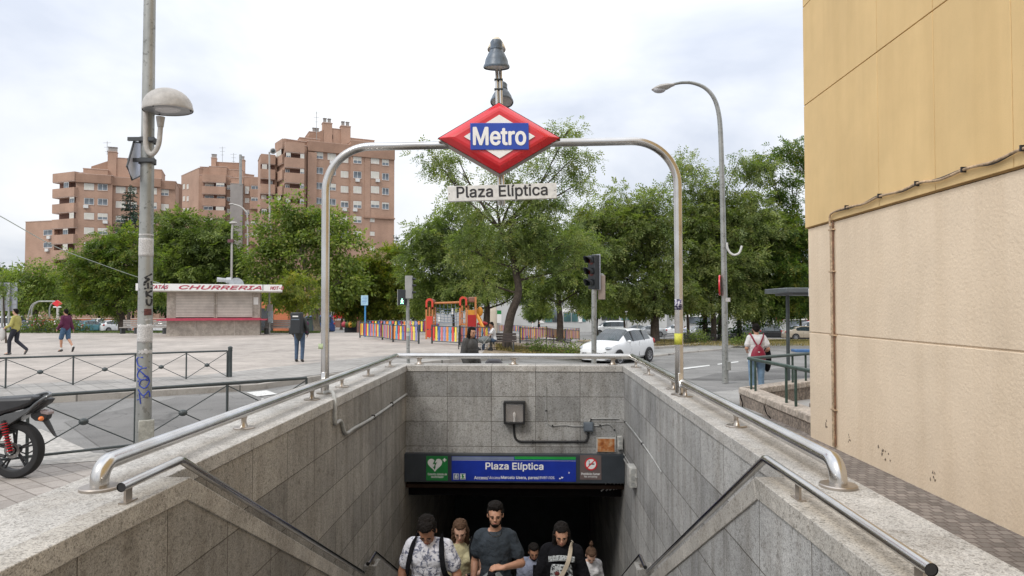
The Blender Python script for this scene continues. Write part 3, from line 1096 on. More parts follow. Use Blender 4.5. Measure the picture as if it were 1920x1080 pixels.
# ------------------------------------------------------------------ fascia over the stair mouth
M_fascia = pm('dark_fascia', (0.035, 0.042, 0.05), 0.4, var=0.2)
fz1, fz0 = at(960, 852, YB - .12).z, at(960, 905, YB - .12).z
fa = thing('fascia_sign', 'long dark sign box over the stair mouth with a blue station name panel', 'sign', (0, YB - .06, fz0))
part(MB().box(XLi + .004, XRi - .004, YB - 0.12, YB - 0.003, fz0, fz1), 'sign_box', M_fascia, fa, 0.004)
yf = YB - 0.121


def fpanel(name, x0, y0, x1, y1, mat, t=0.006, y=yf):
    a, c = at(x0, y0, y), at(x1, y1, y)
    return part(MB().box(a.x, c.x, y - t, y, c.z, a.z), name, mat, fa), (a.x + c.x) / 2, (a.z + c.z) / 2, c.x - a.x, a.z - c.z


def FM(px, py, y=yf - .0075):
    p = at(px, py, y)
    return frame_M((p.x, y, p.z), (1, 0, 0), (0, 0, 1))


K = YB / FPX
M_green = pm('sign_green', (0.012, 0.20, 0.045), 0.4)
M_stripe = pm('sign_grey_blue', (0.16, 0.20, 0.30), 0.4)
M_nosmoke = pm('sign_taupe', (0.13, 0.095, 0.09), 0.4)
M_line = pm('sign_pale_line', (0.6, 0.62, 0.7), 0.4)
M_bluef = pm('fascia_blue', (0.008, 0.030, 0.30), 0.35)
fpanel('station_panel', 847, 855.5, 1080, 903, M_bluef)
fpanel('grey_stripe', 847.5, 856, 963.6, 862.5, M_stripe, 0.003, yf - .0065)
fpanel('green_stripe', 964.8, 856, 1079.6, 862, pm('line_green', (0.015, 0.28, 0.05), 0.4), 0.003, yf - .0065)
fpanel('stripe_edge', 847.5, 862.9, 1079.6, 864.1, M_line, 0.002, yf - .0065)
adopt(text('Plaza Elíptica', M_signwhite, FM(964.5, 875.5), w=106 * K, h=15.6 * K, bold=0.018), fa)
adopt(text('Acceso/', M_signwhite, FM(902.5, 896), w=26 * K, h=6.4 * K, bold=0.012), fa)
adopt(text('Access', M_signwhite, FM(927.5, 895.6), w=21 * K, h=5.0 * K, shear=0.25), fa)
adopt(text('Marcelo Usera, pares/', M_signwhite, FM(975, 896), w=70 * K, h=6.6 * K, bold=0.014), fa)
adopt(text('even nos.', M_signwhite, FM(1026, 895.8), w=28 * K, h=4.8 * K, shear=0.25), fa)
for px, s, mt_ in ((855.3, '6', M_stripe), (867.8, '11', M_green)):
    p = at(px, 893.3, yf)
    part(MB().box(p.x - 5 * K, p.x + 5 * K, yf - .009, yf - .006, p.z - 5.4 * K, p.z + 5.4 * K), 'number_border', M_line, fa)
    part(MB().box(p.x - 4.2 * K, p.x + 4.2 * K, yf - .0105, yf - .0092, p.z - 4.5 * K, p.z + 4.5 * K), 'number_tile', mt_, fa)
    adopt(text(s, M_signwhite, FM(px, 893.3, yf - .0118), h=6.6 * K, bold=0.02), fa)
# torn scraps of film on the panel
for px, py, w_, h_ in ((1054, 895, 5, 4), (1050, 897, 4, 3), (1067, 886, 2.5, 4)):
    p = at(px, py, yf)
    b = MB(); b.prism([(-w_, -h_ * .6), (w_ * .2, -h_), (w_, h_ * .2), (w_ * .1, h_ * .4), (-w_ * .4, h_)], 0.4, Matrix.Translation((p.x, yf - .0072, p.z)) @ Matrix.Rotation(R(90), 4, 'X') @ Matrix.Scale(K * .5, 4))
    part(b, 'paper_scrap', M_signwhite, fa)
# defibrillator notice: heart with a bolt, a plus and two lines of words
fpanel('rescue_notice', 799.5, 855, 839.5, 901, M_green)
hp_ = []
for i in range(40):
    t_ = 2 * math.pi * i / 40
    hp_.append((16 * math.sin(t_) ** 3 / 16.0, (13 * math.cos(t_) - 5 * math.cos(2 * t_) - 2 * math.cos(3 * t_) - math.cos(4 * t_)) / 16.0))
Mh = FM(815.5, 870.5) @ Matrix.Scale(13.5 * K, 4)
part(MB().prism(hp_[::-1], 0.02, Mh), 'heart', M_signwhite, fa)
part(MB().prism([(0.05, 0.72), (-0.32, 0.0), (0.0, 0.06), (-0.15, -0.38), (-0.3, -0.32), (0.0, -0.78), (0.12, -0.25), (0.0, -0.3), (0.3, 0.3), (-0.02, 0.2), (0.22, 0.66)][::-1], 0.02, Mh @ Matrix.Translation((0, 0, .022))), 'bolt', M_green, fa)
Mp = FM(833.5, 862.5)
part(MB().box(-3.4 * K, 3.4 * K, -1 * K, 1 * K, 0, 0.002, M=Mp).box(-1 * K, 1 * K, -3.4 * K, 3.4 * K, 0.0, 0.0025, M=Mp), 'plus', M_signwhite, fa)
adopt(text('Estación dotada de', M_signwhite, FM(820, 889), w=35 * K, h=4 * K, bold=.01), fa)
adopt(text('desfibrilador', M_signwhite, FM(820, 894), w=23 * K, h=4 * K, bold=.01), fa)
# no smoking notice
fpanel('no_smoking_notice', 1087.5, 853.5, 1127.5, 899.5, M_nosmoke)
Mn = FM(1108, 870)
b = MB(); b.lathe([(0.0001, 0), (11.4 * K, 0), (11.4 * K, .003), (0.0001, .003)], 32, Mn, cap=False); part(b, 'disc', M_signwhite, fa)
b = MB(); b.lathe([(9.2 * K, 0.003), (11.6 * K, 0.003), (11.6 * K, .005), (9.2 * K, .005)], 32, Mn, cap=False)
b.box(-9.6 * K, 9.6 * K, -1 * K, 1 * K, 0.003, 0.0052, M=Mn @ Matrix.Rotation(R(45), 4, 'Z'))
part(b, 'ban_ring', M_red, fa)
part(MB().box(-4 * K, 6.5 * K, -1.1 * K, 1.1 * K, 0.003, 0.0046, M=Mn).tube([Mn @ Vector(p) for p in ((-2 * K, 3 * K, .004), (-4 * K, 4 * K, .004), (-2 * K, 5 * K, .004), (-4.5 * K, 6.6 * K, .004))], .004, 6), 'cigarette', M_ink, fa)
adopt(text('Prohibido fumar', M_signwhite, FM(1107.5, 888.5), w=34 * K, h=4.2 * K, bold=.01), fa)
adopt(text('No smoking', M_signwhite, FM(1107.5, 894), w=24 * K, h=4.2 * K, shear=.2), fa)

# ------------------------------------------------------------------ things fixed on the end wall
YW = YB
def wl(px, py, y=YW):
    return at(px, py, y)
wl_ = thing('wall_lamp', 'square dark framed bulkhead lamp with a bulb behind glass on the end wall', 'lamp', wl(964.5, 772))
a, c = wl(945, 751), wl(984.5, 793)
fw = 3.6 * K
b = MB()
b.box(a.x, c.x, YW - .14, YW - .001, c.z, c.z + fw).box(a.x, c.x, YW - .14, YW - .001, a.z - fw, a.z)
b.box(a.x, a.x + fw, YW - .14, YW - .001, c.z + fw, a.z - fw).box(c.x - fw, c.x, YW - .14, YW - .001, c.z + fw, a.z - fw)
part(b, 'lamp_frame', M_black, wl_, 0.006)
part(MB().box(a.x + fw, c.x - fw, YW - .03, YW - .002, c.z + fw, a.z - fw), 'reflector', pm('lamp_reflector', (0.36, 0.31, 0.28), 0.35, 0.5), wl_)
part(MB().box(a.x + fw, c.x - fw, YW - .09, YW - .03, a.z - fw * 2, a.z - fw), 'hood', M_lens, wl_)
cx = (a.x + c.x) / 2
Mb = Matrix.Translation((cx, YW - .07, c.z + fw))
part(MB().lathe([(0.018, 0), (0.018, 0.05), (0.012, 0.055)], 12, Mb).lathe([(0.014, 0.05), (0.024, 0.075), (0.03, 0.11), (0.024, 0.14), (0.006, 0.16)], 12, Mb), 'bulb', pm('bulb_white', (0.75, 0.72, 0.68), 0.2), wl_)
gm, gnt, gb = _new('lamp_glass'); gb.inputs['Alpha'].default_value = 0.18; gb.inputs['Base Color'].default_value = (0.5, 0.48, 0.46, 1); gb.inputs['Roughness'].default_value = .15
part(MB().box(a.x + fw, c.x - fw, YW - .126, YW - .122, c.z + fw, a.z - fw), 'glass', gm, wl_)


def wpath(px, y=YW - .014):
    return [wl(*p, y) for p in px]


M_pvc = pm('grey_conduit', (0.40, 0.40, 0.38), 0.5, var=0.2, dirt=0.2)
M_pvc_w = pm('off_white_plastic', (0.55, 0.54, 0.50), 0.5, var=0.15, dirt=0.3)
cd = thing('cable_conduit', 'thick black conduit curving from the bulkhead lamp to the grey junction box', 'conduit', wl(964, 800))
part(MB().tube(smooth_path(wpath([(964, 793), (964, 806), (965, 818), (969, 825), (977, 828), (990, 828), (1090, 828), (1098, 826), (1102, 821), (1103, 811)]), 4), 0.019, 10), 'conduit_tube', M_black, cd)
for px, py in ((999, 828), (1083, 828)):
    q = wl(px, py, YW - .01)
    part(MB().box(q.x - .008, q.x + .008, YW - .038, YW - .001, q.z - .03, q.z + .03), 'clip', M_black, cd)
jb = thing('junction_box', 'small grey square junction box on the end wall joined by thin cables', 'junction box', wl(1103, 799.5))
q = wl(1103, 799.5, YW)
part(MB().box(q.x - 9 * K, q.x + 9 * K, YW - .07, YW - .001, q.z - 8.5 * K, q.z + 8.5 * K), 'box', pm('slate_plastic', (0.10, 0.12, 0.14), 0.5), jb, 0.008)
part(MB().box(q.x - 7 * K, q.x + 7 * K, YW - .078, YW - .07, q.z - 6.5 * K, q.z + 6.5 * K), 'lid', pm('slate_plastic_lid', (0.12, 0.14, 0.165), 0.5), jb, 0.004)
for lab, pp, r_ in (('thin pale cable dropping then running to the grey junction box', [(1024, 724), (1024, 770), (1026, 788), (1029, 795), (1036, 798), (1060, 797), (1075, 799), (1094, 799)], .007),
                    ('thin pale cable arching from the junction box over the rusty plate', [(1112, 799), (1125, 797), (1139, 795), (1147, 799), (1152, 806), (1154, 815), (1155, 823)], .007),
                    ('pale conduit along the end wall from the junction box to the right corner', [(1104, 791), (1108, 786), (1115, 785), (1160, 785)], .010)):
    t_ = thing('cable', lab, 'cable', wl(*pp[0]))
    part(MB().tube(smooth_path(wpath(pp), 4), r_, 8), 'cable_tube', M_pvc, t_)
    for k_ in range(1, len(pp) - 1, 3):
        q = wl(*pp[k_], YW - .01)
        part(MB().box(q.x - .012, q.x + .012, YW - .026, YW - .001, q.z - .012, q.z + .012), 'clip', M_black, t_)
rp = thing('rusty_plate', 'rusted cover plate with pale edges low on the end wall near the right corner', 'plate', wl(1136, 833))
a, c = wl(1118, 820), wl(1154, 847)
mR, nt, bb = _new('rust')
v = _obj(nt)
nt.links.new(_mix(nt, _ramp(nt, _noise(nt, v, 9, 6, .6), [(0.35, (0.22, 0.055, 0.012)), (0.5, (0.42, 0.15, 0.04)), (0.68, (0.55, 0.36, 0.20))]), _ramp(nt, _noise(nt, v, 50, 3), [(.3, (.8, .8, .8)), (.7, (1.1, 1.1, 1.1))]), 1.0), bb.inputs['Base Color'])
bb.inputs['Roughness'].default_value = .8
part(MB().box(a.x, c.x, YW - .03, YW - .001, c.z, a.z), 'back_plate', M_pvc_w, rp, 0.003)
part(MB().box(a.x + .018, c.x - .018, YW - .036, YW - .0295, c.z + .004, a.z - .018), 'rusted_face', mR, rp, 0.002)


def socket(label, box, on_wall):
    t_ = thing('socket_box', label, 'electrical box', box[0])
    (x0, y0, z0), (x1, y1, z1) = box
    part(MB().box(x0, x1, y0, y1, z0, z1), 'box', M_pvc_w, t_, 0.006)
    for k in range(3):
        zc = z0 + (z1 - z0) * (k + .5) / 3
        if on_wall:
            M = frame_M(((x0 + x1) / 2, y0 - .0005, zc), (1, 0, 0), (0, 0, 1))
            s = (x1 - x0) * .28
        else:
            M = frame_M((x0 - .0005, (y0 + y1) / 2, zc), (0, -1, 0), (0, 0, 1))
            s = (y1 - y0) * .25
        b = MB(); b.lathe([(0.0001, 0), (s * 1.15, 0), (s * 1.15, .006), (s * .8, .006), (s * .8, .002), (0.0001, .002)], 14, M, cap=False)
        part(b, 'outlet', M_pvc if k != 0 or on_wall else M_black, t_)
    return t_
a, c = wl(1157, 817), wl(1166.5, 841)
socket('upper white box with three outlets in the right corner by the rusty plate', ((a.x, YW - .10, c.z), (min(c.x, XRi - .004), YW - .001, a.z)), True)
sk = at(1187, 898, 10.6)
socket('lower white box with three outlets on the right stairwell wall', ((XRi - .11, 10.15, sk.z - .02), (XRi - .001, 10.45, sk.z + .27)), True)


def side(px, py, X):
    d = _ray(px, py)
    return Vector((0, 0, EYE)) + d * (X / d.x)


for lab, pp, r_, X in (('long thin cable slanting down the right stairwell wall to a grey clip', [(1168, 785), (1173, 791), (1190, 812), (1205, 832), (1222, 857), (1240, 885)], .010, XRi - .012),
                       ('pale cable from the corner outlets to the lower white box', [(1162, 841), (1168, 856), (1178, 876), (1189, 896)], .012, XRi - .014),
                       ('second pale cable beside the first, running to the lower white box', [(1164, 841), (1172, 856), (1183, 874), (1194, 896)], .009, XRi - .012)):
    t_ = thing('cable', lab, 'cable', side(*pp[0], X))
    part(MB().tube(smooth_path([side(*p, X) for p in pp], 4), r_, 8), 'cable_tube', M_pvc, t_)
    for p in pp[1:-1:2]:
        q = side(*p, X)
        part(MB().box(X - .02, XRi - .001, q.y - .015, q.y + .015, q.z - .015, q.z + .015), 'clip', M_black, t_)
# conduit on the left wall: hooks over the coping by the arch foot, drops and runs to the corner
t_ = thing('cable_conduit', 'grey conduit hooking over the left coping by the arch foot', 'conduit', (XLi, 7.4, .8))
cp = [Vector((xl + .03, YA - .12, .875)), Vector((-2.27, 7.62, .90)), Vector((XLi - .02, 7.45, .885)), Vector((XLi + .025, 7.36, .80)), Vector((XLi + .03, 7.36, .6))]
q1 = side(640, 790, XLi + .022); q2 = side(648, 812, XLi + .022); q3 = side(700, 782, XLi + .022); q4 = side(762, 739, XLi + .022)
part(MB().tube(smooth_path(cp + [Vector((XLi + .024, q1.y * .35 + 7.36 * .65, q1.z * .5 + .3)), q1, q2, (q2 * .72 + q3 * .28), q3, q4], 5), .019, 10), 'conduit_tube', M_pvc, t_)
for q in (q3, (q3 + q4) / 2):
    part(MB().box(XLi + .001, XLi + .045, q.y - .012, q.y + .012, q.z - .03, q.z + .03), 'clip', M_black, t_)
t_ = thing('cable', 'bundle of loose pale cables hanging under the right end of the dark fascia', 'cable')
b = MB()
for i, (px, dy) in enumerate(((1132, 0), (1141, .02), (1148, 0), (1155, .03), (1160, 0))):
    p0, p1 = at(px + 4, 906, YB + .1), at(px - 5, 921 - i, YB + .12)
    b.tube(smooth_path([p0, (p0 + p1) / 2 + Vector((.02, dy, -.01)), p1], 4), .012, 6)
part(b, 'cable_loops', M_pvc, t_)
# ================================================================== YELLOW BUILDING ON THE RIGHT
BX, BY = 3.93, 9.87
def stucco(name, col, bs, bstr, streak=0.35):
    m, nt, b = _new(name)
    v = _obj(nt)
    mp = nt.nodes.new('ShaderNodeMapping'); mp.inputs['Scale'].default_value = (2.5, 2.5, 0.28)
    nt.links.new(v, mp.inputs['Vector'])
    c = _ramp(nt, _noise(nt, v, 0.9, 6, 0.6), [(0.3, tuple(x * 0.9 for x in col)), (0.7, tuple(min(1, x * 1.06) for x in col))])
    c = _mix(nt, c, _ramp(nt, _noise(nt, mp.outputs[0], 1.4, 7, 0.6), [(0.36, (0.80, 0.76, 0.70)), (0.56, (1, 1, 1))]), streak)
    c = _mix(nt, c, _ramp(nt, _noise(nt, v, 120, 2), [(0.3, (0.93, 0.93, 0.93)), (0.7, (1.05, 1.05, 1.05))]), 1.0)
    nt.links.new(c, b.inputs['Base Color'])
    b.inputs['Roughness'].default_value = 0.85
    h = _noise(nt, v, bs, 3, 0.5, 0.3)
    _bump(nt, b, h, bstr, 0.02)
    return m
M_yel = stucco('ochre_render', (0.73, 0.52, 0.25), 160, 0.2, 0.28)
M_bei = stucco('beige_roughcast', (0.78, 0.635, 0.47), 34, 0.28, 0.3)
M_groove = pm('groove_brown', (0.17, 0.10, 0.045), 0.9)  # plain dark brown for grooves, not used on any part
yb = thing('yellow_building', 'windowless corner building with ochre panels above a rough beige base', 'building', (BX, BY, 0))
ZB = 2.96
# base: rough beige, in two lifts with a groove between
b = MB()
b.box(BX, 16, -6, BY, -0.3, 1.478).box(BX, 16, -6, BY, 1.492, ZB)
b.box(BX + .012, 16, -6, BY - .012, 1.46, 1.51)
part(b, 'base_wall', M_bei, yb, 0.008)
# upper: ochre panels with open joints
b = MB()
us = [BY - .0]
y = 7.80
cuts = [BY + 0.03, 7.80, 6.72, 5.64, 4.56, 3.48, 2.4, 1.3, 0.2, -0.9, -6]
zs = [ZB + .012, 4.74, 6.17, 7.6, 9.0, 10.4, 12.0]
for i in range(len(cuts) - 1):
    for j in range(len(zs) - 1):
        b.box(BX - .03, BX + .3, cuts[i + 1] + .004, cuts[i] - .004, zs[j] + .006, zs[j + 1] - .006)
part(b, 'upper_wall', M_yel, yb, 0.004)
part(MB().box(BX - .012, 16, -6, BY + .02, ZB + .004, 12.0), 'joint_core', pm('joint_ochre', (0.36, 0.22, 0.085), 0.9), yb)
part(MB().box(BX - .1, 16.1, -6.1, BY + .12, 12.0, 12.15), 'parapet_cap', M_cope, yb)
# scuffs and flaking patches low on the wall, by the pavement
M_scuff = pm('flaked_grey_patch', (0.30, 0.24, 0.18), 0.95, var=.4, scale=30, dirt=.5)
rs_ = random.Random(4)
for y_, z_, w_ in ((9.35, .30, .03), (8.7, .22, .022), (7.9, .24, .032), (7.75, .20, .02), (6.9, .17, .026)):
    b = MB()
    for k in range(5):
        pts_ = []
        cy_, cz_ = y_ + rs_.uniform(-.06, .06), z_ + rs_.uniform(-.07, .07)
        n_ = 8
        for i in range(n_):
            a = 2 * math.pi * i / n_; rr_ = w_ * rs_.uniform(.15, .6)
            pts_.append((BX - .004, cy_ + rr_ * math.cos(a), cz_ + rr_ * 1.3 * math.sin(a)))
        b.add(pts_ + [(BX + .02, p[1], p[2]) for p in pts_], [tuple(range(n_)), tuple(range(n_, 2 * n_))[::-1]] + [(i, (i + 1) % n_, n_ + (i + 1) % n_, n_ + i) for i in range(n_)])
    part(b, 'scuff_mark', M_scuff, yb)
pp = thing('downpipe', 'thin rusty tan pipe boxed vertically against the beige base near the corner', 'pipe', (BX, 9.1, 1))
M_tan = pm('tan_peeling_paint', (0.58, 0.42, 0.27), 0.75, var=0.3, scale=7, dirt=0.45)
part(MB().box(BX - .03, BX - .002, 9.04, 9.10, 0.03, 2.93), 'pipe_casing', M_tan, pp, 0.004)
part(MB().tube([(BX - .02, 9.015, .05), (BX - .02, 9.015, 1.5), (BX - .02, 9.015, 3.0)], .011, 8), 'pipe', pm('brown_pipe', (0.22, 0.11, 0.06), 0.6, var=.3, dirt=.4), pp)
for z in (0.5, 1.47, 2.3, 2.85):
    part(MB().box(BX - .04, BX - .001, 8.99, 9.12, z, z + .018), 'pipe_clip', M_tan, pp)
cb = thing('wall_cable', 'sagging brown cable pinned along the ochre wall just above the beige base', 'cable', (BX, 7, 3.05))
pts = []
cy = [9.02, 9.02, 8.9, 8.5, 8.1, 7.75, 7.3, 6.95, 6.6, 6.2, 5.85, 5.5, 5.1, 4.7, 3.5, 2.5]
cz = [2.9, 3.03, 3.07, 3.075, 3.055, 3.085, 3.07, 3.095, 3.06, 3.085, 3.07, 3.1, 3.07, 3.09, 3.08, 3.1]
pts = [(BX - .055, y_, z_) for y_, z_ in zip(cy, cz)]
part(MB().tube(smooth_path(pts, 5), .013, 8), 'cable_run', M_tan, cb)
part(MB().tube(smooth_path([(x, y_, z_ + .018 * math.sin(i * 1.7)) for i, (x, y_, z_) in enumerate(pts)], 5), .006, 6), 'cable_run', M_ink, cb)
for y_, z_ in ((8.55, 3.075), (7.74, 3.085), (7.0, 3.09), (6.25, 3.08), (5.5, 3.1), (4.6, 3.09)):
    part(MB().box(BX - .075, BX - .028, y_ - .008, y_ + .008, z_ - .02, z_ + .03), 'cable_clip', M_ink, cb)

# ------------------------------------------------------------------ old parapet and green railing beyond the corner
M_old = pm('old_stone', (0.33, 0.27, 0.22), 0.9, var=0.3, scale=5, bump=0.6, bscale=40, dirt=0.55)
M_oldc = pm('old_stone_coping', (0.50, 0.43, 0.36), 0.9, var=0.25, scale=4, bump=0.5, bscale=40, dirt=0.4)
M_gpaint = pm('dark_green_paint', (0.035, 0.065, 0.05), 0.45, var=0.25, dirt=0.3)
ow = thing('old_parapet', 'cracked old stone parapet round a second stair opening beyond the yellow corner', 'wall', (4.0, 12, 0))
def wseg(p, q, th, z0, z1, inset=0.0):
    p, q = Vector((*p, 0)), Vector((*q, 0))
    d = (q - p); L = d.length; d.normalize()
    M = frame_M((p.x, p.y, 0), (d.x, d.y, 0), (-d.y, d.x, 0))
    return M, L
for (p, q) in (((3.98, BY + .005), (3.98, 13.45)), ((3.98, 13.45), (7.6, 16.6))):
    M, L = wseg(p, q, .3, 0, 0)
    sgn = -1
    part(MB().box(0.02, L, -.30, -.02, -0.9, 0.16, M=M), 'wall', M_old, ow, 0.01)
    b = MB(); k = 0.0; i = 0
    while k < L - .05:
        e = min(L, k + (0.62, 1.4, 1.0)[i % 3]); b.box(k + .004, e - .004, -.34, .0, 0.16, 0.285, M=M); k = e; i += 1
    part(b, 'coping', M_oldc, ow, 0.022)
# cracks
def crack(pts):
    P = [Vector((3.957 + .0, y, z)) for y, z in pts]
    b = MB()
    for i in range(len(P) - 1):
        mid = (P[i] + P[i + 1]) / 2 + Vector((0, random.uniform(-.03, .03), random.uniform(-.03, .03)))
        b.tube([P[i], mid, P[i + 1]], [.006 + .01 * random.random(), .012, .006], 5)
    return b
part(crack([(13.25, .15), (13.1, .02), (13.2, -.15), (13.3, -.3)]), 'crack', M_dark, ow)
part(crack([(11.9, .16), (11.75, .02), (11.5, -.06), (11.2, -.2), (11.0, -.3)]), 'crack', M_dark, ow)
part(MB().box(5, 9, 12.5, 12.6, -3, .1).box(4.0, 4.1, 10, 13, -2, -.3), 'inner_face', M_old, ow)

gr = thing('green_railing', 'dark green tube railing on the old stone parapet', 'railing', (4.1, 12, .28))
rz = .86
A, Bc, Cc = Vector((4.12, BY - .2, rz + .04)), Vector((4.12, 13.25, rz)), Vector((7.6, 16.25, rz - .02))
part(MB().tube([A] + arc_corner(A, Bc, Cc, .06, 5) + [Cc], .032, 12), 'top_rail', M_gpaint, gr)
for x, y_ in ((4.12, 13.1), (4.12, 12.85), (4.12, 11.3), (4.12, 10.9), (5.35, 14.31), (5.75, 14.65), (6.15, 15.0)):
    part(MB().tube([(x, y_, .28), (x, y_, rz)], .022, 10), 'baluster', M_gpaint, gr)
# ================================================================== POLES AND LAMPS
def galv(name, dark=0.0):
    m, nt, b = _new(name)
    v = _obj(nt)
    c = _ramp(nt, _noise(nt, v, 2.5, 6, .6), [(0.3, (0.24, 0.25, 0.24)), (0.7, (0.38, 0.385, 0.37))])
    c = _mix(nt, c, _ramp(nt, _noise(nt, v, 16, 5, .7), [(0.36, (0.35, 0.34, 0.33)), (0.42, (1, 1, 1))]), .8)
    c = _mix(nt, c, _ramp(nt, _noise(nt, v, 7, 3, .6), [(0.63, (1, 1, 1)), (0.67, (0.55, 0.54, 0.52))]), .7)
    nt.links.new(c, b.inputs['Base Color'])
    b.inputs['Roughness'].default_value = .45
    b.inputs['Metallic'].default_value = .45
    return m
M_galv = galv('galvanised_pole')
M_dome = pm('pale_grey_enamel', (0.42, 0.40, 0.375), 0.45, var=.08, scale=5, dirt=.15)
M_spray = pm('black_spray', (0.015, 0.015, 0.015), .6)
M_sprayb = pm('blue_spray', (0.03, 0.06, 0.32), .6, var=.3)
M_paper = pm('weathered_paper', (0.58, 0.57, 0.56), .85, var=.12, scale=20, dirt=.35)

PY = 8.05
pb = gx(272, PY)
px_, r0, r1 = pb.x, 0.088, 0.060
PHt = 7.2
def pole_r(z): return r0 + (r1 - r0) * min(1, z / PHt)
lp = thing('street_lamp', 'tall grey pole with graffiti, posters and a pale dome lamp on a curled arm', 'street lamp', (px_, PY, 0))
part(MB().tube([(px_, PY, z) for z in (0, 1, 2.5, 4, 5.5, PHt)], [pole_r(z) for z in (0, 1, 2.5, 4, 5.5, PHt)], 28), 'pole', M_galv, lp)
def onpole(ang, z, dr=.002):
    """ang 0 faces the camera, positive to the right"""
    f = math.atan2(-px_, -PY) # towards the camera
    base = math.atan2(-PY, -px_)
    a = base + ang
    r = pole_r(z) + dr
    return Vector((px_ + r * math.cos(a), PY + r * math.sin(a), z))
def pz(py): return at(272, py, PY - .08).z
# access hatch
hz0, hz1 = pz(829), pz(788)
hm = onpole(.35, (hz0 + hz1) / 2, .0)
Mh_ = Matrix.Translation(hm) @ Matrix.Rotation(math.atan2(-px_, -PY) * -1 + R(0), 4, 'Z')
o_ = part(MB().box(-.083, .083, -.045, .03, hz0 - hm.z, hz1 - hm.z, M=Mh_), 'hatch', pm('hatch_grey', (0.36, 0.36, 0.32), .5, var=.15, dirt=.3), lp, .008)
part(MB().ball(Mh_ @ Vector((.03, -.047, -.09)), .010, n=8, k=5), 'hatch_lock', M_ink, lp)


def patch(name, a0, a1, y0, y1, mat, jag=0.0, dr=.003, seed=1):
    rr = random.Random(seed)
    b = MB(); n = 12; k = 8
    z0, z1 = pz(y1), pz(y0)
    vs = []
    for j in range(k + 1):
        for i in range(n + 1):
            t = i / n
            e0 = a0 + (jag * rr.uniform(-1, 1) if i == 0 else 0)
            e1 = a1 + (jag * rr.uniform(-1, 1) if i == n else 0)
            zz = z0 + (z1 - z0) * j / k
            if j in (0, k): zz += jag * .05 * rr.uniform(-1, 1)
            vs.append(onpole(e0 + (e1 - e0) * t, zz, dr))
    fs = [(j * (n + 1) + i, j * (n + 1) + i + 1, (j + 1) * (n + 1) + i + 1, (j + 1) * (n + 1) + i) for j in range(k) for i in range(n)]
    b.add(vs, fs)
    o = part(b, name, mat, lp)
    s = o.modifiers.new('t', 'SOLIDIFY'); s.thickness = .0015; s.offset = 1
    return o
patch('poster', -1.5, 1.45, 446, 480, M_paper, .03, seed=3)
patch('sticker', -.15, .95, 579, 591, pm('dark_red_sticker', (.10, .03, .025), .6, var=.5, scale=60), 0)
patch('torn_poster', -1.35, 1.4, 609, 643, M_paper, .22, seed=5)
patch('torn_poster', -.85, 1.3, 656, 663, M_paper, .3, seed=9)
patch('torn_poster', -.1, .8, 597, 601, M_paper, .2, seed=12)
patch('tape_band', -1.45, 1.4, 438, 441, M_paper, .02, seed=8)


def strokes(paths, name, mat, w):
    b = MB()
    for P in paths:
        pts = smooth_path([onpole(a, pz(y), .001) for a, y in P], 4)
        b.tube(pts, w, 6)
    return part(b, name, mat, lp)
# written downwards on the pole: M I K U
strokes([[(.9, 513), (-.1, 521), (.5, 523), (-.2, 530), (1.0, 528)], [(-.3, 534), (1.0, 532)], [(.3, 530), (.35, 541)], [(-.2, 541), (1.0, 540)],
         [(.1, 546), (.15, 557)], [(.9, 545), (.2, 551), (1.0, 557)], [(.15, 561), (.2, 569), (.6, 572), (.9, 568), (.95, 560)]], 'black_graffiti', M_spray, .0125)
strokes([[(-.2, 670), (-1.1, 672), (-.9, 684), (-.3, 688)], [(-1.0, 690), (-.2, 700), (.4, 710), (-.4, 712), (-1.0, 704), (-.5, 692), (.3, 690)], [(-.9, 716), (0.2, 705), (.7, 716), (.1, 728), (-.6, 722), (-.3, 712), (.5, 714)],
         [(-.8, 730), (-.1, 742), (.6, 734), (.8, 745)], [(-.6, 738), (-.4, 757)], [(-.9, 750), (.1, 744)]], 'blue_graffiti', M_sprayb, .0085)

# dome lamp on a U-shaped arm
dc = at(315, 208, PY - .10)
rd = 44.5 * (PY - .1) / FPX
tilt = Matrix.Translation(dc) @ Matrix.Rotation(R(-3), 4, 'Y') @ Matrix.Rotation(R(3), 4, 'X')
prof = [(rd, 0), (rd * 1.015, .012), (rd, .03)] + [(rd * math.cos(a), .03 + rd * .86 * math.sin(a)) for a in [R(x) for x in (12, 25, 38, 50, 62, 74, 84)]] + [(.001, .03 + rd * .865)]
dl = MB().lathe(prof, 36, tilt, cap=False)
dome = part(dl, 'dome', M_dome, lp)
b = MB().lathe([(rd * .97, .008), (rd * .6, .02), (.001, .022)], 32, tilt, cap=False)
part(b, 'lamp_tray', pm('lamp_tray_grey', (.30, .31, .33), .35, dirt=.2), lp)
b = MB().lathe([(rd * .55, .0), (rd * .5, -.012), (.001, -.014)], 24, tilt @ Matrix.Translation((.0, 0, .02)), cap=False)
part(b, 'diffuser', M_lens, lp)
for a in (20, 140, 260):
    part(MB().ball(tilt @ Vector((rd * .9 * math.cos(R(a)), rd * .9 * math.sin(R(a)), .006)), .012, n=8, k=4), 'clip', M_ink, lp)
ya = PY - .1
c1, c2 = at(301, 224, ya), at(301, 238, ya)
part(MB().tube([c1 + Vector((0, 0, .03)), c1 + Vector((0, 0, -.03)), c2], [.05, .042, .034], 16), 'collar', M_dome, lp)
U = [at(*q, ya) for q in ((301, 236), (300, 250), (298, 268), (293, 281), (285, 289), (277, 284), (273.5, 272), (273, 250), (273, 225), (273, 205))]
part(MB().tube(smooth_path(U, 5), .030, 16, flat=.75), 'arm', M_dome, lp)
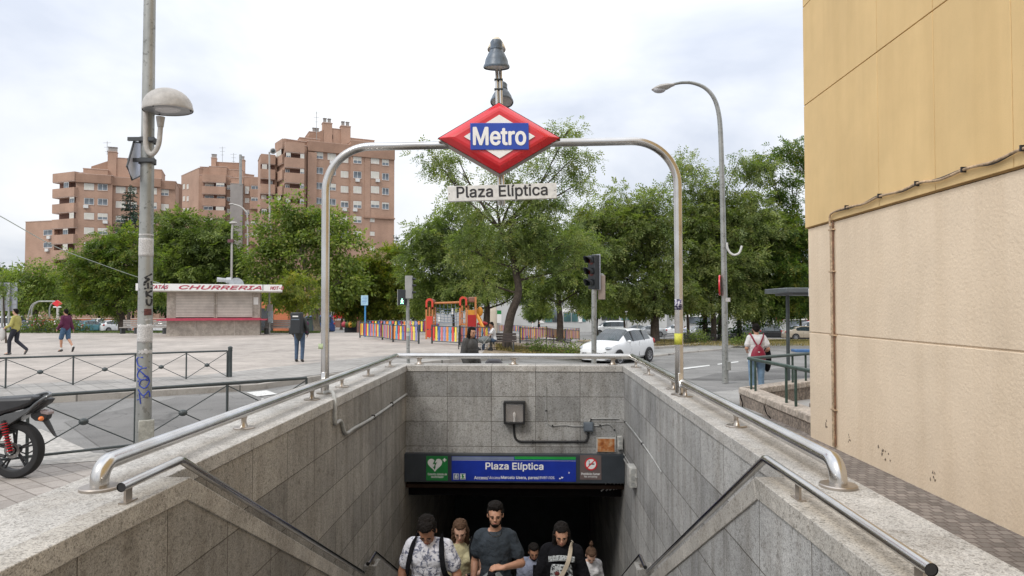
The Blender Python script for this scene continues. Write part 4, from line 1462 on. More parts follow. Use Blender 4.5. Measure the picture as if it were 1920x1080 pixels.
# hexagonal board seen almost edge on, strapped with two brackets
hb = thing('hexagon_sign', 'pale blue hexagonal board seen nearly edge on, strapped to the graffiti pole', 'sign', at(248, 300, PY))
M_brk = pm('dark_bracket', (.05, .055, .06), .5)
for yy in (264, 303):
    q = at(272, yy, PY)
    b = MB().box(q.x - .155, q.x + .165, PY - .105, PY - .075, q.z - .022, q.z + .022)
    b.lathe([(r0 + .004, -.03), (r0 + .010, -.03), (r0 + .010, .03), (r0 + .004, .03)], 24, Matrix.Translation((px_, PY, q.z)), cap=False)
    part(b, 'bracket', M_brk, hb)
p0, p1, p2, p3 = at(250.5, 265, PY - .12), at(237.5, 312, PY - .45), at(248, 337, PY - .42), at(258, 328, PY - .1)
hexv = [at(251, 266, PY - .06), at(238, 312, PY - .26), at(247.5, 337, PY - .10), at(262, 330, PY + .16), at(274, 300, PY + .30), at(266, 268, PY + .16)]
ce = sum(hexv, Vector()) / 6
nv = (hexv[1] - hexv[0]).cross(hexv[3] - hexv[0]).normalized()
b = MB()
b.add([v_ - nv * .006 for v_ in hexv] + [v_ + nv * .006 for v_ in hexv], [(0, 1, 2, 3, 4, 5), (11, 10, 9, 8, 7, 6)] + [(i, (i + 1) % 6, 6 + (i + 1) % 6, 6 + i) for i in range(6)])
part(b, 'panel', pm('pale_blue_panel', (.62, .66, .80), .35, var=.2, scale=6), hb)
b = MB(); b.tube(hexv + [hexv[0]], .012, 8); part(b, 'rim', M_brk, hb)

# tall curved street light on the right
sl = gp(1360, 718); SY_ = sl.y
tl = thing('street_lamp', 'tall curved highway lamp on the right, its long arm bending left over the road', 'street lamp', sl)
arm = [sl] + [at(*q, SY_) for q in ((1359, 600), (1357, 480), (1354, 340), (1351, 250), (1347, 210), (1338, 183), (1322, 165), (1300, 156), (1280, 155), (1262, 158))]
part(MB().tube(smooth_path(arm, 6), [.09] * 1 + [.088 - .052 * i / (len(smooth_path(arm, 6)) - 2) for i in range(len(smooth_path(arm, 6)) - 1)], 16), 'pole', M_galv, tl)
h0, h1 = at(1264, 158, SY_), at(1222, 168, SY_)
ax = (h1 - h0).normalized()
Mx = frame_M(h0, ax, (0, 1, 0))
b = MB(); L = (h1 - h0).length
secs = [(0, .05, .05), (.08, .07, .06), (.2, .13, .10), (.4, .17, .12), (.52, .13, .09), (L, .03, .03)]
vs, fs = [], []
for x_, w_, h_ in secs:
    for k in range(12):
        a = 2 * math.pi * k / 12
        vs.append(Mx @ Vector((x_, w_ * math.cos(a), h_ * math.sin(a) * (1 if math.sin(a) > 0 else .7))))
for i in range(len(secs) - 1):
    for k in range(12):
        fs.append((i * 12 + k, i * 12 + (k + 1) % 12, (i + 1) * 12 + (k + 1) % 12, (i + 1) * 12 + k))
fs += [tuple(range(12)), tuple(60 + k for k in range(12))]
b.add(vs, fs); part(b, 'lamp_head', M_dome, tl)
hc = at(1236, 168, SY_)
part(MB().ball(hc, (.19, .13, .10), n=16, k=8), 'lens_bowl', M_lens, tl)
part(MB().tube(smooth_path([at(*q, SY_ - .1) for q in ((1363, 455), (1364, 465), (1369, 474), (1377, 478), (1386, 474), (1391, 461))], 5), .03, 10), 'curled_arm', pm('white_arm', (.6, .6, .58), .4), tl)
q = at(1366, 686, SY_ - .1)
part(MB().box(q.x - .05, q.x + .05, SY_ - .16, SY_, q.z - .12, q.z + .12), 'hatch', M_galv, tl, .006)
part(MB().box(sl.x - .0, sl.x + .13, SY_ - .10, SY_ - .09, at(0, 566, SY_).z, at(0, 559, SY_).z), 'sticker', M_paper, tl)
rs = thing('round_sign', 'round red rimmed road sign seen almost edge on, fixed to the curved lamp pole', 'sign', at(1349, 535, SY_))
q = at(1349.5, 535, SY_ - .05)
Mr = Matrix.Translation(q) @ Matrix.Rotation(R(72), 4, 'Z') @ Matrix.Rotation(R(90), 4, 'X')
part(MB().lathe([(.001, -.012), (.27, -.012), (.27, .012), (.001, .012)], 28, Mr, cap=False), 'disc', pm('sign_back', (.16, .10, .09), .5), rs)
part(MB().lathe([(.22, -.02), (.29, -.02), (.29, .02), (.22, .02)], 28, Mr, cap=False), 'rim', M_red, rs)

# ------------------------------------------------------------------ traffic lights
M_sigb = pm('signal_black', (.018, .022, .026), .45)
M_sigg = pm('signal_grey_case', (.30, .30, .29), .5, var=.12)
M_dkred = pm('unlit_red_lens', (.10, .012, .01), .2)
M_dkgrn = pm('unlit_dark_lens', (.02, .03, .03), .2)
Y1 = 15.0
g = gx(1113, Y1)
s1 = thing('traffic_light', 'three lamp traffic light on a grey pole facing left, right of the red sign', 'traffic light', g)
q = at(1114, 543, Y1)
part(MB().tube([(g.x, Y1, g.z), (q.x, Y1, q.z)], .057, 20), 'pole', M_galv, s1)
yaw = R(-52)
zt, zb_ = at(0, 481, Y1).z, at(0, 543, Y1).z
cx_, czm = at(1110, 512, Y1).x, (zt + zb_) / 2
Ms = Matrix.Translation((cx_, Y1 - .02, czm)) @ Matrix.Rotation(yaw, 4, 'Z')
HH = (zt - zb_) / 2
part(MB().box(-.11, .11, -.02, .12, -HH, HH, M=Ms), 'housing', M_sigb, s1, .01)
part(MB().box(-.125, .125, .12, .135, -HH - .01, HH + .02, M=Ms), 'back_plate', pm('back_plate_grey', (.35, .37, .42), .4), s1)
for k in range(3):
    zc = HH * (2 / 3) * (1 - k)
    Mk = Ms @ Matrix.Translation((0, -.02, zc)) @ Matrix.Rotation(R(90), 4, 'X')
    n = 20; vs = []; ln = .21
    for j, d in enumerate((0.0, 1.0)):
        for i in range(n + 1):
            a = R(-28) + (R(208) - R(-28)) * i / n
            dd = ln * d * (0.55 + .45 * max(0, math.sin(a)))
            vs.append(Mk @ Vector((.098 * math.cos(a), .098 * math.sin(a), dd)))
    b = MB(); b.add(vs, [(i, i + 1, n + 2 + i, n + 1 + i) for i in range(n)])
    o = part(b, 'visor', M_sigb, s1)
    sm = o.modifiers.new('t', 'SOLIDIFY'); sm.thickness = .006
    part(MB().lathe([(.001, .012), (.06, .008), (.088, 0)], 20, Mk, cap=False), 'lens', (M_dkred, M_dkred, M_dkgrn)[k], s1)
zt2, zb2 = at(0, 518, Y1).z, at(0, 562, Y1).z
q = at(1128, 540, Y1 + .1)
part(MB().box(q.x - .075, q.x + .075, Y1 + .02, Y1 + .16, zb2, zt2, M=None), 'side_signal', pm('brown_grey_case', (.27, .22, .19), .5, var=.15), s1, .01)
part(MB().box(g.x, q.x, Y1 + .04, Y1 + .10, q.z - .05, q.z + .05), 'arm', M_galv, s1)
part(MB().lathe([(.001, .05), (.055, .03), (.06, 0)], 14, Matrix.Translation((q.x, Y1 + .09, zt2)), cap=False), 'cap', M_sigg, s1)

Y2 = 20.5
g = gx(766, Y2)
s2 = thing('traffic_light', 'pedestrian light showing a green walking figure on a stickered pole left of the stair wall', 'traffic light', g)
part(MB().tube([(g.x, Y2, g.z), (at(766, 0, Y2).x, Y2, at(0, 520, Y2).z)], .052, 18), 'pole', M_galv, s2)
def zy(py, Y): return at(0, py, Y).z
a, c = at(759.5, 517, Y2 - .1), at(772.5, 560, Y2 - .1)
part(MB().box(a.x, c.x, Y2 - .12, Y2 + .06, c.z, a.z), 'signal_back', M_sigg, s2, .012)
for py in (523, 535, 548):
    q = at(772.5, py, Y2 - .05)
    part(MB().ball((q.x + .03, Y2 - .02, q.z), (.10, .05, .035), n=10, k=6), 'visor', M_sigb, s2)
a, c = at(746.5, 543, Y2 - .1), at(760.5, 572.5, Y2 - .1)
part(MB().box(a.x, c.x, Y2 - .13, Y2 + .04, c.z, a.z), 'walk_housing', M_sigb, s2, .006)
part(MB().box(a.x - .02, a.x - .004, Y2 - .12, Y2 + .04, c.z, a.z), 'side_plate', M_sigg, s2)
q = at(753.8, 564.5, Y2 - .14)
M_walk = glow('walk_light', (.45, 1.0, .75), 1.6)
kk = Y2 / FPX
Mw = frame_M((q.x, Y2 - .136, q.z), (1, 0, 0), (0, 0, 1)) @ Matrix.Scale(kk, 4)
b = MB()
b.prism([(-1.2, 3.6), (0, 5.2), (1.2, 3.6), (0, 2.9)][::-1], .3, Mw)
for poly in ([(-1.2, 2.6), (1.2, 2.6), (1.3, -.8), (-1.0, -.8)], [(-1.0, 2.4), (-2.8, -.2), (-2.0, -.8), (-.6, 1.2)], [(1.0, 2.4), (2.9, .2), (2.2, -.5), (.8, 1.2)], [(-1.0, -.6), (.2, -.6), (-1.8, -5.4), (-3.0, -5.2)], [(0, -.6), (1.3, -.6), (2.8, -5.2), (1.6, -5.4)]):
    b.prism(poly[::-1], .3, Mw)
part(b, 'walking_figure', M_walk, s2)
for py, w_ in ((604, .05), (612, .06), (618, .05), (627, .04)):
    q = at(765, py, Y2)
    b = MB(); b.lathe([(.053, -w_), (.0535, w_)], 18, Matrix.Translation((q.x, Y2, q.z)), cap=False)
    part(b, 'sticker', M_paper if py != 618 else pm('yellow_sticker', (.6, .6, .2), .6), s2)

# stickers on the arch legs
def legsticker(px, y0, y1, mat, lab, frac=(-1.2, 1.2)):
    q0, q1 = at(px, y0, YA).z, at(px, y1, YA).z
    xx = at(px, (y0 + y1) / 2, YA).x
    t_ = thing('sticker', lab, 'sticker', (xx, YA - .05, q0))
    base = math.atan2(-YA, -xx)
    n = 10; vs = []
    for z in (q1, q0):
        for i in range(n + 1):
            a = base + frac[0] + (frac[1] - frac[0]) * i / n
            vs.append((xx + .0485 * math.cos(a), YA + .0485 * math.sin(a), z))
    b = MB(); b.add(vs, [(i, i + 1, n + 2 + i, n + 1 + i) for i in range(n)])
    o = part(b, 'paper', mat, t_); o.modifiers.new('t', 'SOLIDIFY').thickness = .001
    return t_
M_yst = pm('yellow_flyer', (.62, .62, .08), .6, var=.2, scale=60, dirt=.2)
legsticker(1272.5, 625, 646, M_yst, 'yellow flyer wrapped round the right arch leg', (-1.4, 1.4))
mS, nt, bb = _new('dark_blue_print'); v = _obj(nt)
nt.links.new(_ramp(nt, _noise(nt, v, 42, 3), [(.42, (.015, .015, .04)), (.5, (.09, .07, .2)), (.56, (.5, .5, .55))]), bb.inputs['Base Color'])
legsticker(1272, 561, 581, mS, 'dark blue and white sticker on the right arch leg', (-1.1, 1.1))
legsticker(605, 644, 654, pm('pale_green_sticker', (.5, .6, .35), .6, dirt=.3), 'small pale green sticker on the left arch leg', (-1.4, .1))

# ------------------------------------------------------------------ crossed-bar fences by the road
M_fence = pm('dark_green_grey_iron', (.055, .068, .07), .45, var=.2, scale=8, dirt=.2)
def cross_fence(label, posts, hgt, end_bollard=None, zlow=.1, rt=.022, bulge=.055):
    t_ = thing('road_fence', label, 'fence', (posts[0][0], posts[0][1], 0))
    P = [Vector((x, y_, zg(x, y_))) for x, y_ in posts]
    up = Vector((0, 0, 1))
    part(MB().tube([p + up * hgt for p in P], rt, 12), 'top_rail', M_fence, t_)
    part(MB().tube([p + up * zlow for p in P], rt * .75, 10), 'bottom_rail', M_fence, t_)
    for p in P:
        part(MB().tube([p - up * .03, p + up * hgt], rt * .8, 10), 'post', M_fence, t_)
    for i in range(len(P) - 1):
        a, c = P[i], P[i + 1]
        m_ = (a + c) / 2 + up * (hgt + zlow) / 2
        b = MB()
        for (u1, u2) in ((a + up * (zlow + .03), m_), (a + up * (hgt - .03), m_), (c + up * (zlow + .03), m_), (c + up * (hgt - .03), m_)):
            b.tube([u1, u2], rt * .36, 8)
        part(b, 'cross_bars', M_fence, t_)
        d = (c - a).normalized()
        part(MB().ball(m_, (bulge, bulge, bulge * .8), n=14, k=8), 'boss', M_fence, t_)
    if end_bollard:
        e = Vector((*end_bollard, zg(*end_bollard)))
        b = MB().lathe([(.058, 0), (.052, .05), (.048, hgt - .02), (.055, hgt), (.055, hgt + .03), (.045, hgt + .04), (.055, hgt + .05), (.055, hgt + .09), (.03, hgt + .11), (.001, hgt + .115)], 20, Matrix.Translation(e))
        part(b, 'end_post', M_fence, t_)
nf = []
A_, B_ = Vector((-5.05, 8.55)), Vector((-4.12, 9.33))
st_ = (B_ - A_) * .92
for k in range(-4, 3): nf.append(tuple(A_ + st_ * k))
cross_fence('near crossed-bar iron fence between the paver pavement and the road', nf, .80)
ff = [gp(10, 739), gp(127, 733), gp(240, 729), gp(340, 722), gp(431, 716)]
P0, P1 = Vector((ff[0].x, ff[0].y)), Vector((ff[-1].x, ff[-1].y))
L = [tuple(P0.lerp(P1, t)) for t in (-.56, -.28, 0, .27, .54, .78, .985)]
cross_fence('far crossed-bar iron fence on the plaza kerb ending in a bollard', L, .76, tuple(P1), rt=.022, bulge=.06)

# ------------------------------------------------------------------ bus shelter
YB2 = 20.0
bs = thing('bus_shelter', 'grey bus stop canopy on one slim post with a blue bench, beyond the yellow corner', 'bus shelter', gx(1477, YB2))
a, c = at(1453, 541, YB2), at(1525, 557, YB2)
part(MB().box(a.x, a.x + 3.4, YB2 - .9, YB2 + .9, a.z - .14, a.z), 'roof', pm('slate_roof', (.10, .115, .125), .35), bs, .02)
part(MB().box(a.x + .25, a.x + 3.2, YB2 - .7, YB2 + .7, a.z - .20, a.z - .142), 'roof_underside', pm('grey_soffit', (.16, .17, .175), .5), bs)
g = gx(1477, YB2)
part(MB().tube([g, (g.x, YB2, a.z - .14)], .05, 14), 'post', M_fence, bs)
q = at(1500, 658, YB2)
part(MB().box(g.x + .15, g.x + 2.8, YB2 - .2, YB2 + .2, q.z - .03, q.z + .05), 'bench', pm('blue_bench', (.07, .17, .38), .4), bs, .02)
part(MB().box(g.x + 1.2, g.x + 1.26, YB2 - .15, YB2 + .15, g.z, q.z - .03), 'bench_leg', M_fence, bs)
q = at(1520, 548, YB2 - .91)
part(MB().box(q.x - .06, q.x + .22, YB2 - .925, YB2 - .903, q.z - .11, q.z + .10), 'route_plate', M_signwhite, bs)
adopt(text('E', M_ink, frame_M((q.x + .08, YB2 - .928, q.z), (1, 0, 0), (0, 0, 1)), h=.15, bold=.02), bs)

# ------------------------------------------------------------------ churros kiosk
YK = 40.5
M_kiosk = pm('stained_beige_metal', (.44, .39, .335), .55, metal=.15, var=.22, scale=1.3, dirt=.25)
M_slat = pm('shutter_slats', (.52, .47, .42), .5, metal=.2, var=.2, scale=1.6)
M_pink = pm('raspberry_paint', (.42, .05, .09), .5, var=.25)
M_kwhite = pm('kiosk_white', (.74, .73, .71), .5, var=.06)
M_dkgap = pm('slat_gap', (.10, .085, .075), .8)
def kx(px): return at(px, 600, YK).x
def kz(py): return at(0, py, YK).z
ki = thing('churros_kiosk', 'shuttered beige churros kiosk with a white sign band and raspberry counter', 'kiosk', gx(400, YK))
x0, x1 = kx(317), kx(486)
b = MB().box(x0, x1, YK, YK + 2.6, kz(631), kz(545))
part(b, 'body', M_kiosk, ki, .02)
part(MB().box(x0 + .15, x1 - .08, YK + .1, YK + 2.5, zg(x0, YK) + KH - .05, kz(631)), 'plinth', M_dkgap, ki)
part(MB().box(kx(268), kx(528), YK - .75, YK + 3.0, kz(546.5), kz(534)), 'canopy', M_kwhite, ki, .01)
part(MB().box(kx(283), kx(524), YK - .70, YK - .02, kz(548.5), kz(546.6)), 'canopy_soffit', pm('soffit_beige', (.40, .36, .30), .6), ki)
b = MB()
part(MB().box(kx(316), kx(316.9), YK - .765, YK - .745, kz(545), kz(534)), 'band_joint', M_ink, ki)
part(MB().box(kx(491.5), kx(492.5), YK - .765, YK - .745, kz(545), kz(534)), 'band_joint', M_ink, ki)
def kt(s, px0, px1, py, h):
    pa, pb_ = at(px0, py, YK - .76), at(px1, py, YK - .76)
    M = frame_M(((pa.x + pb_.x) / 2, YK - .762, pa.z), (1, 0, 0), (0, 0, 1))
    o = text(s, M_pink, M, w=pb_.x - pa.x, h=h, shear=.28, bold=.03)
    adopt(o, ki)
kt('CHURRERIA', 330, 480.5, 539, .22)
kt('PATATAS', 269, 311, 539, .20)
kt('HOT-D', 497, 523, 539, .19)
for (sx0, sx1) in ((333, 401), (407, 472)):
    b = MB(); z = kz(594); i = 0
    part(MB().box(kx(sx0), kx(sx1), YK - .02, YK - .004, kz(596), kz(549)), 'shutter_back', M_dkgap, ki)
    while z < kz(551):
        b.box(kx(sx0) + .01, kx(sx1) - .01, YK - .045, YK - .021, z, z + .078); z += .092
    part(b, 'shutter', M_slat, ki)
    part(MB().box(kx(sx0) - .06, kx(sx0), YK - .05, YK - .004, kz(597), kz(548)), 'shutter_guide', M_kiosk, ki)
    part(MB().box(kx(sx1), kx(sx1) + .05, YK - .05, YK - .004, kz(597), kz(548)), 'shutter_guide', M_kiosk, ki)
part(MB().box(kx(302), kx(500), YK - .45, YK + 2.8, kz(600.5), kz(598.5)), 'counter', M_pink, ki, .01)
part(MB().box(kx(316), kx(488), YK - .10, YK - .003, kz(598.4), kz(596)), 'counter_ledge', M_pink, ki)
a = at(474, 557, YK - .01); c = at(483, 571, YK - .01)
part(MB().box(a.x, c.x, YK - .02, YK - .003, c.z, a.z), 'price_sheet', M_kwhite, ki)
for px in (367, 438.5):
    part(MB().box(kx(px), kx(px) + .03, YK - .012, YK - .002, kz(631), kz(601)), 'panel_seam', M_slat, ki)
fn = ki
q = at(454, 533, YK + 1)
b = MB()
vs = []; n = 20
for s in (-.35, .35):
    for i in range(n + 1):
        a = math.pi * i / n
        vs.append((q.x + .45 * math.cos(a), YK + 1 + s, q.z - .05 + .46 * math.sin(a)))
b.add(vs, [(i, i + 1, n + 2 + i, n + 1 + i) for i in range(n)] + [tuple(range(n + 1)), tuple(range(n + 1, 2 * n + 2))[::-1]])
fanc = part(b, 'fan_case', pm('dull_silver', (.36, .38, .40), .4, .5), fn)
p0, p1 = at(444, 526, YK + 1), at(418, 524, YK + 1)
part(MB().tube([p0, p0.lerp(p1, .35), p0.lerp(p1, .4), p1], [.22, .18, .12, .14], 16), 'snout', pm('dull_silver_snout', (.38, .39, .40), .4, .5), fn)

ki.rotation_euler = (0, 0, R(20))
ki.scale = (.94, 1, 1)

# wires
wr1 = thing('overhead_wire', 'thin pale cable sagging from upper left down to the kiosk roof', 'cable', at(0, 405, 20))
part(MB().tube(smooth_path([at(-40, 385, 18), at(0, 405, 20), at(105, 463, 26), at(180, 492, 31), at(254, 518, 36), at(300, 531, 41)], 6), .014, 6), 'wire', pm('pale_wire', (.35, .4, .36), .6), wr1)

# ------------------------------------------------------------------ playground
cols = {'red': (.55, .05, .04), 'orange': (.62, .20, .03), 'yellow': (.65, .50, .06), 'blue': (.04, .10, .32), 'sky': (.08, .25, .42), 'maroon': (.22, .015, .05), 'pink': (.5, .12, .12), 'lilac': (.20, .20, .42)}
MC = {k: pm('slat_' + k, tuple(min(.8, c * 1.3 + .012) for c in v_), .45, var=.12) for k, v_ in cols.items()}
order = ['orange', 'yellow', 'maroon', 'blue', 'red', 'yellow', 'blue', 'pink', 'lilac', 'orange', 'sky', 'red', 'yellow', 'blue', 'maroon', 'orange', 'sky', 'pink', 'yellow', 'lilac']
pf_n = 0
def play_fence(label, p0, p1, hgt=.84, ph=0, posts=2):
    """coloured vertical slats between dark posts; p0,p1 are ground points"""
    global pf_n
    a, c = Vector((p0[0], p0[1])), Vector((p1[0], p1[1]))
    L = (c - a).length; d = (c - a) / L
    t_ = thing('playground_fence', label, 'fence', (a.x, a.y, zg(a.x, a.y)), 0, 'coloured slat fences round the playground')
    def P(s, h): q_ = a + d * s; return Vector((q_.x, q_.y, zg(q_.x, q_.y) + KH + h))
    for k in range(posts):
        s = L * k / (posts - 1)
        part(MB().tube([P(s, 0), P(s, hgt + .06)], .045, 8), 'post', M_fence, t_)
    part(MB().tube([P(0, hgt - .01), P(L, hgt - .01)], .022, 8), 'top_rail', M_fence, t_)
    part(MB().tube([P(0, .12), P(L, .12)], .022, 8), 'bottom_rail', M_fence, t_)
    n = max(3, int(L / .16)); s = .12; i = 0
    nrm = Vector((-d.y, d.x, 0))
    while s < L - .1:
        q0_, q1_ = P(s - .04, .16), P(s + .04, .16)
        M = frame_M(P(s, .15), (d.x, d.y, 0), (0, 0, 1))
        part(MB().box(-.052, .052, 0, hgt - .2 + .02 * ((i * 7) % 3), -.012, .012, M=M), 'slat', MC[order[(i + ph) % len(order)]], t_)
        s += .185; i += 1
def G(px, py): return gp(px, py)
f1a, f1b, f1c = G(675, 637), G(717, 641), G(737, 645.5)
play_fence('coloured slat fence panel farthest left, by the blue notice post', f1a, f1b, ph=0)
play_fence('coloured slat fence panel angled behind the crossing light, left part', f1b, f1c, ph=5)
play_fence('coloured slat fence panel right behind the crossing light pole', G(737, 645.5), G(785, 649), ph=9)
play_fence('coloured slat fence panel right of the gate gap, before the red play tower', G(810, 648.5), G(862, 652), ph=4)
play_fence('coloured slat fence panel behind the walking woman in the dark jacket', G(862, 652), G(925, 650), ph=7)
play_fence('long coloured slat fence run seen right of the leaning tree trunk', G(975, 647), G(1086, 640), ph=0, posts=4)
play_fence('coloured slat fence far left run behind the red tower', G(690, 629), G(800, 629), ph=3, posts=3)
play_fence('coloured slat fence far run from the slide to the tree trunk', G(895, 626), G(960, 624), ph=8, posts=2)
play_fence('coloured slat fence far run right of the tree trunk, furthest back', G(960, 624), G(1086, 628), ph=1, posts=3)

YP = 36.5
M_pred = pm('play_red', (.62, .06, .035), .4, var=.08)
M_pred2 = pm('play_dark_red', (.38, .015, .015), .4, var=.08)
M_pwood = pm('play_orange_wood', (.52, .20, .07), .6, var=.2, scale=10)
M_pyel = pm('play_amber', (.62, .27, .03), .45, var=.15)
M_proof = pm('play_brown_roof', (.24, .11, .08), .6, var=.15)
pg = thing('play_tower', 'red and orange climbing frame with two arched towers, rope net and slide', 'play structure', gx(850, YP))
def X(px, Y=YP): return at(px, 600, Y).x
def Z(py, Y=YP): return at(0, py, Y).z
def arch_panel(pl_, pr_, pt, pb_, Y, mat, hole=True):
    """round-topped board with an arched opening"""
    x0_, x1_ = X(pl_, Y), X(pr_, Y); zt_, zb__ = Z(pt, Y), Z(pb_, Y)
    w_ = (x1_ - x0_) / 2; cx__ = (x0_ + x1_) / 2
    n = 12; out, inn = [], []
    wi = w_ * .52
    for i in range(n + 1):
        a = math.pi * i / n
        out.append((w_ * math.cos(a), zt_ - w_ + w_ * math.sin(a)))
        inn.append((wi * math.cos(a), zt_ - w_ * 1.1 + wi * math.sin(a)))
    out = [(w_, zb__)] + out + [(-w_, zb__)]
    inn = [(wi, zb__)] + inn + [(-wi, zb__)]
    b = MB(); k = len(out); th = .05
    vs = [(cx__ + x, Y - th, z) for x, z in out] + [(cx__ + x, Y - th, z) for x, z in inn] + [(cx__ + x, Y, z) for x, z in out] + [(cx__ + x, Y, z) for x, z in inn]
    fs = []
    for i in range(k - 1):
        fs += [(i, i + 1, k + i + 1, k + i), (2 * k + i, 3 * k + i, 3 * k + i + 1, 2 * k + i + 1), (i, 2 * k + i, 2 * k + i + 1, i + 1), (k + i, k + i + 1, 3 * k + i + 1, 3 * k + i)]
    fs += [(0, k, 3 * k, 2 * k), (k - 1, 3 * k - 1, 4 * k - 1, 2 * k - 1)]
    b.add(vs, fs)
    return part(b, 'arched_panel', mat, pg)
gz = zg(X(850), YP) + KH
for (l_, r_, t_, bt, zlow) in ((798, 812.5, 559.5, 580, 0), (861, 876, 556, 577, 0)):
    arch_panel(l_, r_, t_, bt, YP, M_pred)
    arch_panel(l_, r_, t_, bt, YP + 1.1, M_pred)
    for px in (l_ + 1.5, r_ - 1.5):
        for yy in (YP - .03, YP + 1.07):
            part(MB().box(X(px) - .045, X(px) + .045, yy - .02, yy + .05, gz, Z(bt - 4)), 'post', M_pwood, pg)
    w_ = (X(r_) - X(l_)) / 2; cx__ = (X(r_) + X(l_)) / 2
    zt_ = Z(t_) - w_
    b = MB(); n = 10; vs = []
    for yy in (YP - .02, YP + 1.08):
        for i in range(n + 1):
            a = math.pi * i / n; vs.append((cx__ + w_ * .93 * math.cos(a), yy, zt_ + w_ * .93 * math.sin(a)))
    b.add(vs, [(i, i + 1, n + 2 + i, n + 1 + i) for i in range(n)])
    o = part(b, 'barrel_roof', M_proof, pg); o.modifiers.new('t', 'SOLIDIFY').thickness = .02
    part(MB().box(X(l_) + .05, X(r_) - .05, YP, YP + 1.1, gz + .75, gz + .82), 'deck', M_pwood, pg)
part(MB().box(X(800), X(811), YP - .09, YP - .05, Z(616), Z(592.5)), 'red_panel', M_pred, pg, .01)
part(MB().box(X(800.5), X(812), YP - .07, YP - .052, Z(631), Z(617.5)), 'red_panel', M_pred, pg)
# right tower is seen on its side too
part(MB().box(X(877), X(892.5), YP - .05, YP - .01, Z(613), Z(590)), 'dark_red_panel', M_pred2, pg, .01)
part(MB().box(X(876.5), X(893), YP - .01, YP + .03, Z(590), Z(581)), 'amber_panel', M_pyel, pg)
part(MB().box(X(877), X(890), YP + .3, YP + .9, Z(567), Z(557)), 'side_roof', M_proof, pg, .05)
part(MB().box(X(890), X(893.5), YP - .03, YP + .04, gz, Z(557)), 'post', M_pwood, pg)
part(MB().tube([(X(811), YP + .5, Z(568.5)), (X(862), YP + .5, Z(567))], .06, 10), 'bridge_beam', M_pwood, pg)
M_rope = pm('blue_grey_rope', (.16, .22, .30), .7)
b = MB()
for i in range(7):
    px = 815 + i * 7.4
    b.tube([(X(px), YP + .5, Z(569)), (X(px + 1.5 * math.sin(i)), YP + .45, Z(603))], .012, 5)
for j in range(6):
    py = 577 + j * 5
    b.tube(smooth_path([(X(814), YP + .5, Z(py)), (X(828), YP + .45, Z(py + 2.5)), (X(838), YP + .45, Z(py + 2.8)), (X(848), YP + .45, Z(py + 2.2)), (X(861), YP + .5, Z(py))], 3), .012, 5)
part(b, 'rope_net', M_rope, pg)
b = MB().box(X(864), X(873.5), YP - .02, YP + .02, Z(584.6), Z(583)).box(X(864), X(873.5), YP - .02, YP + .02, Z(597.6), Z(596))
b.box(X(864), X(873.5), YP - .02, YP + .02, Z(610.6), Z(609))
part(b, 'ladder_rungs', M_galv, pg)
# slide to the right
P_ = [(X(893), YP + .4, Z(592)), (X(900), YP + .1, Z(603)), (X(909), YP - .3, Z(619)), (X(915), YP - .5, Z(628))]
for s in (-.25, .25):
    pts_ = smooth_path([(x, y_ + s, z + .08) for x, y_, z in P_], 4)
    part(MB().tube(pts_, .07, 8, flat=1.6), 'slide_side', M_pyel, pg)
b = MB(); pts_ = smooth_path(P_, 4); vs = []
for p in pts_: vs += [p + Vector((0, -.25, 0)), p + Vector((0, .25, 0))]
b.add(vs, [(2 * i, 2 * i + 1, 2 * i + 3, 2 * i + 2) for i in range(len(pts_) - 1)])
o = part(b, 'slide_bed', M_pred2, pg); o.modifiers.new('t', 'SOLIDIFY').thickness = .03
part(MB().ball((X(899), YP + .2, Z(584)), (.17, .05, .26), n=12, k=8), 'amber_board', M_pyel, pg)
part(MB().ball((X(905), YP - .1, Z(606)), (.28, .12, .12), n=12, k=8), 'red_figure', M_pred2, pg)

# blue notice post and the signposts beyond
nb = thing('notice_post', 'pale blue notice board on a blue post at the playground corner', 'sign', gx(684.5, 39))
g = gx(684.5, 39)
part(MB().box(g.x - .04, g.x + .04, 38.98, 39.06, g.z, at(0, 573, 39).z), 'post', pm('blue_post', (.04, .22, .48), .4), nb)
a, c = at(677.5, 554, 39), at(690.5, 572.5, 39)
part(MB().box(a.x, c.x, 38.93, 38.97, c.z, a.z), 'board', pm('pale_blue_board', (.35, .55, .68), .4), nb, .01)
for k, wd in enumerate((.2, .26, .24, .26, .2)):
    part(MB().box((a.x + c.x) / 2 - wd / 2, (a.x + c.x) / 2 + wd / 2, 38.924, 38.929, a.z - .1 - k * .085, a.z - .085 - k * .085), 'text_line', M_blue, nb)
# ================================================================== TREES
M_bark = pm('dark_bark', (.075, .058, .045), .95, var=.4, scale=6, bump=1.0, bscale=22, dirt=.4)
M_barkp = pm('pale_bark', (.26, .22, .17), .9, var=.35, scale=5, bump=.5, bscale=20, dirt=.4)
F_mid = foliage('leaves_green', (.07, .11, .032), (.215, .265, .085))
F_dark = foliage('leaves_dark', (.018, .045, .014), (.055, .105, .03))
F_plane = foliage('leaves_plane', (.09, .14, .03), (.25, .31, .09), (.30, .26, .08))
F_yel = foliage('leaves_yellowing', (.08, .12, .02), (.24, .27, .05), (.34, .22, .05))
F_fir = foliage('needles_blue_green', (.018, .04, .028), (.045, .085, .06), trans=.1)
F_hero = foliage('leaves_pinnate', (.10, .145, .05), (.28, .325, .135), (.24, .21, .07))


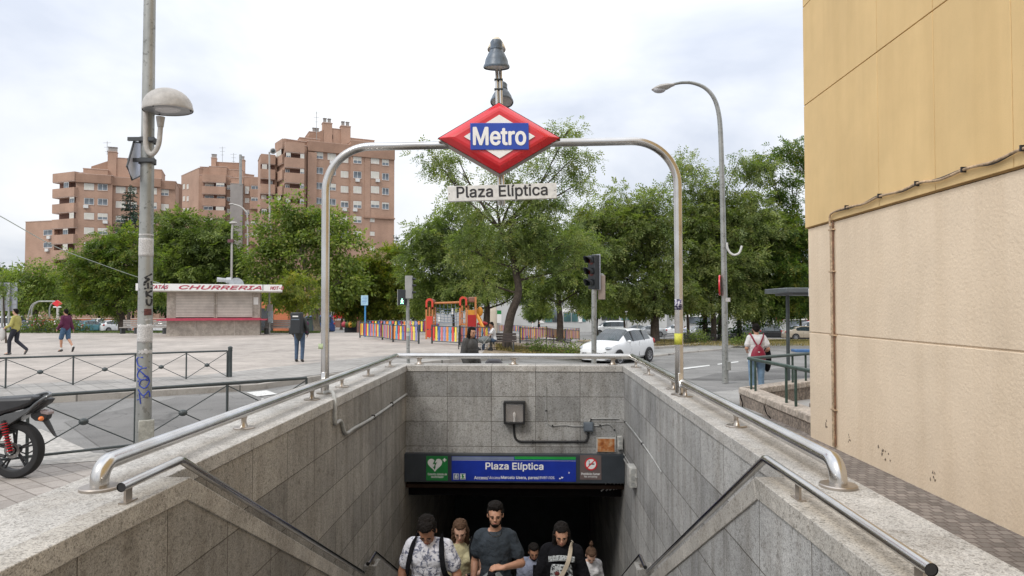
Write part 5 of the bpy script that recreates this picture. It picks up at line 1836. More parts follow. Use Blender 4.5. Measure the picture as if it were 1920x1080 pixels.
def leaf_mesh(name, P, D, L, W, mat, seed=0, leaflets=1):
    """P: positions n x 3, D: spray directions; each spray holds paired leaflets along its stem"""
    r = np.random.default_rng(seed)
    n = len(P)
    D = D / (np.linalg.norm(D, axis=1, keepdims=True) + 1e-9)
    up = r.normal(size=(n, 3)) * .55 + np.array([0, 0, 1.0])
    S = np.cross(D, up); S /= (np.linalg.norm(S, axis=1, keepdims=True) + 1e-9)
    N = np.cross(S, D)
    if leaflets == 1:
        Ls = (L * r.uniform(.65, 1.3, n))[:, None]; Ws = (W * r.uniform(.7, 1.25, n))[:, None]
        Bs, Dd, Ss = P, D, S
        Nn = N
    else:
        t = np.repeat(np.linspace(.15, 1, leaflets)[None, :], n, 0)
        sg = np.where(np.arange(leaflets) % 2 == 0, 1.0, -1.0)[None, :].repeat(n, 0)
        sg[:, -1] = 0
        Lsp = (L * r.uniform(.7, 1.3, n))[:, None, None]
        Bs = P[:, None, :] + D[:, None, :] * t[:, :, None] * Lsp + N[:, None, :] * (-(t ** 2) * .25)[:, :, None] * Lsp
        Dd = D[:, None, :] * .55 + S[:, None, :] * sg[:, :, None] * .95 + r.normal(size=(n, leaflets, 3)) * .14
        Dd /= np.linalg.norm(Dd, axis=2, keepdims=True)
        Ss = np.cross(Dd, N[:, None, :].repeat(leaflets, 1)); Ss /= (np.linalg.norm(Ss, axis=2, keepdims=True) + 1e-9)
        Bs = Bs.reshape(-1, 3); Dd = Dd.reshape(-1, 3); Ss = Ss.reshape(-1, 3)
        m = len(Bs)
        Ls = (W * 2.7 * r.uniform(.8, 1.2, m))[:, None]; Ws = (W * r.uniform(.8, 1.2, m))[:, None]
        Nn = N[:, None, :].repeat(leaflets, 1).reshape(-1, 3)
    m = len(Bs)
    V = np.empty((m, 4, 3))
    V[:, 0] = Bs
    V[:, 1] = Bs + Dd * Ls * .45 + Ss * Ws * .5 + Nn * Ws * .12
    V[:, 2] = Bs + Dd * Ls
    V[:, 3] = Bs + Dd * Ls * .45 - Ss * Ws * .5 + Nn * Ws * .12
    me = bpy.data.meshes.new(name)
    me.vertices.add(m * 4); me.vertices.foreach_set('co', V.reshape(-1))
    me.loops.add(m * 4); me.loops.foreach_set('vertex_index', np.arange(m * 4, dtype=np.int32))
    me.polygons.add(m)
    me.polygons.foreach_set('loop_start', np.arange(0, m * 4, 4, dtype=np.int32))
    me.polygons.foreach_set('loop_total', np.full(m, 4, dtype=np.int32))
    me.materials.append(mat)
    me.update(calc_edges=True)
    return me


def put(me, name, parent):
    o = bpy.data.objects.new(name, me); C.objects.link(o)
    return adopt(o, parent)


def grow(t, trunk, r0_, lobes, mat, bark, seed, L=.3, W=.055, dens=1.0, leaflets=7, clump=.55, droop=.5, r1_=None, split=None):
    """trunk: points from the ground up; lobes: (centre, radii, density)"""
    r = np.random.default_rng(seed)
    b = MB()
    tp = smooth_path(trunk, 5)
    n = len(tp); re = r1_ or r0_ * .45
    rad = [r0_ * (1.35 if i == 0 else 1.1 if i == 1 else 1) + (re - r0_) * i / (n - 1) for i in range(n)]
    b.tube(tp, rad, 12)
    base = tp[-1]
    Ps, Ds = [], []
    lob = []
    for (c, rr, dn) in lobes:
        c = Vector(c)
        # a limb from the best point of the upper trunk to the lobe
        cand = tp[int(n * (split or .45)):]
        s = min(cand, key=lambda p: (p - c).length + abs(p.z - (c.z - rr[2])) * .6)
        mid = s.lerp(c, .5) + Vector((r.normal() * .15, r.normal() * .15, -.05 * (c - s).length + .1 * abs(r.normal())))
        limb = smooth_path([s, mid, c], 5)
        rl = max(.02, re * .55 * min(1.0, 2.2 / (1 + (c - s).length * .3)))
        b.tube(limb, [rl + (rl * .35 - rl) * i / (len(limb) - 1) for i in range(len(limb))], 7)
        area = (rr[0] * rr[1] + rr[1] * rr[2] + rr[0] * rr[2]) / 3
        nc = max(5, int(area * 6.0 * dn / clump ** 1.2))
        for k in range(nc):
            u = r.normal(size=3); u /= np.linalg.norm(u)
            rho = r.uniform(.35, 1.0) ** .6 * r.uniform(.88, 1.1)
            cc = np.array(c) + u * np.array(rr) * rho
            if k % 3 == 0:
                p0 = limb[r.integers(len(limb) // 2, len(limb))]
                e = Vector(cc)
                b.tube([p0, p0.lerp(e, .5) + Vector((0, 0, .12)), e], [rl * .35, rl * .22, .008], 5, cap=False)
            ns = max(4, int(26 * dens * r.uniform(.5, 1.5) * (clump / .55) ** 2))
            off = r.normal(size=(ns, 3)) * np.array([clump, clump, clump * .55]) * .5
            Ps.append(cc + off)
            dd = off * .8 + u * .5 + r.normal(size=(ns, 3)) * .45 + np.array([0, 0, -droop])
            Ds.append(dd)
    part(b, 'trunk', bark, t, sharp=60)
    P = np.vstack(Ps); D = np.vstack(Ds)
    put(leaf_mesh('crown', P, D, L, W, mat, seed, leaflets), 'crown', t)


def lob(Y, *a):
    """lobes given as they are seen: px, py, rx px, ry px, [density, dy]"""
    out = []
    for q in a:
        px, py, rx, ry = q[:4]
        dn = q[4] if len(q) > 4 else 1.0
        dy = q[5] if len(q) > 5 else 0.0
        k = (Y + dy) / FPX
        out.append((at(px, py, Y + dy), (rx * k, min(rx, ry * 1.2) * k * 1.0, ry * k), dn))
    return out


def trk(Y, *a):
    return [at(px, py, Y) for px, py in a]


def tr(label, Y, trunk, r0_, lobes, mat, bark, seed, group=None, **kw):
    P = trk(Y, *trunk)
    g = Vector((P[0].x, Y, zg(P[0].x, Y)))
    t_ = thing('tree', label, 'tree', g, 0, group)
    grow(t_, [g] + P[1:], r0_, lob(Y, *lobes), mat, bark, seed, **kw)
    return t_


GT = 'trees round the square'
# the leaning tree behind the stair wall
tr('leaning tree with furrowed dark trunk and airy crown behind the red diamond sign', 31,
   [(950, 657), (952, 625), (958, 590), (972, 550), (967, 510), (958, 470), (938, 430)], .235,
   [(815, 295, 46, 26, .42), (868, 325, 52, 24, .45), (905, 375, 58, 34, 1.1), (935, 425, 58, 34, 1.3), (980, 410, 50, 34, 1.2), (985, 350, 48, 34, .9), (940, 330, 40, 26, .6), (860, 300, 40, 24, .6), (1035, 315, 44, 36, .9), (1030, 370, 44, 30, .9), (1085, 285, 24, 30, .5), (1065, 243, 34, 14, .35), (1092, 340, 16, 26, .5),
    (1015, 405, 50, 36, 1.2), (1060, 455, 52, 36, 1.2), (965, 460, 54, 36, 1.4), (890, 470, 54, 36, 1.2), (905, 525, 40, 26, .7), (1000, 490, 45, 30, .8), (1085, 500, 35, 30, .8)],
   F_hero, M_bark, 5, GT, L=.34, W=.055, dens=1.0, clump=.6, r1_=.11)
tr('dense green tree behind the red play tower, left of the leaning trunk', 46, [(913, 640), (912, 610), (913, 570), (905, 520)], .30,
   [(815, 440, 50, 42), (800, 500, 50, 45), (855, 420, 52, 34), (860, 480, 60, 45), (910, 450, 50, 45), (930, 520, 55, 45), (860, 540, 60, 35), (795, 555, 45, 28), (975, 545, 40, 35)],
   F_mid, M_bark, 8, GT, L=.42, W=.085, dens=.75, clump=.8)
tr('dense green tree on a straight black trunk left of the tall traffic light', 44, [(1050, 640), (1050, 600), (1048, 570), (1045, 530)], .24,
   [(1045, 525, 55, 35), (1010, 470, 45, 40), (1085, 475, 45, 40), (1100, 540, 45, 32), (1050, 430, 45, 34), (1000, 545, 40, 28)],
   F_mid, M_bark, 11, GT, L=.42, W=.08, dens=.75, clump=.75)
tr('broad leafy tree with a dark trunk, behind the white hatchback', 47, [(1228, 645), (1228, 600), (1230, 560), (1215, 500)], .34,
   [(1150, 420, 50, 40, 1.3), (1105, 420, 36, 34, .9), (1130, 385, 36, 26, .35), (1090, 500, 40, 40), (1200, 420, 50, 50, 1.2), (1205, 560, 60, 28), (1120, 470, 50, 48, 1.2), (1175, 370, 44, 30, .4), (1180, 450, 52, 50), (1230, 400, 40, 45, .8), (1245, 470, 45, 50), (1175, 525, 60, 40), (1240, 545, 55, 38), (1110, 540, 45, 38)],
   F_hero, M_bark, 14, GT, L=.46, W=.085, dens=.85, clump=.75)
tr('tall airy tree behind the curved highway lamp, right of the arch leg', 49, [(1338, 640), (1338, 600), (1334, 540), (1340, 470), (1345, 400)], .22,
   [(1305, 310, 36, 24, .22), (1290, 350, 30, 30, .4), (1300, 420, 42, 45, 1.2), (1410, 400, 45, 40, 1.1), (1350, 430, 50, 50, 1.2), (1345, 500, 60, 50, 1.2), (1290, 530, 45, 45, 1.1), (1400, 560, 50, 30), (1345, 355, 28, 48, .7), (1385, 300, 46, 26, .2), (1425, 320, 30, 24, .2), (1310, 385, 40, 40, .9), (1375, 410, 50, 45, .9), (1320, 460, 50, 50), (1385, 485, 50, 45), (1345, 540, 55, 35), (1420, 450, 45, 45, 1.1)],
   F_hero, M_bark, 17, GT, L=.48, W=.085, dens=.75, clump=.8)
tr('leafy tree with a few yellow leaves, rightmost, partly hidden by the yellow building', 50, [(1416, 640), (1416, 600), (1425, 550), (1450, 490), (1480, 420)], .22,
   [(1450, 500, 55, 50, 1.2), (1460, 430, 45, 35, .9), (1440, 570, 60, 25), (1500, 470, 50, 50, 1.2), (1460, 555, 55, 28), (1520, 540, 45, 35), (1410, 545, 40, 35, .8), (1485, 345, 38, 40, .10), (1505, 285, 30, 24, .12), (1440, 310, 34, 22, .10), (1520, 400, 36, 36, .2)],
   foliage('leaves_with_yellow', (.045, .085, .02), (.12, .18, .04), (.30, .24, .05)), M_bark, 20, GT, L=.46, W=.09, dens=1.0, clump=.85)
# left side
tr('spreading tree on a dark leaning trunk left of the graffiti pole, behind the benches', 47.5, [(231, 625), (228, 600), (220, 570), (212, 540)], .32,
   [(215, 450, 46, 26), (175, 480, 50, 36), (240, 485, 46, 38), (150, 520, 40, 34), (205, 530, 55, 34), (255, 535, 40, 34), (150, 560, 34, 20, .7), (200, 568, 40, 16, .6)],
   foliage('leaves_left_tree', (.06, .105, .02), (.18, .24, .05), (.26, .22, .05)), M_bark, 23, GT, L=.42, W=.09, dens=.75, clump=.8)
tr('dense green tree above the kiosk, right of the graffiti pole', 62, [(375, 640), (375, 590), (370, 540)], .3,
   [(345, 430, 48, 34), (395, 450, 42, 40), (310, 475, 42, 44), (365, 500, 60, 45), (425, 500, 30, 40), (300, 530, 34, 30), (400, 545, 50, 35)],
   F_mid, M_bark, 26, GT, L=.5, W=.12, dens=.7, clump=1.0)
tr('big bright plane tree in front of the tallest brick block', 60, [(596, 640), (590, 590), (575, 520), (565, 460)], .35,
   [(555, 400, 44, 38), (520, 440, 50, 42), (600, 430, 50, 44), (650, 470, 45, 40), (560, 480, 65, 50), (490, 490, 40, 45), (640, 525, 55, 40), (520, 540, 55, 38), (590, 550, 60, 38)],
   F_plane, M_barkp, 29, GT, L=.30, W=.22, dens=.95, clump=1.0, leaflets=1)
tr('small tree with orange tinged crown and pale trunk behind the courier', 46, [(556, 626), (556, 600), (558, 575), (555, 550)], .15,
   [(555, 535, 30, 20), (530, 555, 24, 18, .8), (582, 550, 26, 20, .9), (555, 570, 28, 12, .7)],
   F_yel, M_barkp, 32, GT, L=.36, W=.08, dens=.8, clump=.6)
tr('yellowing tree between the arch leg and the crossing light, over the red flower stall', 66, [(700, 640), (700, 600), (700, 560)], .3,
   [(650, 550, 40, 28), (695, 530, 45, 35), (745, 545, 42, 38), (680, 575, 50, 18), (735, 500, 26, 34), (640, 515, 26, 22, .7), (765, 580, 34, 18)],
   F_yel, M_bark, 35, GT, L=.5, W=.13, dens=.7, clump=1.0)
tr('green tree at the far left beyond the two walking men', 74, [(66, 640), (66, 600), (68, 560)], .3,
   [(60, 520, 42, 32), (35, 560, 40, 30), (95, 550, 42, 38), (110, 510, 28, 24), (20, 530, 30, 30, .8)],
   F_plane, M_bark, 38, GT, L=.5, W=.16, dens=.7, clump=1.1, leaflets=1)
tr('young street tree at the left edge of the square, thin stake trunk', 32, [(12, 645), (9, 610), (7, 570), (5, 540)], .05,
   [(4, 525, 20, 22, .8), (10, 548, 16, 12, .6)], F_mid, M_bark, 41, GT, L=.3, W=.06, dens=.7, clump=.4)


def conifer(label, px, ytop, ybot, Y, wpx, mat, seed):
    r = np.random.default_rng(seed)
    g = gx(px, Y); top = at(px, ytop, Y).z
    z0 = at(px, ybot, Y).z
    t_ = thing('conifer', label, 'tree', g)
    b = MB(); b.tube([g, (g.x, Y, top)], [.25, .03], 8)
    Ps, Ds = [], []
    n = int((top - z0) / .55)
    for i in range(n):
        z = z0 + (top - z0) * i / n
        R_ = wpx * Y / FPX * (1 - (i / n)) ** .8 + .15
        for k in range(int(6 + 4 * R_)):
            a = r.uniform(0, 6.28); L_ = R_ * r.uniform(.6, 1.1)
            e = Vector((g.x + L_ * math.cos(a), Y + L_ * math.sin(a), z - .12 * L_ + .2))
            b.tube([(g.x, Y, z), e], [.03, .01], 4, cap=False)
            m = max(5, int(16 * L_))
            s = r.uniform(.15, 1, m)[:, None]
            Pp = np.array([g.x, Y, z]) * (1 - s) + np.array(e) * s + r.normal(size=(m, 3)) * .12
            Ps.append(Pp); Ds.append(np.tile([math.cos(a), math.sin(a), -.25], (m, 1)) + r.normal(size=(m, 3)) * .6)
    part(b, 'trunk', M_bark, t_)
    put(leaf_mesh('crown', np.vstack(Ps), np.vstack(Ds), .38, .14, mat, seed), 'crown', t_)
conifer('tall blue green fir before the left brick block, beside the graffiti pole', 241, 346, 470, 92, 34, F_fir, 3)
conifer('dark narrow conifer right of the tallest brick block', 742, 440, 560, 110, 16, F_fir, 4)
conifer('dark columnar evergreen behind the white hatchback side, left one', 1322, 520, 636, 52, 14, F_dark, 5)
conifer('dark columnar evergreen right of the curved highway lamp', 1386, 535, 636, 54, 14, F_dark, 6)
conifer('dark columnar evergreen between the arch leg and the curved lamp', 1350, 530, 636, 56, 16, F_dark, 7)

# a further row of trees closes the view
proto = thing('tree', 'dense dark tree in the far row beyond the square', 'tree', (0, 0, 0), 0, 'dark trees in the far row')
grow(proto, [(0, 0, 0), (.1, 0, 2), (0, .1, 4)], .28, [((0, 0, 6.5), (3.2, 3, 2.4), 1), ((2.2, .4, 5), (2.2, 2, 1.8), 1), ((-2.3, -.3, 5.2), (2.2, 2, 1.9), 1), ((.2, -1.4, 4.4), (2.4, 1.8, 1.4), 1), ((.5, .3, 8.3), (1.9, 1.8, 1.6), .9)],
     F_dark, M_bark, 77, L=.55, W=.2, dens=.75, clump=1.1, leaflets=1)
proto2 = thing('tree', 'mid green tree in the far row beyond the square', 'tree', (0, 0, 0), 0, 'green trees in the far row')
grow(proto2, [(0, 0, 0), (.1, 0, 2), (-.1, .1, 4)], .25, [((0, 0, 6.2), (2.8, 2.6, 2.6), 1), ((1.9, .4, 4.9), (2.0, 2, 1.7), 1), ((-1.9, -.3, 5.6), (2.0, 2, 1.9), 1), ((.2, 1.2, 4.2), (2.6, 1.8, 1.3), 1)],
     F_mid, M_bark, 78, L=.55, W=.2, dens=.75, clump=1.1, leaflets=1)
row = [(10, 102, 1.0), (70, 108, .95), (130, 104, .8), (185, 106, .85), (250, 104, .95), (310, 108, .95), (350, 100, .8), (430, 98, .8), (-40, 100, 1.1), (480, 96, .85)]
rr = random.Random(5)
for i, (px, Y, s) in enumerate(row):
    o = proto if i == 0 else copy_tree(proto)
    o.location = gx(px, Y); o.scale = (s, s, s * .92); o.rotation_euler[2] = rr.uniform(0, 6.28)
row2 = [(640, 100, .8), (700, 98, .75), (790, 92, .9), (850, 78, .8), (1010, 96, .55), (1120, 92, .7), (1170, 84, .75), (1290, 70, .8), (1460, 96, .85), (1500, 80, .75), (1560, 70, 1), (1420, 90, .7)]
for i, (px, Y, s) in enumerate(row2):
    o = proto2 if i == 0 else copy_tree(proto2)
    o.location = gx(px, Y); o.scale = (s, s, s); o.rotation_euler[2] = rr.uniform(0, 6.28)

# rose bed and low shrubs at the back of the square
M_petal = pm('rose_petals', (.62, .50, .50), .6, var=.2, scale=3)
M_petal2 = pm('rose_petals_red', (.45, .06, .08), .6, var=.2, scale=3)
def shrub(label, px, Y, w, h, flowers, seed, group=None, mat=None):
    r = np.random.default_rng(seed)
    g = gx(px, Y)
    t_ = thing('shrub', label, 'shrub', g, 0, group)
    b = MB()
    Ps, Ds = [], []
    for k in range(16):
        a = r.uniform(0, 6.28); e = Vector((g.x + r.normal() * w * .35, Y + r.normal() * .3, g.z + KH + h * r.uniform(.45, 1)))
        b.tube([g + Vector((r.normal() * w * .12, 0, 0)), e], [.012, .005], 4, cap=False)
        m = int(26 * w)
        Ps.append(np.array(e) + r.normal(size=(m, 3)) * np.array([.22, .2, .16])); Ds.append(r.normal(size=(m, 3)))
    m = int(220 * w)
    Ps.append(np.array(g) + np.c_[r.uniform(-.55, .55, m) * w, r.normal(size=m) * .3, KH + r.uniform(.05, .7, m) * h]); Ds.append(r.normal(size=(m, 3)))
    part(b, 'stems', M_bark, t_)
    put(leaf_mesh('foliage', np.vstack(Ps), np.vstack(Ds), .11, .07, mat or F_mid, seed), 'foliage', t_)
    if flowers:
        b = MB()
        for k in range(int(flowers * w)):
            b.ball((g.x + r.uniform(-.5, .5) * w, Y - r.uniform(0, .35), g.z + KH + h * r.uniform(.35, 1.08)), .055 * r.uniform(.7, 1.2), n=6, k=4, m=0 if r.random() < .75 else 1)
        part(b, 'blossom', [M_petal, M_petal2], t_)
GR = 'rose bushes at the back of the square'
for i, (px, Y, w, h, f) in enumerate([(72, 45, 1.3, 1.15, 22), (92, 45.6, 1.3, 1.0, 18), (108, 45, 1.2, .85, 9), (125, 45.5, 1.2, .7, 5), (46, 46, 1.1, .5, 6), (140, 46, 1.2, .7, 3)]):
    shrub('rose bush with pale blossoms behind the two walking men', px, Y, w, h, f, 100 + i, GR)
for i, (px, Y, w, h) in enumerate([(1008, 30.2, .6, .5), (1035, 30.5, .5, .3), (1072, 31, .7, .5)]):
    shrub('low leafy plant inside the garden fence by the leaning tree', px, Y, w, h, 0, 120 + i, 'low plants in the fenced garden')
shrub('low shrub at the foot of the dark columnar evergreens', 1300, 44, 1.6, .7, 0, 130)
shrub('second low shrub in the garden near the curved lamp', 1398, 42, 1.6, .6, 0, 131)


def tufts(name, spots, mat, n, seed, hh=.12):
    """grass growing on the soil, one mass"""
    r = np.random.default_rng(seed)
    P = []
    for (px0, px1, Y0, Y1, k) in spots:
        for _ in range(int(n * k)):
            Y = r.uniform(Y0, Y1); px = r.uniform(px0, px1); q = gx(px, Y)
            P.append((q.x, Y, zg(q.x, Y) + KH + .015))
    P = np.array(P); D = r.normal(size=(len(P), 3)) * .35 + np.array([0, 0, 1.0])
    me = leaf_mesh(name, P, D, hh, .03, mat, seed)
    o = bpy.data.objects.new(name, me); C.objects.link(o)
    tag(o, 'dry and green grass on the garden soil behind the road', 'grass', kind='stuff')
F_dry = foliage('dry_grass', (.16, .13, .05), (.30, .24, .10), (.08, .12, .03), trans=.2)
tufts('grass', [(1000, 1090, 30, 34, .5), (1230, 1523, 41, 60, 2.0), (930, 1090, 29, 33, .5)], F_dry, 9000, 9)
F_lawn = foliage('lawn', (.05, .09, .02), (.11, .15, .04), trans=.2)
tufts('grass', [(-30, 330, 44.3, 47, 1.0), (490, 600, 45, 47, .5)], F_lawn, 7000, 10, .15)
# ================================================================== APARTMENT BLOCKS AND FAR SHOPS
def brick(name, col):
    m, nt, b = _new(name)
    v = _obj(nt)
    mp = nt.nodes.new('ShaderNodeMapping'); mp.inputs['Scale'].default_value = (.5, .5, .09); nt.links.new(v, mp.inputs['Vector'])
    c = _ramp(nt, _noise(nt, v, .25, 5, .6), [(.3, tuple(x * .85 for x in col)), (.7, tuple(x * 1.12 for x in col))])
    c = _mix(nt, c, _ramp(nt, _noise(nt, mp.outputs[0], 1, 5, .6), [(.35, (.82, .8, .78)), (.6, (1, 1, 1))]), .6)
    c = _mix(nt, c, _ramp(nt, _noise(nt, v, 9, 4, .7), [(.3, (.86, .85, .85)), (.7, (1.12, 1.1, 1.1))]), .8)
    mc = nt.nodes.new('ShaderNodeTexBrick'); mc.inputs['Scale'].default_value = 1; mc.inputs['Brick Width'].default_value = .5; mc.inputs['Row Height'].default_value = .14
    mc.inputs['Mortar Size'].default_value = .012; mc.inputs['Color1'].default_value = (.95, .95, .95, 1); mc.inputs['Color2'].default_value = (1.06, 1.05, 1.04, 1); mc.inputs['Mortar'].default_value = (.8, .8, .8, 1)
    s = nt.nodes.new('ShaderNodeSeparateXYZ'); nt.links.new(v, s.inputs[0])
    cb_ = nt.nodes.new('ShaderNodeCombineXYZ'); nt.links.new(_math(nt, 'ADD', s.outputs[0], s.outputs[1]), cb_.inputs[0]); nt.links.new(s.outputs[2], cb_.inputs[1]); nt.links.new(cb_.outputs[0], mc.inputs['Vector'])
    c = _mix(nt, c, mc.outputs['Color'], .8)
    nt.links.new(c, b.inputs['Base Color']); b.inputs['Roughness'].default_value = .9
    return m
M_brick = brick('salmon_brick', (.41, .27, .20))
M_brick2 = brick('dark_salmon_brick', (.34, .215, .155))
M_loggia = brick('shaded_loggia_brick', (.20, .115, .09))  # the block's brick darkened, recess shade put into the colour
M_wframe = pm('white_window_frame', (.70, .70, .69), .4, var=.05)
M_blind = pm('cream_blind', (.58, .56, .50), .6, var=.12, scale=.5)
M_pane = glassy('window_pane', (.10, .12, .14), .1, .6, .4)
M_dkpane = glassy('dark_window_pane', (.03, .035, .04), .12, .5, .4)
M_cap = pm('parapet_cap', (.50, .38, .32), .8)
M_concg = pm('grey_concrete_shaft', (.30, .28, .265), .9, var=.12, scale=.6)
M_ac = pm('white_ac', (.62, .62, .61), .5, var=.08)
rb = random.Random(21)


class Face:
    """a vertical facade plane through two seen points at given distances"""
    def __init__(s, px0, Y0, px1, Y1):
        s.a = at(px0, 575, Y0); s.b = at(px1, 575, Y1)
        s.a.z = s.b.z = 0
        s.d = (s.b - s.a).normalized(); s.n = Vector((s.d.y, -s.d.x, 0))    # towards the viewer
    def hit(s, px, py):
        d = _ray(px, py); o = Vector((0, 0, EYE))
        t = (s.a - o).dot(s.n) / d.dot(s.n)
        p = o + d * t
        return (p - s.a).dot(s.d), p.z
    def M(s, out=0.0):
        o = s.a + s.n * out
        return frame_M((o.x, o.y, 0), s.d, (0, 0, 1))       # x along, y up, z out to the viewer


def volume(bt, F, u0, u1, z0, z1, depth, mat, name='wall', out=0.0, cap=True):
    M = F.M(out)
    o = part(MB().box(u0, u1, z0, z1, -depth, 0, M=M), name, mat, bt)
    if cap:
        part(MB().box(u0 - .08, u1 + .08, z1, z1 + .12, -depth - .08, .08, M=M), 'parapet_cap', M_cap, bt)
    return o


WIN = {}
def win_mesh(w, h, style):
    key = (round(w, 1), round(h, 1), style)
    if key in WIN: return WIN[key]
    w, h = key[0], key[1]
    b = MB()
    fr = .07
    b.box(-w / 2, w / 2, -h / 2, h / 2, -.02, .03, 0)                       # frame plate
    n = 2 if w < 2.4 else 3
    pw = (w - fr * (n + 1)) / n
    for i in range(n):
        x0 = -w / 2 + fr + i * (pw + fr)
        top = h / 2 - fr
        if style == 'shut': bl = -h / 2 + fr
        elif style == 'half': bl = 0.0 - h * .08
        elif style == 'low': bl = h * .28
        else: bl = top
        if top - bl > .02: b.box(x0, x0 + pw, bl, top, .03, .05, 1)
        if bl - (-h / 2 + fr) > .02: b.box(x0, x0 + pw, -h / 2 + fr, bl, .03, .045, 2)
    b.box(-w / 2 - .05, w / 2 + .05, -h / 2 - .08, -h / 2, -.02, .08, 3)
    b.box(-w / 2 - .05, w / 2 + .05, h / 2, h / 2 + .12, -.02, .05, 4)
    WIN[key] = b.mesh('window', [M_wframe, M_blind, M_pane, M_cap, M_brick2])
    return WIN[key]


def window(bt, F, px, py, wpx, hpx, style=None, out=0.0, ac=None):
    u, z = F.hit(px, py); u1, _ = F.hit(px + wpx / 2, py); u0, _ = F.hit(px - wpx / 2, py)
    _, za = F.hit(px, py - hpx / 2); _, zb__ = F.hit(px, py + hpx / 2)
    style = style or rb.choice(['shut', 'half', 'low', 'open', 'shut', 'half'])
    me = win_mesh(abs(u1 - u0), abs(za - zb__), style)
    o = bpy.data.objects.new('window', me); C.objects.link(o)
    Mw_ = F.M(out + .005) @ Matrix.Translation((u, z, 0))
    o.matrix_world = Mw_
    adopt_w(o, bt, Mw_)
    if ac is None: ac = rb.random() < .16
    if ac:
        q = Mw_ @ Matrix.Translation((rb.choice([-.5, .5, 0]), -abs(za - zb__) / 2 - .45, .2))
        part(MB().box(-.42, .42, -.3, .3, -.18, .18, M=q), 'air_conditioner', M_ac, bt)
    return o


def adopt_w(o, bt, M):
    o.parent = bt
    o.matrix_parent_inverse = Matrix.Translation(bt.location).inverted()
    o.matrix_basis = M


def balcony_stack(bt, F, px0, px1, y_list, band, rec_h, depth=1.3, out=.9, wins=(), rail=True):
    """projecting brick parapets with dark loggias between; y_list = seen top of each parapet band"""
    u0, _ = F.hit(px0, 400); u1, _ = F.hit(px1, 400)
    for i, y in enumerate(y_list):
        _, z1 = F.hit(px0, y); _, z0 = F.hit(px0, y + band)
        M = F.M(out)
        part(MB().box(u0, u1, z0, z1, -depth, 0, M=M), 'balcony_parapet', M_brick, bt)
        part(MB().box(u0 + .03, u1 - .03, z0 - .14, z0, -depth, -.05, M=M), 'balcony_slab', M_cap, bt)
        # loggia below the band
        _, zb__ = F.hit(px0, y + band + rec_h)
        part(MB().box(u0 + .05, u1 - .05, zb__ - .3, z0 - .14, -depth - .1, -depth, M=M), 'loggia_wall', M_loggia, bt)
        for (wx, ww) in wins:
            if rb.random() < .85:
                h_ = abs(z0 - zb__) * .8
                ua, _ = F.hit(wx - ww / 2, 400); ub, _ = F.hit(wx + ww / 2, 400)
                me = win_mesh(abs(ub - ua), h_, rb.choice(['half', 'open', 'low', 'shut']))
                o = bpy.data.objects.new('window', me); C.objects.link(o)
                Mw_ = M @ Matrix.Translation(((ua + ub) / 2, (z0 + zb__) / 2 - .1, -depth * rb.choice([.1, .95]) + .02))
                adopt_w(o, bt, Mw_)


def chimney(bt, F, px0, px1, y0, y1, back=2.0, pots=2, mat=None):
    Fb = Face.__new__(Face); Fb.__dict__ = dict(F.__dict__); Fb.a = F.a - F.n * back
    u0, z1 = Fb.hit(px0, y0); u1, _ = Fb.hit(px1, y0); _, z0 = Fb.hit(px0, y1)
    M = Fb.M()
    o = part(MB().box(u0, u1, z0, z1, -1.6, 0, M=M), 'chimney', mat or M_brick, bt)
    part(MB().box(u0 - .1, u1 + .1, z1, z1 + .15, -1.7, .1, M=M), 'chimney_cap', M_cap, bt)
    for k in range(pots):
        uu = u0 + (u1 - u0) * (k + .5) / max(1, pots)
        part(MB().box(uu - .28, uu + .28, z1 + .15, z1 + 1.0, -1.1, -.5, M=M).box(uu - .36, uu + .36, z1 + 1.0, z1 + 1.12, -1.2, -.4, M=M), 'chimney_pot', M_concg, bt)


def back(F, d):
    Fb = Face.__new__(Face); Fb.__dict__ = dict(F.__dict__); Fb.a = F.a - F.n * d
    return Fb


def roofbox(bt, F, px0, px1, y0, y1, bk, depth, mat=M_brick, cap=True):
    Fb = back(F, bk)
    u0, z1 = Fb.hit(px0, y0); u1, _ = Fb.hit(px1, y0); _, z0 = Fb.hit(px0, y1)
    volume(bt, Fb, u0, u1, z0, z1, depth, mat, 'penthouse', 0, cap)


def antenna(bt, px, y0, y1, Y):
    a, c = at(px, y0, Y), at(px, y1, Y)
    b = MB().tube([a, c], .05, 5)
    for k in range(3):
        z = a.z - .3 - k * .9
        b.tube([(a.x - .8 + k * .2, Y, z), (a.x + .8 - k * .2, Y, z)], .03, 4)
    part(b, 'antenna', M_galv, bt)


# ---- tallest block, in the middle
B3 = thing('apartment_block', 'tallest salmon brick apartment block, directly left of the arch top, with chimney towers', 'building', (at(640, 575, 140).x, 140, -4))
F = Face(577, 132, 740, 140)
def V(bt, F, px0, px1, ytop, depth, out=0, mat=M_brick, ybot=None, name='wall', yat=None):
    u0, z1 = F.hit(px0, ytop); u1, _ = F.hit(px1, ytop)
    z0 = -5 if ybot is None else F.hit(px0, ybot)[1]
    return volume(bt, F, u0, u1, z0, z1, depth, mat, name, out)
V(B3, F, 577, 657, 264.5, 16)
V(B3, F, 657, 738.5, 264.5, 16, .5)
# ribs that catch the light
for px in (577, 683):
    u, zt = F.hit(px, 268)
    part(MB().box(u, u + (1.7 if px == 577 else 1.1), -4, zt - 1.8, -.2, .62 if px > 600 else .35, M=F.M()), 'rib', M_brick, B3)
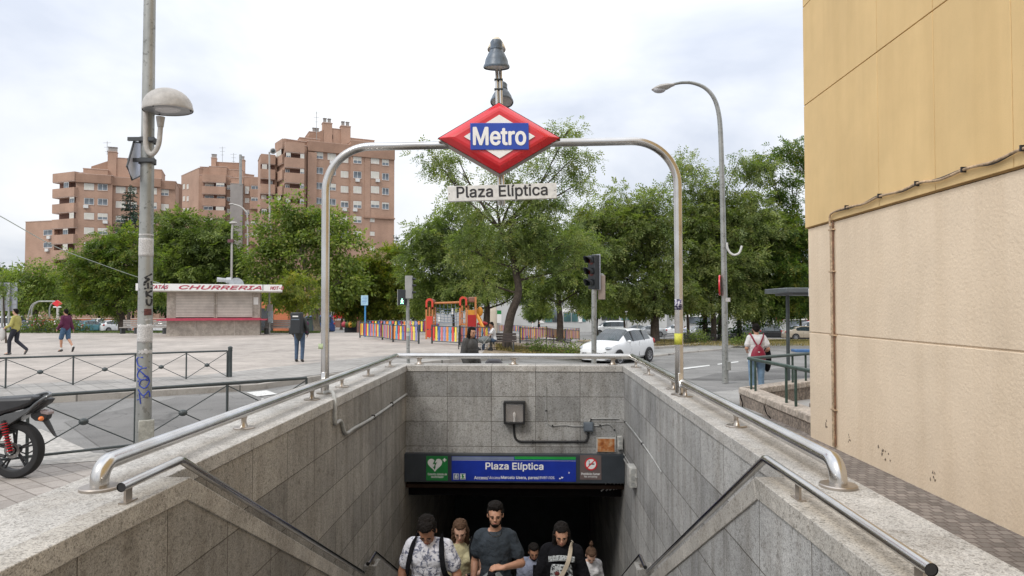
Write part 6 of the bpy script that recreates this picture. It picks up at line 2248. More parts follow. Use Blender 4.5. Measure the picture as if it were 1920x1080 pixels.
# blank parapet band standing proud
u0, z1 = F.hit(577, 264.5); u1, _ = F.hit(657, 264.5); _, z0 = F.hit(577, 283)
part(MB().box(u0, u1, z0, z1 - .02, -.3, .45, M=F.M()), 'parapet_band', M_brick2, B3)
u0, z1 = F.hit(657.5, 264.5); u1, _ = F.hit(738.5, 264.5); _, z0 = F.hit(577, 286)
part(MB().box(u0, u1, z0, z1 - .02, -.3, .85, M=F.M()), 'parapet_band', M_brick2, B3)
rows = [0, 28.6, 57.4, 86, 114.8, 143.5]
for c_, (px, w_, y0_) in enumerate([(598, 16, 291.5), (622, 15, 294), (646, 14, 299), (669, 15, 301), (702, 15, 301.5), (721.5, 12.5, 305)]):
    for r_, dy in enumerate(rows):
        s = 1 - (px - 577) / 163 * .055
        py = y0_ + dy * s
        if px > 690 and dy > 110: continue
        if py < 283: continue
        window(B3, F, px, py, w_, 12.5, None, .5 if px > 657 else 0.0)
# recessed lower right corner below the overhang
u0, z1 = F.hit(686, 407); u1, _ = F.hit(735, 407)
part(MB().box(u0 - .6, u1 + .4, z1 - .25, z1 + .02, -.2, .9, M=F.M()), 'overhang', M_brick2, B3)
for py in (413, 438.5, 466, 494):
    window(B3, F, 695.5, py, 11, 7.5, 'shut', .5, ac=False)
# left wing with balconies
FL = Face(533, 129, 578, 131)
V(B3, FL, 536, 577, 268, 12, -1.2)
balcony_stack(B3, FL, 533, 569, [267 + 28.6 * k for k in range(7)], 18, 12, 1.5, .8, ((539, 8), (565, 7)))
FA = Face(519, 133.5, 534, 129.5)
V(B3, FA, 519, 533.5, 270, 8)
balcony_stack(B3, FA, 519, 533, [270 + 28 * k for k in range(7)], 16, 13, .8, .5, ((526, 9),))
FLL = Face(488, 131, 520, 132.4)
V(B3, FLL, 489, 521, 290, 6, -.8)
balcony_stack(B3, FLL, 488, 515, [289 + 28 * k for k in range(6)], 17, 12, 1.2, .5, ((495, 9), (508, 6)))
# stepped roof
roofbox(B3, F, 562, 600, 258, 268, 1.5, 10)
roofbox(B3, F, 580, 606, 247, 268, 3.5, 9)
# lean-to with a sloping top
Fb = back(F, 3.0)
u0, zlo = Fb.hit(572, 258); u1, zhi = Fb.hit(607, 243); _, zb__ = Fb.hit(577, 270)
part(MB().prism([(u0, zb__), (u1, zb__), (u1, zhi), (u0, zlo)], 8, Fb.M() @ Matrix.Translation((0, 0, -8))), 'penthouse', M_brick2, B3)
chimney(B3, F, 606, 623, 230, 268, 3.0, 2)
roofbox(B3, F, 622, 642, 241, 268, 3.2, 6)
chimney(B3, F, 640, 657.5, 236, 272, 2.8, 2)
chimney(B3, F, 587, 599, 248, 252, 8.0, 2)
roofbox(B3, F, 657, 702, 259, 272, 3.0, 8)
_, zz = F.hit(626, 250)
q = F.M(-3.1) @ Matrix.Translation((F.hit(626, 250)[0], zz, 0))
part(MB().box(-.35, .35, -.45, .45, 0, .06, M=q), 'vent_hole', M_dark, B3)  # flat plate, the opening's darkness is in its colour
antenna(B3, 593.5, 209, 262, 134)
# lower body and shop floor behind the trees
M_shop = pm('brown_shopfront', (.20, .11, .08), .7, var=.3, scale=.5)
FS = Face(600, 118, 735, 122)
V(B3, FS, 598, 720, 556, 6, 0, M_shop)
for i, px in enumerate(range(608, 716, 13)):
    window(B3, FS, px, 592, 10, 16, 'open', 0, ac=False)

# ---- middle block
B2 = thing('apartment_block', 'middle salmon brick apartment block with a grey concrete shaft and a tall flue', 'building', (at(415, 575, 170).x, 170, -4))
F = Face(372, 168, 492, 172)
V(B2, F, 372, 434, 327, 14, -1.0)
balcony_stack(B2, F, 379, 423, [327 + 22.3 * k for k in range(6)], 14, 8.5, 1.4, .6, ((391, 17), (413, 15)))
for k in range(5):
    window(B2, F, 427.5, 350 + 22.3 * k, 6.5, 8, None, -.95, ac=False)
V(B2, F, 433, 456, 345, 5, .9, M_concg, name='shaft')
V(B2, F, 433, 456, 333, 4, -.2)
V(B2, F, 454, 492, 331, 12, -.4)
for k in range(5):
    window(B2, F, 463, 353.5 + 22 * k, 8, 8.5, None, -.38)
balcony_stack(B2, F, 469, 489, [333 + 22 * k for k in range(6)], 14, 8.5, 1.2, .5, ((479, 16),))
FW = Face(340, 178, 373, 168)
V(B2, FW, 340, 373, 330, 14, 0)
for k in range(6):
    for px in (345, 352): window(B2, FW, px, 350 + 22.5 * k, 3.5, 9, 'shut', 0, ac=False)
roofbox(B2, F, 375, 396, 313, 330, 1.5, 8)
roofbox(B2, F, 392, 425, 312, 330, 1.0, 8)
roofbox(B2, F, 424, 455, 318, 336, 1.5, 8)
roofbox(B2, F, 405, 452, 304, 320, 4, 6, M_brick2)
chimney(B2, F, 396, 405, 296, 330, 3.5, 2)
chimney(B2, F, 451, 458.5, 300, 334, 3.5, 1)
a, c = at(451, 290, 166), at(451, 347, 166)
part(MB().tube([c, a], .33, 10), 'flue_pipe', M_galv, B2)
antenna(B2, 417, 275, 305, 169); antenna(B2, 438, 287, 306, 169)

# ---- left block
B1 = thing('apartment_block', 'left salmon brick apartment block with a low annex, behind the fir and the graffiti pole', 'building', (at(220, 575, 140).x, 140, -4))
F = Face(143, 132, 330, 139)
V(B1, F, 143, 211, 325.5, 14)
V(B1, F, 209, 262, 331, 14, -.8, M_brick)
V(B1, F, 262, 302, 333, 14, -.2)
V(B1, F, 300, 329, 338, 14, -.7)
for (p0, p1, yt, o_) in ((143, 209, 325.5, .4), (209, 262, 331, -.4), (262, 302, 333, .2), (300, 328, 338, -.3)):
    u0, z1 = F.hit(p0, yt); u1, _ = F.hit(p1, yt); z0 = z1 - 1.7
    part(MB().box(u0, u1 - .02, z0, z1 - .02, -.3, o_ + .05, M=F.M()), 'parapet_band', M_brick2, B1)
for (px, w_, y0_, o_) in [(167, 19, 350, 0), (192.5, 18, 351, 0), (225, 18, 355, -.8), (247, 16, 356, -.8), (287, 13.5, 358, -.2), (308, 15.5, 360, -.7)]:
    for k in range(7):
        window(B1, F, px, y0_ + 27.6 * k, w_, 12, None, o_)
FBL = Face(101, 134, 144, 131.5)
V(B1, FBL, 104, 144, 327, 12, -1.1)
balcony_stack(B1, FBL, 102, 143, [327 + 28.6 * k for k in range(7)], 16, 13.5, 1.4, .5, ((138, 8), (127, 9)))
FN = Face(48, 136, 102, 134)
V(B1, FN, 48, 102, 416.5, 10)
for py in (436, 459.5): window(B1, FN, 90, py, 16, 10.5, 'open', 0, ac=True)
V(B1, Face(328, 146, 345, 148), 327, 342, 344, 8, 0, M_brick2)
roofbox(B1, F, 156, 202, 316, 328, 2.0, 9)
Fb = back(F, 3.5)
u0, zlo = Fb.hit(171, 312); u1, zhi = Fb.hit(202, 302); _, zb__ = Fb.hit(171, 327)
part(MB().prism([(u0, zb__), (u1, zb__), (u1, zhi), (u0, zlo)], 7, Fb.M() @ Matrix.Translation((0, 0, -7))), 'penthouse', M_brick2, B1)
chimney(B1, F, 202, 218.5, 284, 330, 3.2, 3)
roofbox(B1, F, 218, 262, 296, 333, 3.4, 8)
roofbox(B1, F, 276, 303, 317, 336, 2.5, 7)
antenna(B1, 201, 265, 290, 136)

# ---- low walls and shops seen under the trees
M_obrick = brick('orange_brick', (.50, .17, .08))
def lowwall(label, px0, px1, ytop, Y, mat, name='boundary_wall', h=None):
    a, c = gx(px0, Y), gx(px1, Y)
    zt = at(px0, ytop, Y).z
    t_ = thing(name, label, 'wall', a)
    b = MB().box(a.x, c.x, Y, Y + .35, min(a.z, c.z) - .3, zt)
    part(b, 'wall', mat, t_)
    part(MB().box(a.x - .05, c.x + .05, Y - .05, Y + .4, zt, zt + .12), 'wall_cap', M_cap, t_)
    return t_
lowwall('low orange brick wall beyond the parked cars on the left', -60, 345, 598, 96, M_obrick)
lowwall('low orange brick wall between the kiosk and the small orange tinged tree', 490, 600, 601, 92, M_obrick)
kb = thing('far_shop', 'small building with orange brick top and dark front, right behind the kiosk', 'building', gx(500, 90))
a, c = at(486, 566, 90), at(512, 601, 90)
part(MB().box(a.x, c.x + 2, 90, 94, -4, a.z), 'upper_wall', M_obrick, kb)
part(MB().box(a.x, c.x, 89.9, 90, c.z - 3, at(0, 578, 90).z), 'dark_front', M_dkpane, kb)

M_pale = pm('pale_facade', (.48, .48, .47), .8, var=.1, scale=.4)
M_pale2 = pm('cream_facade', (.50, .44, .36), .8, var=.12, scale=.4)
M_teal = glassy('teal_glass', (.06, .15, .15), .15, .5, .3)
fs_ = thing('shop_building', 'long pale shop building with teal glass fronts beyond the playground', 'building', gx(1050, 112))
FC = Face(960, 112, 1200, 116)
def VC(bt, F_, p0, p1, yt, yb, out, mat, name):
    u0, z1 = F_.hit(p0, yt); u1, _ = F_.hit(p1, yt); _, z0 = F_.hit(p0, yb)
    return part(MB().box(u0, u1, z0, z1, -.5 if name != 'wall' else -8, out, M=F_.M()), name, mat, bt)
VC(fs_, FC, 900, 1250, 545, 640, 0, M_pale, 'wall')
for (p0, p1, yt, yb, mt_, nm) in ((990, 1002, 580, 604, M_teal, 'shop_window'), (1022, 1035, 584, 604, M_teal, 'shop_window'), (1036, 1046, 580, 604, M_pane, 'shop_window'), (1057, 1070, 587, 603, M_teal, 'shop_window'), (1072, 1083, 587, 603, M_teal, 'shop_window'),
                               (1092, 1098, 580, 603, M_teal, 'shop_window'), (1128, 1160, 588, 600, M_dkpane, 'shop_window'), (1165, 1190, 588, 600, M_teal, 'shop_window'), (968, 986, 562, 571, M_dkpane, 'shop_window'), (1004, 1020, 562, 571, M_dkpane, 'shop_window'), (1040, 1056, 562, 571, M_dkpane, 'shop_window'), (1070, 1086, 562, 571, M_dkpane, 'shop_window'),
                               (1010, 1020, 588, 606, M_kwhite, 'shop_door'), (1085, 1091, 570, 604, M_kwhite, 'pilaster'), (1048, 1055, 584, 604, M_kwhite, 'pilaster'), (1054, 1092, 579, 585, M_kwhite, 'shop_sign'), (985, 1022, 575, 579.5, M_pale2, 'shop_sign')):
    VC(fs_, FC, p0, p1, yt, yb, .12, mt_, nm)
VC(fs_, FC, 1081.5, 1087, 582.5, 588.5, .22, M_red, 'red_sign')
u_, z_ = FC.hit(1073, 582)
sg2 = thing('green_sign', 'green and white board behind the slide, left of the leaning trunk', 'sign', gx(936, 70))
a, c = at(928, 582, 70), at(940, 589, 70)
part(MB().box(a.x, c.x, 70, 70.1, c.z, a.z), 'green_board', M_green, sg2)
part(MB().box(a.x, c.x, 70, 70.1, c.z - .9, c.z - .01), 'white_board', M_kwhite, sg2)
part(MB().box(a.x + .2, a.x + .3, 70.1, 70.2, gx(936, 70).z, a.z), 'post', M_galv, sg2)
part(MB().box(c.x - .3, c.x - .2, 70.1, 70.2, gx(936, 70).z, a.z), 'post', M_galv, sg2)
ob = thing('stone_slab', 'rounded pale standing slab behind the slide', 'monument', gx(925, 62))
g = gx(925, 62)
part(MB().lathe([(.34, 0), (.34, 2.0), (.28, 2.35), (.12, 2.5), (.001, 2.53)], 14, Matrix.Translation(g) @ Matrix.Diagonal((1, .5, 1, 1))), 'slab', M_pale2, ob)

# filling station with white canopy and red trim at the right
gs = thing('filling_station', 'white filling station with red trim under the trees, far right', 'building', gx(1450, 120))
FG = Face(1380, 120, 1540, 122)
VC(gs, FG, 1250, 1560, 588, 640, 0, M_pale, 'wall')
for (p0, p1, yt, yb, o_, mt_, nm) in ((1421, 1441, 580, 584, 1.5, M_kwhite, 'canopy'), (1429, 1436, 575.5, 579.8, 1.2, M_red, 'red_sign'), (1433, 1438, 584, 612, 1.2, M_kwhite, 'pillar'), (1420, 1434, 592, 606, .8, M_kwhite, 'kiosk'), (1441, 1447, 574, 610, 1.0, M_kwhite, 'pylon'), (1429, 1434, 602, 608, 1.1, M_dkpane, 'door'),
                                     (1470, 1530, 594, 600, .5, M_kwhite, 'fascia'), (1480, 1520, 601, 612, .3, M_pane, 'glass_front'), (1455, 1463, 592, 600, 1, M_red, 'red_board'), (1512, 1517, 592, 604, 1, M_red, 'red_board'), (1280, 1345, 589, 594, .4, M_kwhite, 'fascia'), (1290, 1330, 595, 606, .3, M_pane, 'glass_front')):
    VC(gs, FG, p0, p1, yt, yb, o_, mt_, nm)
# hoarding far left
hd = thing('billboard', 'large blank grey hoarding at the far left behind the young tree', 'billboard', gx(15, 60))
a, c = at(-30, 530, 60), at(30.5, 583, 60)
part(MB().box(a.x, c.x, 60, 60.12, c.z, a.z), 'panel', pm('grey_blue_panel', (.26, .28, .31), .6, var=.08), hd)
b = MB()
for k in range(6): part(MB().box(a.x, c.x, 59.97, 59.999, a.z - .35 - k * .4, a.z - .33 - k * .4), 'panel_joint', M_concg, hd)
for px in (3, 15.5):
    g = gx(px, 59.8); part(MB().box(g.x - .06, g.x + .06, 59.8, 59.92, g.z, a.z), 'post', M_galv, hd)
# small metro arch far left with its diamond
fa2 = thing('metro_arch', 'small distant metro entrance arch at the far left behind the rose bushes', 'arch', gx(80, 58))
for pts_ in ([(52, 600), (55, 585), (60, 572), (70, 566), (80, 565), (104, 565)], [(59, 592), (60, 580), (64, 571), (71, 566.4)], [(93, 598), (93, 580), (96, 571), (103, 566)]):
    part(MB().tube(smooth_path([at(*q, 58) for q in pts_], 4), .06, 8), 'arch_tube', M_galv, fa2)
part(MB().tube([gx(108.5, 58), at(108.5, 575, 58)], .1, 8), 'post', pm('pale_post', (.5, .48, .46), .6), fa2)
q = at(108.5, 569, 58)
part(MB().prism([(.45, 0), (0, .3), (-.45, 0), (0, -.3)], .12, frame_M(q, (1, 0, 0), (0, 0, 1))), 'diamond_sign', M_red, fa2)
part(MB().box(q.x - .35, q.x + .35, 57.9, 58, q.z - .35, q.z - .25), 'name_plate', M_kwhite, fa2)

# red flower stall
fl = thing('flower_stall', 'red roofed flower stall behind the arch leg and the blue notice post', 'market stall', gx(660, 78))
a, c = at(640, 590, 78), at(692, 597, 78)
M_awn = pm('faded_red_awning', (.42, .10, .09), .7, var=.25, scale=1)
part(MB().box(a.x, c.x, 77, 80, c.z, a.z), 'roof', M_awn, fl)
a2 = at(628, 584, 77); c2 = at(650, 594, 77)
part(MB().prism([(0, 0), (1.6, .5), (1.5, -.15), (.05, -.6)], .12, frame_M((a2.x, 76.5, c2.z + .3), (1, 0, 0), (0, 0, 1))), 'awning', M_red, fl)
part(MB().box(c.x - 1.2, c.x - .1, 77.2, 79.5, gx(690, 78).z, c.z), 'side_panel', pm('stall_panel', (.22, .12, .10), .7), fl)
part(MB().box(a.x + .1, c.x - 1.2, 79, 79.2, gx(690, 78).z, c.z), 'back_panel', M_dkpane, fl)
for k in range(4):
    g = at(645 + k * 6, 612, 76)
    part(MB().ball((g.x, 76, g.z + .2), (.3, .3, .35), n=8, k=6), 'flower_bunch', (M_petal2, F_mid, M_pyel, F_yel)[k], fl)
# slatted benches / barriers at the back of the square
def slat_bench(label, px0, px1, Y):
    a, c = gx(px0, Y), gx(px1, Y)
    t_ = thing('bench', label, 'bench', a, 0, None)
    M_b = pm('weathered_slats', (.30, .28, .26), .8, var=.2, scale=8)
    for k in range(4):
        part(MB().box(a.x, c.x, Y, Y + .05, a.z + KH + .42 + k * .12, a.z + KH + .52 + k * .12), 'back_slat', M_b, t_)
    part(MB().box(a.x, c.x, Y - .45, Y - .02, a.z + KH + .36, a.z + KH + .41), 'seat', M_b, t_)
    for s in (0.08, .92):
        x = a.x + (c.x - a.x) * s
        part(MB().box(x - .05, x + .05, Y - .4, Y + .05, a.z + KH - .05, a.z + KH + .36), 'leg', M_brk, t_)
slat_bench('grey slatted bench just left of the graffiti pole, back of the square', 231, 262, 43.8)
slat_bench('grey slatted bench between the graffiti pole and the kiosk', 282, 315, 43.6)
slat_bench('long grey slatted bench right of the kiosk', 497, 552, 43.5)
# dark bench in front of the leaning tree, with tree guard fence
db = thing('bench', 'dark slatted bench just left of the leaning tree trunk', 'bench', gx(945, 29.5))
g0, g1 = gx(916, 29.5), gx(968, 29.5)
M_dkw = pm('dark_wood', (.06, .045, .04), .7, var=.3)
for k in range(3):
    part(MB().box(g0.x, g1.x, 29.5, 29.54, g0.z + .5 + k * .11, g0.z + .59 + k * .11), 'back_slat', M_dkw, db)
part(MB().box(g0.x, g1.x, 29.1, 29.48, g0.z + .44, g0.z + .48), 'seat', M_dkw, db)
for s in (.1, .9):
    x = g0.x + (g1.x - g0.x) * s
    part(MB().box(x - .03, x + .03, 29.1, 29.54, g0.z - .02, g0.z + .44), 'leg', M_brk, db)


def low_fence(label, pts, hgt=.55, name='garden_fence', sp=.11, lift=None):
    lift = KH if lift is None else lift
    t_ = thing(name, label, 'fence', pts[0])
    P = [Vector((p[0], p[1], zg(p[0], p[1]) + lift)) for p in pts]
    up = Vector((0, 0, 1))
    for hh in (.12, hgt * .72, hgt * .92):
        part(MB().tube([p + up * hh for p in P], .011, 6), 'rail', M_ink, t_)
    b = MB()
    for i in range(len(P) - 1):
        L_ = (P[i + 1] - P[i]).length; n = int(L_ / sp)
        for k in range(n):
            q = P[i].lerp(P[i + 1], k / n)
            b.tube([q, q + up * hgt], .0075, 4, cap=False)
            if k % 14 == 0: b.tube([q, q + up * (hgt + .08)], .02, 6)
    part(b, 'bars', M_ink, t_)
off = lambda p, d: Vector((p.x - .35 * d, p.y + .6 * d, 0))
low_fence('low black bar fence round the garden by the leaning tree', [gp(860, 660), gp(905, 662), off(gk[1], 1), off(gk[1], 4)], .62)
low_fence('low black bar fence along the garden between the hatchback and the curved lamp', [off(gk[3], 1), off(gk[4], 1), off(gk[5], 1)], .62, sp=.14)

# poles and lamps further off
def far_lamp(label, pts, Y, r_=.07, head=True, hang=None):
    P = [at(*q, Y) for q in pts]; g = gx(pts[0][0], Y)
    t_ = thing('street_lamp', label, 'street lamp', g)
    part(MB().tube([g] + smooth_path(P, 4), r_, 8), 'pole', M_dome, t_)
    if head: part(MB().ball(P[-1], (.35, .2, .12), n=10, k=6), 'lamp_head', M_dome, t_)
    return t_
far_lamp('white post with a white cylinder head and a dark sign box, above the kiosk roof', [(434, 540), (435, 440), (437, 418)], 55, .09)
q = at(434, 452, 55)
far_box = thing('sign', 'small dark sign box on the white post above the kiosk', 'sign', q)
part(MB().box(q.x - .24, q.x + .24, 54.8, 54.9, q.z - .13, q.z + .13), 'box', pm('maroon_box', (.12, .05, .06), .5), far_box)
far_lamp('curved grey highway lamp in front of the middle brick block', [(464, 520), (464, 410), (460, 396), (452, 388), (441, 384), (434, 383)], 80, .09)
far_lamp('tall thin lamp mast in front of the left edge of the tallest block', [(506, 560), (505.5, 400), (505, 285)], 75, .1, False)
q = at(512, 283, 75)
part(MB().ball(q, (.36, .3, .3), n=12, k=8), 'globe', M_brk, [o for o in bpy.data.objects if o.name.startswith('street_lamp')][-1]) if False else None
bt_ = thing('floodlight', 'round dark floodlight on top of the thin mast by the tallest block', 'lamp', q)
part(MB().ball(q, (.36, .25, .34), n=12, k=8), 'shade', M_dome, bt_)
part(MB().ball(q + Vector((.05, -.16, 0)), (.24, .12, .24), n=12, k=8), 'lens', M_brk, bt_)
for i, (px, y0_, y1_, Y) in enumerate(((598, 620, 560, 60), (1175, 630, 588, 70), (1195, 630, 570, 75))):
    g = gx(px, Y); q = at(px, y1_, Y)
    t_ = thing('signpost', ('pale thin post behind the arch leg', 'thin grey post between the two tall trees behind the hatchback', 'grey post right of the far parked vans')[i], 'post', g)
    part(MB().tube([g, q], .06, 8), 'post', M_galv, t_)
    part(MB().box(q.x - .2, q.x + .2, Y - .03, Y + .03, q.z - .1, q.z + .3), 'plate', M_pale, t_)
for i, (px, yt, Y, mt_) in enumerate(((823.5, 592, 58, M_kwhite), (848, 578, 57, M_kwhite), (856, 574, 57, pm('yellow_plate', (.5, .5, .12), .5)))):
    g = gx(px, Y); q = at(px, yt, Y)
    t_ = thing('signpost', ('slim post with a small white plate left of the rope net', 'white plate on a thin post seen through the rope net', 'yellow plate on a thin post seen through the rope net')[i], 'post', g)
    part(MB().tube([g, q], .03, 6), 'post', M_galv, t_)
    part(MB().box(q.x - .09, q.x + .09, Y - .05, Y - .03, q.z - .5, q.z), 'plate', mt_, t_)
# utility cabinet and post by the kiosk
g = gx(505.5, 42.5)
t_ = thing('signpost', 'grey post plastered with bills right beside the kiosk', 'post', g)
part(MB().tube([g, at(505, 545, 42.5)], .06, 8), 'post', M_galv, t_)
q = at(507, 577, 42.4); part(MB().box(q.x - .15, q.x + .15, 42.25, 42.4, q.z - .2, q.z + .2), 'box', M_concg, t_)
q = at(508, 592, 42.4); part(MB().box(q.x - .13, q.x + .13, 42.28, 42.42, q.z - .45, q.z + .3), 'bill', pm('torn_bills', (.3, .36, .38), .8, var=.5, scale=8), t_)
g = gx(577, 52)
t_ = thing('recycling_bin', 'tall dark green recycling bin right behind the courier', 'bin', g)
a, c = at(566, 599, 52), at(582, 622, 52)
part(MB().box(a.x, c.x, 51.6, 52.6, g.z, a.z), 'body', pm('bin_green', (.03, .06, .05), .5), t_, .05)
part(MB().box(a.x - .03, c.x + .03, 51.55, 52.65, a.z, a.z + .08), 'lid', M_ink, t_, .03)
# ================================================================== CARS
M_tyre = pm('tyre_rubber', (.018, .018, .019), .85, var=.2)
M_rim = pm('alloy_rim', (.35, .35, .36), .35, .7)
M_glass = glassy('car_glass', (.035, .05, .06), .06, .3, 1.0)
M_plas = pm('black_trim', (.02, .02, .022), .5)
M_hl = pm('headlamp_glass', (.42, .44, .46), .12, .3)
M_tail = pm('tail_lamp', (.35, .02, .02), .2)
M_plate = pm('number_plate', (.65, .65, .63), .5)


def paint(name, col, metal=.15):
    return pm(name, col, .28, metal, var=.04, scale=.8, coat=.8)
PA = {'white': paint('white_paint', (.72, .73, .74), 0), 'black': paint('black_paint', (.02, .021, .024)), 'silver': paint('silver_paint', (.38, .39, .40), .5), 'teal': paint('teal_paint', (.06, .22, .26)),
      'blue': paint('blue_paint', (.03, .07, .22)), 'red': paint('red_paint', (.30, .02, .02)), 'grey': paint('dark_grey_paint', (.08, .085, .09)), 'beige': paint('beige_paint', (.40, .34, .26))}
PROF = {
    'hatch': dict(L=3.95, H=1.50, W=.85, xs=[0, .06, .25, .55, 1.0, 1.45, 1.85, 2.4, 3.0, 3.45, 3.72, 3.88, 3.95],
                  zt=[.50, .66, .80, .90, .985, 1.26, 1.455, 1.50, 1.47, 1.40, 1.08, .93, .60], belt=[.48, .62, .76, .84, .90, .93, .95, .97, 1.0, 1.02, 1.03, .90, .55],
                  w=[.50, .66, .78, .83, .85, .85, .85, .85, .85, .84, .82, .78, .66], wt=[.45, .6, .66, .68, .68, .64, .60, .59, .585, .57, .64, .66, .6], glass=(4, 10), ax=(.78, 3.28), rw=.30),
    'sedan': dict(L=4.7, H=1.44, W=.90, xs=[0, .08, .35, .8, 1.35, 1.8, 2.25, 2.7, 3.2, 3.6, 4.05, 4.45, 4.62, 4.7],
                  zt=[.48, .62, .76, .86, .94, 1.2, 1.40, 1.44, 1.40, 1.25, 1.05, 1.02, .92, .6], belt=[.46, .58, .72, .8, .88, .91, .93, .94, .96, .97, .98, .96, .85, .55],
                  w=[.55, .72, .83, .88, .90, .9, .9, .9, .9, .9, .88, .85, .8, .7], wt=[.5, .66, .72, .74, .72, .66, .62, .6, .6, .62, .68, .7, .7, .6], glass=(4, 10), ax=(.88, 3.7), rw=.32),
    'suv': dict(L=4.4, H=1.68, W=.92, xs=[0, .06, .3, .8, 1.25, 1.65, 2.0, 2.6, 3.3, 3.9, 4.2, 4.33, 4.4],
                zt=[.6, .8, .95, 1.03, 1.1, 1.42, 1.62, 1.68, 1.66, 1.60, 1.2, 1.0, .7], belt=[.58, .75, .9, .97, 1.02, 1.05, 1.07, 1.09, 1.12, 1.14, 1.13, .95, .65],
                w=[.6, .76, .86, .9, .92, .92, .92, .92, .92, .91, .89, .85, .75], wt=[.5, .66, .72, .75, .74, .7, .67, .66, .65, .63, .7, .72, .68], glass=(4, 10), ax=(.85, 3.5), rw=.35),
    'van': dict(L=4.8, H=1.95, W=.95, xs=[0, .06, .3, .7, 1.0, 1.4, 1.8, 2.6, 3.6, 4.4, 4.65, 4.74, 4.8],
                zt=[.6, .85, 1.0, 1.1, 1.2, 1.62, 1.88, 1.95, 1.95, 1.92, 1.3, 1.1, .8], belt=[.58, .8, .95, 1.05, 1.1, 1.13, 1.15, 1.15, 1.15, 1.15, 1.15, 1.0, .7],
                w=[.6, .8, .9, .94, .95, .95, .95, .95, .95, .95, .94, .9, .8], wt=[.5, .7, .8, .82, .82, .8, .8, .8, .8, .8, .82, .82, .75], glass=(4, 10), ax=(.9, 3.9), rw=.34)}


